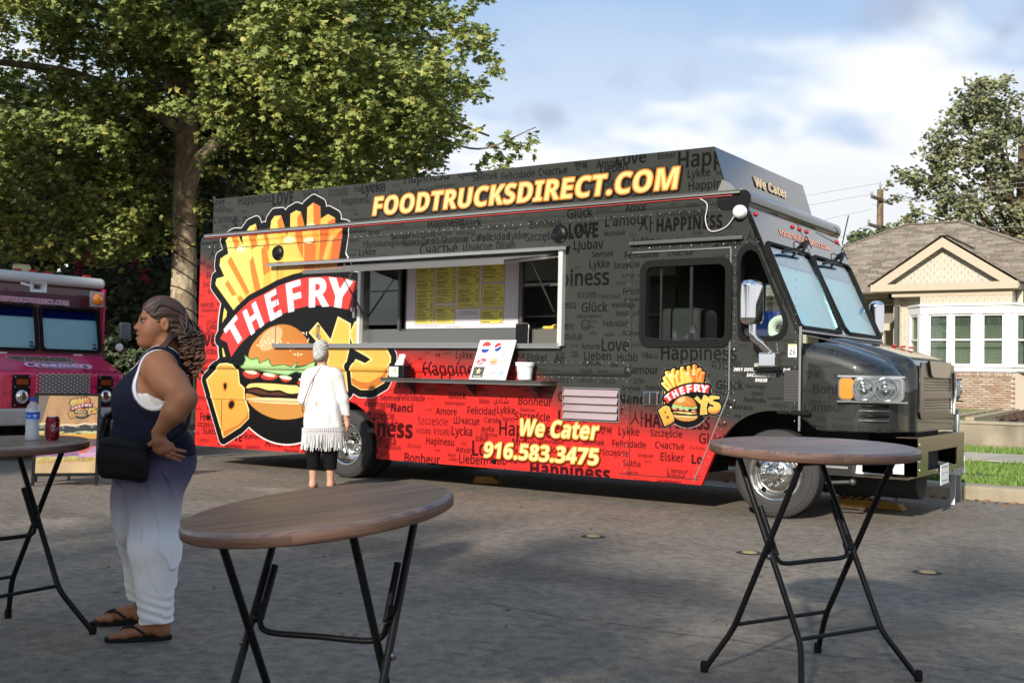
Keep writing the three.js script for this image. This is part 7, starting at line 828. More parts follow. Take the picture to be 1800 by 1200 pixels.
{ // water bottle and soda can on the left table
  const yT = 0.955 + 0.004, B = thing('water_bottle', 'clear plastic water bottle with blue cap and label on the left table', 'bottle', [-2.335, yT, -5.40]);
  const prof = [[0.001, 0.004], [0.026, 0.001], [0.031, 0.008], [0.0325, 0.03], [0.031, 0.05], [0.0325, 0.068], [0.031, 0.086], [0.033, 0.104], [0.033, 0.142], [0.0315, 0.152], [0.025, 0.172], [0.016, 0.186], [0.013, 0.190], [0.013, 0.200]];
  mesh('body', lathe(prof, 32), phys([0.86, 0.88, 0.90], 0.25, 0, { transmission: 0.75, thickness: 0, ior: 1.33, side: THREE.DoubleSide }), B); mesh('water', lathe([[0.001, 0.006], [0.028, 0.006], [0.030, 0.03], [0.029, 0.1], [0.030, 0.148], [0.001, 0.148]], 24), phys([0.80, 0.83, 0.88], 0.35, 0, { transmission: 0.5, thickness: 0, ior: 1.33 }), B);
  mesh('label_band', uvOf(lathe([[0.0335, 0.104], [0.0337, 0.142]], 36), (x, y, z) => [Math.atan2(x, z) / 6.2832 + 0.5, (y - 0.104) / 0.038]), std([1, 1, 1], 0.35, 0, { map: canvasTex(256, 64, (x) => { x.fillStyle = '#1b58b8'; x.fillRect(0, 0, 256, 64); x.fillStyle = '#0e3f94'; x.fillRect(0, 0, 256, 14); x.fillStyle = '#86b8e6'; x.fillRect(0, 56, 256, 8); x.fillStyle = '#dfe8f4'; for (const [a, b, w] of [[96, 28, 10], [118, 30, 12], [146, 22, 26], [150, 34, 18]]) x.fillRect(a, b, w, 6); }), side: THREE.DoubleSide }), B); mesh('cap', [cyl(0.0155, 0.0145, 0.018, 0, 0.204, 0, 24), ...Array.from({ length: 24 }, (_, i) => box(0.0015, 0.016, 0.0015, Math.cos(i * 0.2618) * 0.0155, 0.204, Math.sin(i * 0.2618) * 0.0155))], std([0.012, 0.075, 0.42], 0.4), B);
  const C = thing('soda_can', 'dark red soda can beside the water bottle', 'can', [-2.245, yT + 0.002, -5.42]);
  const ct = canvasTex(512, 256, (x) => { x.fillStyle = '#6d0d1c'; x.fillRect(0, 0, 512, 256); x.strokeStyle = '#b59aa0'; x.fillStyle = '#c9b4b8'; for (const a of [120, 330]) { x.save(); x.translate(a, 104); x.rotate(-0.35); x.lineWidth = 5; x.beginPath(); x.ellipse(0, 0, 70, 46, 0, 0, 7); x.stroke(); x.font = 'italic bold 42px serif'; x.fillText('Dr', -52, -4); x.font = 'italic bold 36px serif'; x.fillText('Pepper', -58, 28); x.restore(); x.beginPath(); x.ellipse(a - 40, 178, 22, 20, 0, 0, 7); x.stroke(); } x.fillStyle = '#c77'; x.fillRect(230, 232, 40, 7); });
  mesh('body', uvOf(lathe([[0.024, 0.0], [0.0265, 0.006], [0.033, 0.018], [0.033, 0.102], [0.030, 0.112], [0.027, 0.117]], 36), (x, y, z) => [Math.atan2(x, z) / 6.2832 + 0.5, y / 0.117]), std([1, 1, 1], 0.28, 0.55, { map: ct }), C); mesh('lid', [lathe([[0.027, 0.117], [0.0275, 0.121], [0.0255, 0.121], [0.025, 0.115], [0.001, 0.115]], 30), box(0.012, 0.002, 0.02, 0, 0.118, 0.004)], M.alu, C);
  const cup = thing('small_tub', 'small green and white tub behind the soda can', 'tub', [-2.285, yT + 0.002, -5.49]); mesh('tub', uvOf(lathe([[0.001, 0], [0.024, 0], [0.028, 0.065], [0.0285, 0.07]], 24), (x, y, z) => [Math.atan2(x, z) / 6.28 + 0.5, y / 0.07]), std([1, 1, 1], 0.5, 0, { map: canvasTex(128, 64, (x) => { x.fillStyle = '#c6cfae'; x.fillRect(0, 0, 128, 64); x.fillStyle = '#6f9a3c'; for (let i = 0; i < 9; i++) { x.beginPath(); x.arc(i * 15, 30 + (i % 3) * 9, 8, 0, 7); x.fill(); } }) }), cup); mesh('lid', cyl(0.030, 0.030, 0.006, 0, 0.073, 0, 22), M.white, cup);
}
{ // folding poster stand with the burger
  const S = thing('poster_stand', 'black framed sandwich board with a big burger poster in front of the pink truck', 'sandwich board', [-5.02, 0, -12.55], 0.30);
  const pt = canvasTex(512, 800, (x) => {
    const img = x.createImageData(512, 800), d = img.data; const base = (v, u) => { // burger close up: bun, greens, cheese, meat, onion, tomato, lettuce, heel
      const w = (fbm(u * 5, v * 5, 1, 4) - 0.5) * 0.05, t = v + w; if (t < 0.36) { const k = 0.75 + 0.3 * fbm(u * 9, v * 9, 3, 4); return u * 1.2 + (0.16 - v) * 0 < 0.22 - v * 0.4 ? [120 * k, 108 * k, 96 * k] : [206 * k, 160 * k, 108 * k]; } if (t < 0.385) return [226, 204, 170]; if (t < 0.46) { const k = fbm(u * 12, v * 20, 4, 4); return k > 0.56 ? [120, 140, 100] : [30, 34, 46]; } if (t < 0.49) return fbm(u * 10, v * 24, 6, 3) > 0.5 ? [190, 205, 150] : [50, 60, 52]; if (t < 0.56) return [214, 158, 62]; if (t < 0.66) { const k = 0.45 + 0.9 * fbm(u * 22, v * 22, 7, 4); return [104 * k, 76 * k, 84 * k]; } if (t < 0.73) { const k = fbm(u * 4, v * 18, 9, 3); return k > 0.5 ? [196, 92, 62] : [178, 140, 176]; } if (t < 0.79) { const k = fbm(u * 5, v * 26, 2, 3); return k > 0.52 ? [208, 160, 190] : [140, 96, 140]; } if (t < 0.85) { const k = 0.7 + 0.5 * fbm(u * 14, v * 14, 5, 4); return [196 * k, 190 * k, 110 * k]; } const k = 0.82 + 0.25 * fbm(u * 6, v * 6, 8, 3); return [214 * k, 184 * k, 134 * k]; };
    for (let j = 0; j < 800; j++) for (let i = 0; i < 512; i++) { const c = base(j / 800, i / 512), o = (j * 512 + i) * 4; d[o] = c[0]; d[o + 1] = c[1]; d[o + 2] = c[2]; d[o + 3] = 255; } x.putImageData(img, 0, 0);
    emblem(x, 372, 132, 0.74); x.font = 'italic bold 52px serif'; x.fillStyle = '#b5782a'; x.save(); x.translate(24, 700); x.rotate(-0.05); x.fillText('Hand', 0, 0); x.fillText('Pressed 100%', 150, 0); x.restore();
  });
  const Fr = new THREE.Group(); Fr.name = 'front_frame'; S.add(Fr); Fr.position.set(0, 0, 0.22); Fr.rotation.x = -0.16;
  const fm = M.blackRubber; mesh('frame', [box(0.035, 1.02, 0.03, -0.33, 0.52, 0), box(0.035, 1.02, 0.03, 0.33, 0.52, 0), box(0.66, 0.03, 0.03, 0, 1.03, 0), box(0.66, 0.035, 0.03, 0, 0.13, 0), box(0.03, 0.06, 0.03, 0.04, 0.09, 0)], fm, Fr); mesh('poster', uvOf(box(0.63, 0.87, 0.012, 0, 0.58, 0.006), (x, y) => [(x + 0.315) / 0.63, (y - 0.145) / 0.87]), std([0.62, 0.60, 0.60], 0.42, 0, { map: pt }), Fr);
  const Bk = new THREE.Group(); Bk.name = 'back_frame'; S.add(Bk); Bk.position.set(-0.02, 0, -0.26); Bk.rotation.x = 0.20; mesh('frame', [box(0.035, 1.04, 0.03, -0.33, 0.53, 0), box(0.035, 1.04, 0.03, 0.33, 0.53, 0), box(0.66, 0.035, 0.03, 0, 0.13, 0)], fm, Bk); mesh('board', box(0.63, 0.86, 0.012, 0, 0.58, 0), std([0.34, 0.35, 0.36], 0.6), Bk);
}
{ // white barricade at the kerb behind the truck's nose
  const B = thing('barricade', 'white folding barricade with stencilled boards standing by the kerb at the truck nose', 'barricade', [4.80, 0, -12.68], -0.53), gal = std([0.46, 0.47, 0.47], 0.45, 0.7), wb = std([0.70, 0.70, 0.66], 0.6, 0, { map: concreteMap });
  const tex = canvasTex(512, 96, (x) => { x.fillStyle = '#d8d7d0'; x.fillRect(0, 0, 512, 96); x.fillStyle = '#6c6a62'; x.font = 'italic bold 60px serif'; x.save(); x.scale(0.8, 1); x.fillText('City Works', 70, 66); x.restore(); });
  for (const [n, z, s] of [['front_frame', 0.24, 1], ['back_frame', -0.24, -1]]) { const F = new THREE.Group(); F.name = n; B.add(F); F.position.set(0, 0, z); F.rotation.x = -s * 0.22; for (const x of [-0.30, 0.30]) mesh('leg', [box(0.05, 1.08, 0.006, x, 0.54, 0.018), box(0.006, 1.08, 0.036, x + 0.024, 0.54, 0)], gal, F); const b0 = mesh('board', uvOf(box(0.74, 0.20, 0.02, 0, 0.43, 0.034 * s), (x, y) => [(x + 0.37) / 0.74, (y - 0.33) / 0.2]), std([1, 1, 1], 0.6, 0, { map: tex }), F); mesh('board', box(0.62, 0.12, 0.02, 0, 0.90, 0.034 * s), wb, F); mesh('bolt', [-0.30, 0.30].flatMap((x) => [0.38, 0.48, 0.88, 0.96].map((y) => ball(0.012, x, y, 0.05 * s, 1, 1, 0.6, 8))), M.steel, F); }
}
{ // levelling blocks under the truck
  const ym = [[0.36, 0.19, 0.025], [0.30, 0.15, 0.02]].map((c) => std(c, 0.7, 0, { map: concreteMap }));
  const mk = (label, s, z, L, turn) => { const t = inStreet('levelling_block', label, 'levelling block', s, 0, z, turn, 'yellow levelling blocks under the truck'); mesh('ramp', prism([[-L / 2, 0.004], [L / 2, 0.004], [L / 2 - 0.05, 0.06], [L / 6, 0.09], [-L / 2 + 0.02, 0.09]], 0.22, -0.11, [], 0.008), ym[0], t); mesh('rib', [0, 1, 2, 3, 4].map((i) => box(0.02, 0.015, 0.2, -L / 2 + 0.08 + i * L * 0.12, 0.096, 0)), ym[1], t); };
  mk('yellow plastic levelling block beside the front wheel under the truck nose', 0.42, -1.70, 0.75, 0.05); mk('small yellow levelling block in the shade behind the rear wheel', -4.0, -0.85, 0.34, 0.4);
}
// ───────────────────────── people
const uni = (k, ...f) => (x, y, z) => { let d = f[0](x, y, z); for (let i = 1; i < f.length; i++) d = smin(d, f[i](x, y, z), k); return d; };
const rotY = (f, a, c = [0, 0, 0]) => { const C = Math.cos(a), S = Math.sin(a); return (x, y, z) => { const X = x - c[0], Z = z - c[2]; return f(X * C - Z * S, y - c[1], X * S + Z * C); }; }; // f modelled facing -x, turned by a about y
function headSdf(jowl = 1) { // facing -x, eye line at y = 0
  const base = uni(0.035, ell([0.016, 0.030, 0], [0.100, 0.098, 0.077]), ell([-0.028, -0.045, 0], [0.066, 0.074, 0.060]), ell([-0.045, -0.045, 0.034], [0.036, 0.04, 0.030]), ell([-0.045, -0.045, -0.034], [0.036, 0.04, 0.030]), ell([-0.066, -0.100, 0], [0.026, 0.020, 0.026]), ell([-0.03, -0.095, 0], [0.045 * jowl, 0.028, 0.045]));
  const nose = uni(0.010, cap([-0.082, 0.012, 0], [-0.101, -0.024, 0], 0.009, 0.0125), ell([-0.104, -0.028, 0], [0.014, 0.011, 0.013]), ell([-0.093, -0.032, 0.014], [0.012, 0.009, 0.009]), ell([-0.093, -0.032, -0.014], [0.012, 0.009, 0.009]));
  const brow = uni(0.02, ell([-0.079, 0.020, 0.030], [0.014, 0.009, 0.026]), ell([-0.079, 0.020, -0.030], [0.014, 0.009, 0.026]));
  const lips = uni(0.006, cap([-0.095, -0.0605, -0.010], [-0.095, -0.0605, 0.010], 0.0075, 0.0075), cap([-0.084, -0.063, 0.018], [-0.084, -0.063, -0.018], 0.006, 0.006), cap([-0.093, -0.0735, -0.010], [-0.093, -0.0735, 0.010], 0.0085, 0.0085));
  const ear = (s) => { const e = ell([0.022, -0.012, s * 0.078], [0.019, 0.032, 0.010]), h = ell([0.018, -0.010, s * 0.090], [0.010, 0.019, 0.009]); return (x, y, z) => smax(e(x, y, z), -h(x, y, z), 0.006); };
  const eL = ell([-0.092, 0.001, 0.031], [0.016, 0.011, 0.018]), eR = ell([-0.092, 0.001, -0.031], [0.016, 0.011, 0.018]), e1 = ear(1), e2 = ear(-1);
  return (x, y, z) => { let d = smin(base(x, y, z), nose(x, y, z), 0.014); d = smin(d, brow(x, y, z), 0.018); d = smax(d, -eL(x, y, z), 0.012); d = smax(d, -eR(x, y, z), 0.012); d = smin(d, lips(x, y, z), 0.008); const slit = Math.max(Math.abs(y + 0.0672) - 0.0013, Math.abs(z) - 0.022, x + 0.09); d = smax(d, -slit, 0.003); d = smin(d, e1(x, y, z), 0.008); return smin(d, e2(x, y, z), 0.008); };
}
// a hand with four unequal fingers and a thumb; each finger a chain of three bones
function handSdf(wrist, palm, fingers, thumb, R = 0.0088) {
  const parts = [cap(wrist, palm[0], 0.027, 0.024), ...palm.slice(1).map((p) => cap(palm[0], p, 0.022, 0.0155)), ...palm.slice(1, -1).map((p, i) => cap(p, palm[i + 2], 0.0155, 0.0155))];
  const pal = uni(0.02, ...parts), fs = [...fingers, thumb].map((f, k) => { const c = []; for (let i = 0; i < f.length - 1; i++) c.push(cap(f[i], f[i + 1], (k === fingers.length ? 0.0125 : R * 1.08) * (1 - 0.09 * i), (k === fingers.length ? 0.0125 : R * 1.08) * (1 - 0.09 * (i + 1)))); return uni(0.006, ...c); });
  return (x, y, z) => { let d = pal(x, y, z); for (const f of fs) d = smin(d, f(x, y, z), 0.008); return d; };
}
const footSdf = (h, t, s) => { // heel to toe on the ground, s = side of the big toe
  const dx = t[0] - h[0], dz = t[1] - h[1], L = Math.hypot(dx, dz), u = [dx / L, dz / L], n = [-u[1] * s, u[0] * s], p = (a, b, y) => [h[0] + u[0] * a * L + n[0] * b, y, h[1] + u[1] * a * L + n[1] * b];
  const toes = [[0.030, 0.93, 0.0125], [0.011, 0.93, 0.0095], [-0.006, 0.90, 0.009], [-0.021, 0.865, 0.0088], [-0.034, 0.82, 0.0088]].map(([b, e, r]) => cap(p(0.74 - (b < 0 ? 0.03 : 0), b, 0.036), p(e, b * 1.12, 0.031), r * 1.15, r));
  return uni(0.012, uni(0.03, ell(p(0.12, 0, 0.042), [0.036, 0.03, 0.034]), cap(p(0.14, 0, 0.07), p(0.45, 0.004, 0.058), 0.036, 0.030), cap(p(0.45, 0.006, 0.050), p(0.70, 0.008, 0.040), 0.030, 0.022), cap(p(0.70, 0.028, 0.038), p(0.66, -0.030, 0.036), 0.020, 0.017)), ...toes);
};
function sole(h, t, w, y0, y1, mat, T, strap, s) {
  const dx = t[0] - h[0], dz = t[1] - h[1], L = Math.hypot(dx, dz), pts = [], N = 40; for (let i = 0; i < N; i++) { const a = i / N * 6.2832, c = Math.cos(a), q = Math.sin(a), wid = w * (0.86 + 0.16 * c) * (1 - 0.10 * Math.exp(-((c + 0.1) ** 2) * 14)); pts.push([L / 2 + c * (L / 2 + 0.012), q * wid + 0.004 * s * c]); }
  const g = prism(pts, y1 - y0, 0, [], 0.005).rotateX(-Math.PI / 2).rotateY(Math.atan2(-dz, dx)).translate(h[0], y0, h[1]); const so = mesh('sole', g, mat, T);
  const u = [dx / L, dz / L], n = [-u[1], u[0]], p = (a, b, y) => [h[0] + u[0] * a * L + n[0] * b, y, h[1] + u[1] * a * L + n[1] * b];
  mesh('strap', [tube([p(0.36, w * 0.95, y1), p(0.46, w * 0.82, y1 + 0.03), p(0.62, w * 0.35, y1 + 0.050), p(0.76, 0.010 * s, y1 + 0.036), p(0.78, 0.012 * s, y1 + 0.005)], 0.0065, 20, 7), tube([p(0.36, -w * 0.95, y1), p(0.46, -w * 0.82, y1 + 0.03), p(0.62, -w * 0.35, y1 + 0.050), p(0.76, 0.010 * s, y1 + 0.036)], 0.0065, 20, 7), tube([p(0.40, w * 0.95, y1), p(0.50, w * 0.72, y1 + 0.036), p(0.64, w * 0.28, y1 + 0.052), p(0.75, 0.010 * s, y1 + 0.038)], 0.005, 18, 6)], mat, so);
}
const skinMat = (extra = {}) => phys([1, 1, 1], 0.58, 0, { vertexColors: true, specularIntensity: 0.6, ...extra });
{ // woman standing by the left table, facing left, hand on hip
  const T = thing('person', 'woman with long auburn twists, navy tank top and ombre trousers, hand on hip', 'person', [-1.775, 0, -5.5]);
  const yaw = 0.22, hc = [0.010, 1.553, 0.0], tor = (f) => rotY(f, yaw);
  const torso = tor(uni(0.09, ell([0.010, 1.21, 0], [0.128, 0.19, 0.165]), ell([-0.030, 0.985, 0], [0.158, 0.19, 0.165]), ell([0.005, 0.87, 0], [0.172, 0.15, 0.18]), ell([-0.105, 1.175, 0.078], [0.076, 0.086, 0.080]), ell([-0.105, 1.175, -0.078], [0.076, 0.086, 0.080]), cap([0.045, 1.335, -0.125], [0.045, 1.335, 0.125], 0.068, 0.068), ell([0.090, 0.87, 0.08], [0.09, 0.11, 0.085]), ell([0.090, 0.87, -0.08], [0.09, 0.11, 0.085])));
  const neck = cap([0.045, 1.455, 0], [0.055, 1.345, 0], 0.058, 0.080), trap = uni(0.05, cap([0.05, 1.385, 0], [0.055, 1.345, 0.13], 0.058, 0.06), cap([0.05, 1.385, 0], [0.055, 1.345, -0.13], 0.058, 0.06));
  const SH = [0.075, 1.325, 0.172], EL = [0.232, 1.185, 0.285], WR = [0.108, 1.022, 0.262];
  const arm = uni(0.05, cap(SH, EL, 0.082, 0.058), ell([0.145, 1.25, 0.225], [0.078, 0.072, 0.068])), fore = uni(0.03, cap(EL, [0.19, 1.125, 0.29], 0.056, 0.056), cap([0.19, 1.125, 0.29], WR, 0.056, 0.031), ell(EL, [0.052, 0.056, 0.052]));
  const arm2 = uni(0.04, cap([0.0, 1.325, -0.185], [-0.03, 1.10, -0.255], 0.08, 0.055), cap([-0.03, 1.10, -0.255], [-0.13, 0.96, -0.17], 0.05, 0.03));
  const legs = uni(0.05, cap([0.03, 0.82, 0.09], [0.035, 0.46, 0.10], 0.10, 0.06), cap([0.035, 0.46, 0.10], [0.082, 0.06, 0.065], 0.058, 0.034), cap([0.0, 0.82, -0.09], [-0.07, 0.46, -0.15], 0.10, 0.06), cap([-0.07, 0.46, -0.15], [-0.120, 0.06, -0.262], 0.055, 0.033));
  const H = headSdf(1.25), head = rotY(H, yaw + 0.22, hc);
  const body = (x, y, z) => { let d = torso(x, y, z); d = smin(d, trap(x, y, z), 0.04); d = smin(d, neck(x, y, z), 0.03); d = smin(d, arm(x, y, z), 0.045); d = smin(d, fore(x, y, z), 0.02); d = smin(d, arm2(x, y, z), 0.03); return smin(d, legs(x, y, z), 0.04); };
  const palm = [[0.112, 0.985, 0.262], [0.100, 0.945, 0.252], [0.122, 0.938, 0.258], [0.142, 0.945, 0.252], [0.158, 0.957, 0.243]];
  const F = (b, d, l, c) => [b, [b[0] + d[0] * l * 0.42, b[1] + d[1] * l * 0.42, b[2] + d[2] * l * 0.42], [b[0] + d[0] * l * 0.74 + c[0] * 0.5, b[1] + d[1] * l * 0.74 + c[1] * 0.5, b[2] + d[2] * l * 0.74 + c[2] * 0.5], [b[0] + d[0] * l + c[0], b[1] + d[1] * l + c[1], b[2] + d[2] * l + c[2]]];
  const hand = handSdf(WR, palm, [F([0.104, 0.940, 0.252], [0.72, -0.66, -0.20], 0.080, [0.012, 0.004, -0.022]), F([0.124, 0.934, 0.257], [0.74, -0.62, -0.24], 0.086, [0.012, 0.006, -0.026]), F([0.143, 0.942, 0.251], [0.78, -0.57, -0.26], 0.080, [0.010, 0.008, -0.028]), F([0.160, 0.955, 0.242], [0.82, -0.50, -0.28], 0.064, [0.008, 0.008, -0.024])], [[0.098, 0.985, 0.262], [0.074, 0.968, 0.262], [0.055, 0.958, 0.250], [0.044, 0.955, 0.240]], 0.0088);
  const foot1 = footSdf([0.125, 0.045], [-0.155, 0.125], -1), foot2 = footSdf([-0.085, -0.275], [-0.355, -0.215], 1);
  const skinC = (x, y, z) => { // skin tone with darker lips and paler sole edge
    const n = 0.92 + 0.16 * fbm(x * 30, y * 30, z * 30, 3); let c = [0.225 * n, 0.094 * n, 0.046 * n]; const C = Math.cos(yaw + 0.22), S = Math.sin(yaw + 0.22), X = (x - hc[0]) * C - (z - hc[2]) * S, Y = y - hc[1], Z = (x - hc[0]) * S + (z - hc[2]) * C;
    if (y > 1.38) { const l = sstep(0.010, 0.004, Math.abs(Y + 0.067) - 0.008) * sstep(-0.082, -0.088, X) * sstep(0.024, 0.016, Math.abs(Z)); c = [mix(c[0], 0.20, l), mix(c[1], 0.068, l), mix(c[2], 0.058, l)]; const b = sstep(0.006, 0.003, Math.abs(Y - 0.024 + 8 * (Math.abs(Z) - 0.028) ** 2)) * sstep(0.024, 0.020, Math.abs(Math.abs(Z) - 0.031)) * sstep(-0.05, -0.06, X); c = c.map((q) => q * (1 - 0.72 * b)); }
    if (y < 0.1) { const k = 1.15; c = c.map((q) => q * k); } return c; };
  const all = (x, y, z) => { let d = smin(body(x, y, z), head(x, y, z), 0.012); return d; };
  const g1 = nets((x, y, z) => smax(body(x, y, z), y - 1.46, 0.002), [-0.34, 0.05, -0.40], [0.38, 1.48, 0.42], 0.0125, skinC), g2 = nets((x, y, z) => smin(head(x, y, z), smax(uni(0.02, neck, trap)(x, y, z), 1.40 - y, 0.01), 0.02), [-0.135, 1.395, -0.13], [0.165, 1.70, 0.13], 0.0036, skinC), g3 = nets((x, y, z) => smin(hand(x, y, z), smax(fore(x, y, z), y - 1.06, 0.005), 0.015), [0.02, 0.85, 0.15], [0.25, 1.075, 0.34], 0.0036, skinC), g4 = nets((x, y, z) => smin(foot1(x, y, z), cap([0.082, 0.13, 0.065], [0.088, 0.06, 0.058], 0.037, 0.036)(x, y, z), 0.02), [-0.2, 0.0, 0.0], [0.17, 0.15, 0.19], 0.0045, skinC), g5 = nets((x, y, z) => smin(foot2(x, y, z), cap([-0.118, 0.16, -0.262], [-0.120, 0.06, -0.266], 0.036, 0.035)(x, y, z), 0.02), [-0.40, 0.0, -0.33], [-0.05, 0.17, -0.15], 0.0045, skinC);
  mesh('body', [g1, g2, g3, g4, g5], skinMat(), T);
  // eyes
  for (const s of [1, -1]) { const a = yaw + 0.22, lx = -0.0775, lz = s * 0.031, q = (X, Y, Z) => [hc[0] + X * Math.cos(a) + Z * Math.sin(a), hc[1] + Y, hc[2] - X * Math.sin(a) + Z * Math.cos(a)]; const e = mesh('eye', ball(0.0118, ...q(lx + 0.0025, 0.0, lz)), std([0.22, 0.19, 0.17], 0.3), T); mesh('iris', [ball(0.0065, ...q(lx - 0.0048, -0.001, lz))], std([0.02, 0.012, 0.008], 0.15), e); mesh('eyelid', [tube([q(lx - 0.003, -0.001, lz + s * 0.015), q(lx - 0.012, 0.0065, lz + s * 0.005), q(lx - 0.012, 0.006, lz - s * 0.006), q(lx - 0.006, 0.0, lz - s * 0.014)], 0.0028, 12, 6)], std([0.05, 0.025, 0.016], 0.6), e); }
  // nails of the toes in view
  // tank top with white piping, and the white underlayer
  const hole = ell([0.070, 1.270, 0.200], [0.108, 0.140, 0.105]), hole2 = ell([0.02, 1.285, -0.215], [0.105, 0.130, 0.10]), neckHole = uni(0.03, ell([-0.075, 1.400, 0.02], [0.120, 0.115, 0.088]), ell([0.05, 1.44, 0.0], [0.14, 0.085, 0.086]));
  const shell = (x, y, z) => smin(torso(x, y, z), smax(trap(x, y, z), -1, 0.01), 0.04);
  const cut = (x, y, z) => Math.min(hole(x, y, z), hole2(x, y, z), neckHole(x, y, z));
  const top = (x, y, z) => { const f = 0.0025 * Math.sin(y * 60 + x * 22 + 4 * fbm(x * 7, y * 7, z * 7, 2)) * sstep(1.2, 1.02, y); return smax(smax(shell(x, y, z) - 0.013 - f, -cut(x, y, z), 0.004), Math.max(0.90 - y, y - 1.45), 0.004); };
  const clothT = dataTex(256, (u, v, i, j) => 0.5 + 0.25 * Math.sin(i * 1.57) * Math.sin(j * 1.57) + 0.25 * (tfbm(u, v, 16, 3, 6) - 0.5));
  const cloth = (e = {}) => phys([1, 1, 1], 0.9, 0, { vertexColors: true, specularIntensity: 0.25, ...e });
  mesh('tank_top', nets(top, [-0.30, 0.88, -0.30], [0.30, 1.48, 0.30], 0.0052, (x, y, z) => { const t = sstep(0.0175, 0.0115, cut(x, y, z)); return [mix(0.006, 0.62, t), mix(0.0075, 0.61, t), mix(0.018, 0.66, t)]; }), cloth(), T, 'navy tank top with white piping');
  const under = (x, y, z) => smax(torso(x, y, z) - 0.008, Math.max(1.05 - y, y - 1.205 + 0.55 * Math.max(0, x - 0.02), -z + 0.03), 0.004); mesh('undershirt', nets((x, y, z) => under(x, y, z) + 0.0012 * Math.sin(x * 160 + y * 90), [-0.2, 1.02, 0.0], [0.22, 1.26, 0.30], 0.0075, () => [0.60, 0.59, 0.60]), cloth(), T, 'white underlayer showing in the armhole');
  // wide trousers dyed from plum to white
  const fold = (x, y, z) => { const w = fbm(x * 5 + 3, y * 3, z * 5, 3); const s1 = (x * 1.6 + y * 0.42 + z * 0.8) * 44 + w * 11, r1 = 1 - Math.abs(Math.sin(s1 * 0.5)), s2 = (x * 2.0 - y * 1.1 + z) * 40 + w * 12, r2 = 1 - Math.abs(Math.sin(s2 * 0.5)); return 0.010 * (r1 ** 4 - 0.15) * (0.3 + 0.7 * sstep(0.40, 0.60, fbm(x * 4 + 9, y * 3, z * 4, 2))) * sstep(0.93, 0.80, y) * sstep(0.10, 0.3, y) + 0.0 * r2 + 0.009 * (fbm(x * 9 + y * 4, y * 5 - x * 4, z * 9, 4) - 0.5) + 0.0032 * Math.sin(y * 120 + x * 60 + w * 18) * sstep(0.30, 0.12, y); };
  const hips = tor(uni(0.08, ell([0.005, 0.865, 0], [0.186, 0.135, 0.195]), ell([-0.045, 0.86, 0], [0.150, 0.13, 0.17]), ell([0.092, 0.865, 0.07], [0.100, 0.12, 0.10]), ell([0.092, 0.865, -0.07], [0.100, 0.12, 0.10])));
  const l1 = uni(0.06, cap([0.04, 0.80, 0.085], [0.050, 0.47, 0.105], 0.148, 0.108), cap([0.050, 0.47, 0.105], [0.066, 0.10, 0.072], 0.108, 0.080), ell([0.090, 0.42, 0.09], [0.072, 0.14, 0.07])), l2 = uni(0.06, cap([-0.04, 0.80, -0.06], [-0.098, 0.47, -0.13], 0.148, 0.098), cap([-0.098, 0.47, -0.13], [-0.130, 0.13, -0.258], 0.098, 0.058), ell([-0.11, 0.66, 0.0], [0.085, 0.22, 0.12]));
  const trousers = (x, y, z) => smax(smin(smin(hips(x, y, z), smax(l1(x, y, z), 0.088 - y + (x - 0.06) * 0.08, 0.006), 0.06), smax(l2(x, y, z), 0.128 - y, 0.006), 0.018) - fold(x, y, z), y - 0.965, 0.004);
  const hollow = (x, y, z) => { const d = trousers(x, y, z); return y < 0.16 ? Math.max(d, -(d + 0.009)) : d; };
  mesh('trousers', nets(trousers, [-0.30, 0.07, -0.36], [0.30, 0.99, 0.31], 0.0078, (x, y, z) => { const t = sstep(0.84, 0.42, y + 0.06 * (fbm(x * 4, 2, z * 4, 3) - 0.5)), q = sstep(0.96, 0.80, y); return [mix(mix(0.022, 0.075, q), 0.70, t), mix(mix(0.020, 0.064, q), 0.69, t), mix(mix(0.044, 0.110, q), 0.70, t)]; }), cloth({ sheen: 0.2, sheenRoughness: 0.5 }), T, 'loose trousers dyed from plum at the hip to white at the hem');
  const sm2 = phys([0.005, 0.005, 0.005], 0.6, 0, { specularIntensity: 0.4 }); sole([0.125, 0.045], [-0.155, 0.125], 0.050, 0.001, 0.024, sm2, T, true, -1); sole([-0.085, -0.275], [-0.355, -0.215], 0.048, 0.001, 0.024, sm2, T, true, 1);
  // hair: scalp with plaited rows, then twists that fall behind and one lock forward
  const hq = (X, Y, Z) => { const a = yaw + 0.22; return [hc[0] + X * Math.cos(a) + Z * Math.sin(a), hc[1] + Y, hc[2] - X * Math.sin(a) + Z * Math.cos(a)]; };
  const sc = rotY((x, y, z) => { const c = uni(0.04, ell([0.020, 0.034, 0], [0.108, 0.102, 0.084]), ell([0.075, -0.01, 0], [0.060, 0.085, 0.070]), ell([0.118, -0.075, 0.005], [0.046, 0.100, 0.078]))(x, y, z) + 0.004 * Math.sin(y * 190 + 5 * fbm(x * 30, y * 20, z * 30, 2)) * sstep(-0.02, -0.06, y); const row = Math.atan2(z, y + 0.02) * 9 + x * 6; const groove = 0.0038 * Math.cos(row * 2.1 + fbm(x * 20, y * 20, z * 20, 2) * 2.5); const h = (x + 0.083) * 0.70 + (y - 0.066) * 0.715 - 0.004 * Math.cos(z * 60), ear = ell([0.016, -0.012, Math.sign(z) * 0.086], [0.030, 0.040, 0.022])(x, y, z); return smax(smax(c - groove, -h, 0.010), -ear, 0.006); }, yaw + 0.22, hc);
  const hairM = std([1, 1, 1], 0.62, 0, { vertexColors: true }); const hair = new THREE.Group(); hair.name = 'hair'; T.add(hair);
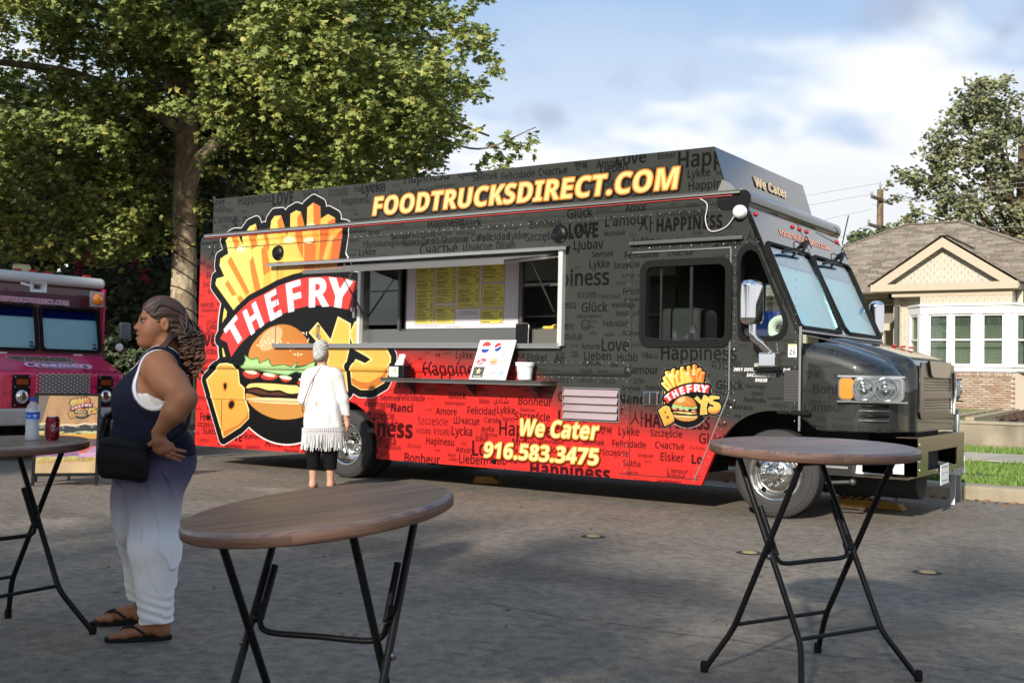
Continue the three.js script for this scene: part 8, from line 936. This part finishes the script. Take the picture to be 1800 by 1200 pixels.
  mesh('scalp_rows', nets(sc, [-0.12, 1.36, -0.14], [0.21, 1.70, 0.14], 0.0042, (x, y, z) => { const n = fbm(x * 60, y * 25, z * 60, 3); return [mix(0.014, 0.085, n * n), mix(0.007, 0.036, n * n), mix(0.005, 0.018, n * n)]; }), hairM, hair);
  const r = rngOf(314), strands = [], st = (pts, rad, curl, turns, ph) => { const cv = new THREE.CatmullRomCurve3(pts.map((p) => V(...p))), N = 70, o = []; for (let i = 0; i <= N; i++) { const t = i / N, p = cv.getPoint(t), k = curl * sstep(0.35, 0.75, t), a = t * turns * 6.2832 + ph; o.push([p.x + Math.cos(a) * k, p.y + Math.sin(a * 0.7) * k * 0.4, p.z + Math.sin(a) * k]); } return tube(o, rad, 90, 6); };
  for (let i = 0; i < 15; i++) { const zz = (i / 14 - 0.5) * 0.13, s = Math.sign(zz || 1), x0 = -0.075 + Math.abs(zz) * 0.55, y0 = 0.088 - Math.abs(zz) * 0.9; strands.push(st([hq(x0, y0, zz), hq(-0.01, 0.126 - Math.abs(zz) * 0.62, zz * 1.14), hq(0.065, 0.105 - Math.abs(zz) * 0.55, zz * 1.15), hq(0.118, 0.035, zz * 1.05), hq(0.135, -0.06, zz * 1.0)], 0.0062, 0.0, 0, 0)); }
  for (let i = 0; i < 130; i++) { const zz = (r() - 0.42) * 0.20, sX = 0.075 + r() * 0.055, y0 = 0.05 - r() * 0.07, len = 0.12 + r() * 0.14, fx = 0.115 + r() * 0.085; strands.push(st([hq(sX, y0, zz * 0.9), hq(mix(sX, fx, 0.7), y0 - len * 0.30, zz * 1.05), hq(fx, y0 - len * 0.62, zz * 1.15 + (r() - 0.5) * 0.02), hq(fx - 0.015 + (r() - 0.5) * 0.04, y0 - len, zz * 1.2 + (r() - 0.5) * 0.03)], 0.0040 + r() * 0.0025, 0.010 + r() * 0.008, 6 + r() * 5, r() * 6)); }
  for (let i = 0; i < 16; i++) { const k = r(), e = r(); strands.push(st([hq(0.045 + k * 0.03, -0.045 - k * 0.02, 0.072), hq(0.02 + k * 0.02, -0.095, 0.100 + e * 0.016), hq(-0.03 + k * 0.03, -0.135 - e * 0.02, 0.135 + e * 0.014), hq(-0.07 + e * 0.035, -0.175 - k * 0.03, 0.140), hq(-0.095 + e * 0.045, -0.215 - k * 0.04, 0.125)], 0.0055 + r() * 0.002, 0.0085, 5 + r() * 3, r() * 6)); }
  const sg = merge(strands); colorize(sg, (x, y, z) => { const t = sstep(1.50, 1.36, y), n = fbm(x * 90, y * 90, z * 90, 2); return [mix(0.024, 0.125, t) * (0.4 + n), mix(0.011, 0.052, t) * (0.4 + n), mix(0.007, 0.023, t) * (0.4 + n)]; }); mesh('twists', sg, hairM, hair).userData.kind = 'stuff';
  // the bag she wears
  const B = thing('crossbody_bag', 'black crossbody bag with silver zip pulls hanging at her hip', 'bag', [-1.765, 0, -5.5]); const bagM = phys([0.004, 0.004, 0.0045], 0.75, 0, { specularIntensity: 0.35 });
  const bag = (x, y, z) => { const C = Math.cos(-0.42), S = Math.sin(-0.42), X = (x + 0.075) * C - (z - 0.232) * S, Z = (x + 0.075) * S + (z - 0.232) * C, Y = y - 0.895 + 0.05 * X + 0.5 * X * X; return rbx([0, 0, 0], [0.140, 0.092, 0.042], 0.041)(X + 0.25 * Y * Math.abs(Y), Y, Z) - 0.012 * fbm(x * 11, y * 11, z * 11, 3) - 0.003 * Math.cos(Y * 60) + 0.006 * Math.exp(-((Y - 0.055) ** 2) / 0.00002); };
  mesh('pouch', nets(bag, [-0.28, 0.74, 0.10], [0.14, 1.0, 0.40], 0.0075), bagM, B); mesh('zip_pull', [bar([-0.020, 0.942, 0.262], [-0.034, 0.905, 0.274], 0.004, 6), bar([-0.165, 0.925, 0.212], [-0.178, 0.905, 0.216], 0.005, 6), ball(0.006, -0.02, 0.944, 0.264)], M.chrome, B);
  mesh('shoulder_strap', [tube([[-0.190, 0.93, 0.17], [-0.215, 1.0, 0.12], [-0.218, 1.06, 0.05], [-0.205, 1.16, -0.04], [-0.14, 1.31, -0.10], [0.0, 1.41, -0.14], [0.12, 1.36, -0.10], [0.165, 1.2, -0.02], [0.18, 1.05, 0.10], [0.13, 0.955, 0.225], [0.06, 0.93, 0.262]], 0.011, 80, 8), tube([[-0.19, 0.92, 0.18], [-0.225, 0.985, 0.13], [-0.232, 1.07, 0.07], [-0.212, 1.10, 0.03]], 0.010, 24, 8)], bagM, B);
}
{ // elderly woman at the hatch, seen from behind
  const T = thing('person', 'grey haired woman in a fringed white tunic and black cropped trousers ordering at the hatch', 'person', [-2.13, 0, -12.6]);
  const hc = [-0.045, 1.565, -0.01], a0 = -1.75, head = rotY(headSdf(0.9), a0, hc); // faces the truck, a little to the right
  const torso = uni(0.09, cap([-0.155, 1.285, 0], [0.105, 1.295, 0], 0.080, 0.080), ell([-0.025, 1.15, 0], [0.165, 0.20, 0.115]), ell([-0.01, 0.90, 0], [0.185, 0.24, 0.135])), neck = cap([-0.042, 1.47, -0.01], [-0.03, 1.36, 0], 0.052, 0.062);
  const A1 = uni(0.02, cap([0.145, 1.265, 0], [0.212, 1.03, 0.01], 0.058, 0.045), cap([0.212, 1.03, 0.01], [0.255, 0.80, -0.02], 0.043, 0.026)), A2 = uni(0.02, cap([-0.195, 1.255, 0], [-0.235, 1.02, 0.0], 0.058, 0.045), cap([-0.235, 1.02, 0.0], [-0.15, 0.98, -0.24], 0.042, 0.027));
  const legs = uni(0.04, cap([-0.09, 0.80, 0], [-0.105, 0.46, 0.02], 0.095, 0.062), cap([-0.105, 0.46, 0.02], [-0.100, 0.07, 0.03], 0.060, 0.036), cap([0.07, 0.80, 0], [0.085, 0.46, 0], 0.095, 0.062), cap([0.085, 0.46, 0], [0.092, 0.07, -0.01], 0.060, 0.036));
  const F = (b, d, l, c) => [b, [b[0] + d[0] * l * 0.45, b[1] + d[1] * l * 0.45, b[2] + d[2] * l * 0.45], [b[0] + d[0] * l * 0.76 + c[0] * 0.5, b[1] + d[1] * l * 0.76, b[2] + d[2] * l * 0.76 + c[2] * 0.5], [b[0] + d[0] * l + c[0], b[1] + d[1] * l, b[2] + d[2] * l + c[2]]];
  const hand = handSdf([0.255, 0.80, -0.02], [[0.264, 0.765, -0.022], [0.272, 0.720, -0.05], [0.272, 0.716, -0.030], [0.271, 0.717, -0.010], [0.269, 0.722, 0.008]], [[-0.052, 0.062], [-0.031, 0.070], [-0.010, 0.066], [0.009, 0.052]].map(([z, l]) => F([0.272, 0.716, z], [0.05, -0.98, -0.05], l, [-0.016, 0, -0.004])), [[0.264, 0.765, -0.04], [0.256, 0.745, -0.062], [0.25, 0.722, -0.07], [0.247, 0.705, -0.07]]);
  const hand2 = handSdf([-0.15, 0.98, -0.24], [[-0.135, 0.98, -0.27], [-0.12, 0.995, -0.31], [-0.118, 0.975, -0.312], [-0.12, 0.957, -0.31]], [[0.02, 0.06], [0.0, 0.066], [-0.02, 0.056]].map(([dy, l]) => F([-0.118, 0.975 + dy, -0.312], [0.3, 0, -0.95], l, [0.01, 0, 0.01])), [[-0.13, 0.995, -0.27], [-0.115, 1.01, -0.29], [-0.10, 1.012, -0.305], [-0.095, 1.01, -0.315]]);
  const f1 = footSdf([-0.100, 0.07], [-0.115, -0.165], 1), f2 = footSdf([0.092, 0.03], [0.105, -0.205], -1);
  const body = (x, y, z) => { let d = smin(torso(x, y, z), neck(x, y, z), 0.04); d = smin(d, A1(x, y, z), 0.03); d = smin(d, A2(x, y, z), 0.03); d = smin(d, legs(x, y, z), 0.04); d = smin(d, f1(x, y, z), 0.02); return smin(d, f2(x, y, z), 0.02); };
  const skinC = (x, y, z) => { const n = 0.9 + 0.2 * fbm(x * 25, y * 25, z * 25, 3); return [0.44 * n, 0.25 * n, 0.165 * n]; };
  mesh('body', [nets((x, y, z) => smax(body(x, y, z), y - 1.47, 0.002), [-0.33, 0.0, -0.34], [0.33, 1.49, 0.18], 0.0125, skinC), nets((x, y, z) => smin(head(x, y, z), smax(neck(x, y, z), 1.42 - y, 0.01), 0.015), [-0.17, 1.415, -0.15], [0.09, 1.72, 0.14], 0.005, skinC), nets(hand, [0.2, 0.60, -0.12], [0.32, 0.84, 0.05], 0.004, skinC), nets(hand2, [-0.2, 0.9, -0.4], [-0.05, 1.05, -0.2], 0.005, skinC)], skinMat(), T);
  const hq = (X, Y, Z) => [hc[0] + X * Math.cos(a0) + Z * Math.sin(a0), hc[1] + Y, hc[2] - X * Math.sin(a0) + Z * Math.cos(a0)];
  for (const s of [1, -1]) mesh('eye', ball(0.012, ...hq(-0.0775, 0, s * 0.031)), std([0.6, 0.58, 0.55], 0.3), T);
  const hs = rotY((x, y, z) => { const c = uni(0.035, ell([0.022, 0.038, 0], [0.108, 0.102, 0.086]), ell([0.062, -0.025, 0], [0.062, 0.075, 0.070]), ell([0.098, -0.062, 0.012], [0.036, 0.040, 0.045]))(x, y, z), h = (x + 0.075) * 0.75 + (y - 0.055) * 0.66, ear = ell([0.016, -0.012, Math.sign(z) * 0.086], [0.026, 0.036, 0.02])(x, y, z); const sw = 0.003 * Math.sin(26 * Math.atan2(z - 0.012, y + 0.06) + 60 * Math.hypot(y + 0.06, z) + 3 * fbm(x * 20, y * 20, z * 20, 2)); return smax(smax(c - sw - 0.004 * (fbm(x * 40, y * 40, z * 40, 3) - 0.5), -h, 0.012), -ear, 0.006); }, a0, hc);
  mesh('hair', nets(hs, [-0.19, 1.42, -0.16], [0.11, 1.73, 0.16], 0.0045, (x, y, z) => { const n = fbm(x * 45, y * 30, z * 45, 3), k = mix(0.22, 0.62, n); return [k, k * 0.98, k * 0.93]; }), std([1, 1, 1], 0.55, 0, { vertexColors: true }), T, 'grey hair rolled into a low bun'); mesh('earring', ball(0.008, ...hq(0.012, -0.05, -0.082)), M.chrome, T);
  // tunic: body, sleeves to the wrist, lace band and fringe
  const wr = (x, y, z) => 0.005 * Math.sin(x * 46 + y * 12 + 5 * fbm(x * 5, y * 5, z * 5, 2)) * sstep(1.2, 0.9, y) + 0.006 * (fbm(x * 9, y * 9, z * 9, 3) - 0.5);
  const skirt = (x, y, z) => { const t = clamp((1.30 - y) / 0.65), w = mix(0.172, 0.226, t), dd = mix(0.112, 0.158, t); return (Math.sqrt(((x + 0.025 - 0.025 * t) / w) ** 2 + (z / dd) ** 2) - 1) * Math.min(w, dd); };
  const tun = (x, y, z) => { const b = smin(uni(0.06, cap([-0.155, 1.285, 0], [0.105, 1.295, 0], 0.092, 0.092), cap([-0.03, 1.36, 0.01], [-0.03, 1.33, 0.01], 0.075, 0.09))(x, y, z), smax(skirt(x, y, z), y - 1.29, 0.05), 0.06); let s = uni(0.03, cap([0.145, 1.27, 0], [0.215, 1.03, 0.01], 0.075, 0.060), cap([0.215, 1.03, 0.01], [0.255, 0.845, -0.02], 0.060, 0.042))(x, y, z); const s2 = uni(0.03, cap([-0.195, 1.26, 0], [-0.235, 1.02, 0], 0.075, 0.062), cap([-0.235, 1.02, 0], [-0.165, 0.985, -0.20], 0.058, 0.042))(x, y, z); s = smax(s, 0.835 - y, 0.004); let d = smin(b, s, 0.025); d = smin(d, smax(s2, -z - 0.21, 0.004), 0.025); return smax(smax(d - wr(x, y, z), 0.70 - y + 0.03 * x, 0.004), -cap([-0.04, 1.5, -0.02], [-0.035, 1.40, -0.01], 0.07, 0.07)(x, y, z), 0.006); };
  const tw = phys([1, 1, 1], 0.85, 0, { vertexColors: true }); mesh('tunic', nets(tun, [-0.36, 0.66, -0.26], [0.36, 1.46, 0.22], 0.0095, () => [0.62, 0.615, 0.605]), tw, T, 'white tunic');
  const ringAt = (y, k, off) => { const t = clamp((1.30 - y) / 0.65); return [-0.025 + 0.025 * t + Math.cos(k) * (mix(0.180, 0.238, t) + off), Math.sin(k) * (mix(0.115, 0.165, t) + off)]; };
  const lace = [], fringe = [], r = rngOf(88); for (let i = 0; i < 70; i++) { const a = i / 70 * 6.2832, hemY = (x) => 0.70 - 0.03 * x; const p = ringAt(0.68, a, 0.002), yb = hemY(-p[0]); for (const [dy, w] of [[-0.004, 0.006], [-0.062, 0.006]]) { const b = ringAt(0.68, a + 0.0898, 0.002); lace.push(bar([p[0], yb + dy, p[1]], [b[0], hemY(-b[0]) + dy, b[1]], w, 5)); } const m = ringAt(0.68, a + 0.045, 0.002), ym = hemY(-m[0]); lace.push(new THREE.TorusGeometry(0.013, 0.0048, 5, 10).rotateY(Math.PI / 2 - a).translate(m[0], ym - 0.032, m[1]), bar([p[0], yb - 0.004, p[1]], [p[0], yb - 0.062, p[1]], 0.004, 5)); }
  for (let i = 0; i < 150; i++) { const a = i / 150 * 6.2832 + (r() - 0.5) * 0.03, p = ringAt(0.66, a, 0.001), y0 = 0.70 + 0.03 * p[0] - 0.064, L = 0.15 + r() * 0.05, sx = (r() - 0.5) * 0.035, sz = (r() - 0.5) * 0.03; fringe.push(tube([[p[0], y0, p[1]], [p[0] + sx * 0.3, y0 - L * 0.5, p[1] + sz * 0.4], [p[0] + sx, y0 - L, p[1] + sz]], 0.0042, 6, 5)); }
  const ww = std([0.60, 0.59, 0.58], 0.9); mesh('lace_band', lace, ww, T); const fm = mesh('fringe', fringe, ww, T); fm.userData.kind = 'stuff';
  const cap2 = uni(0.04, cap([-0.09, 0.80, 0], [-0.106, 0.46, 0.02], 0.110, 0.082), cap([-0.106, 0.46, 0.02], [-0.103, 0.22, 0.025], 0.082, 0.072), cap([0.07, 0.80, 0], [0.086, 0.46, 0], 0.110, 0.082), cap([0.086, 0.46, 0], [0.090, 0.22, -0.005], 0.082, 0.072)); mesh('cropped_trousers', nets((x, y, z) => smax(cap2(x, y, z) - 0.006 * (fbm(x * 12, y * 8, z * 12, 3) - 0.5), Math.max(0.225 - y, y - 0.86), 0.004), [-0.25, 0.2, -0.16], [0.24, 0.9, 0.17], 0.011, () => [0.006, 0.006, 0.0065]), phys([1, 1, 1], 0.9, 0, { vertexColors: true, specularIntensity: 0.2 }), T);
  const sm3 = std([0.06, 0.04, 0.03], 0.7); sole([-0.100, 0.07], [-0.115, -0.165], 0.044, 0.001, 0.018, sm3, T, true, 1); sole([0.092, 0.03], [0.105, -0.205], 0.044, 0.001, 0.018, sm3, T, true, -1);
  mesh('shoulder_strap', tube([[-0.02, 1.395, 0.075], [-0.07, 1.33, 0.10], [-0.13, 1.21, 0.13], [-0.19, 1.05, 0.12], [-0.235, 0.9, 0.05], [-0.22, 0.85, -0.08]], 0.006, 40, 6), std([0.16, 0.055, 0.035], 0.6), T); mesh('bracelet', new THREE.TorusGeometry(0.032, 0.006, 8, 20).rotateX(1.57).translate(0.256, 0.798, -0.02), std([0.55, 0.30, 0.30], 0.4), T);
}
scene.traverse((o) => { if (o.isMesh) { o.castShadow = true; o.receiveShadow = true; } });
scene.updateMatrixWorld(true);
renderer.render(scene, camera);
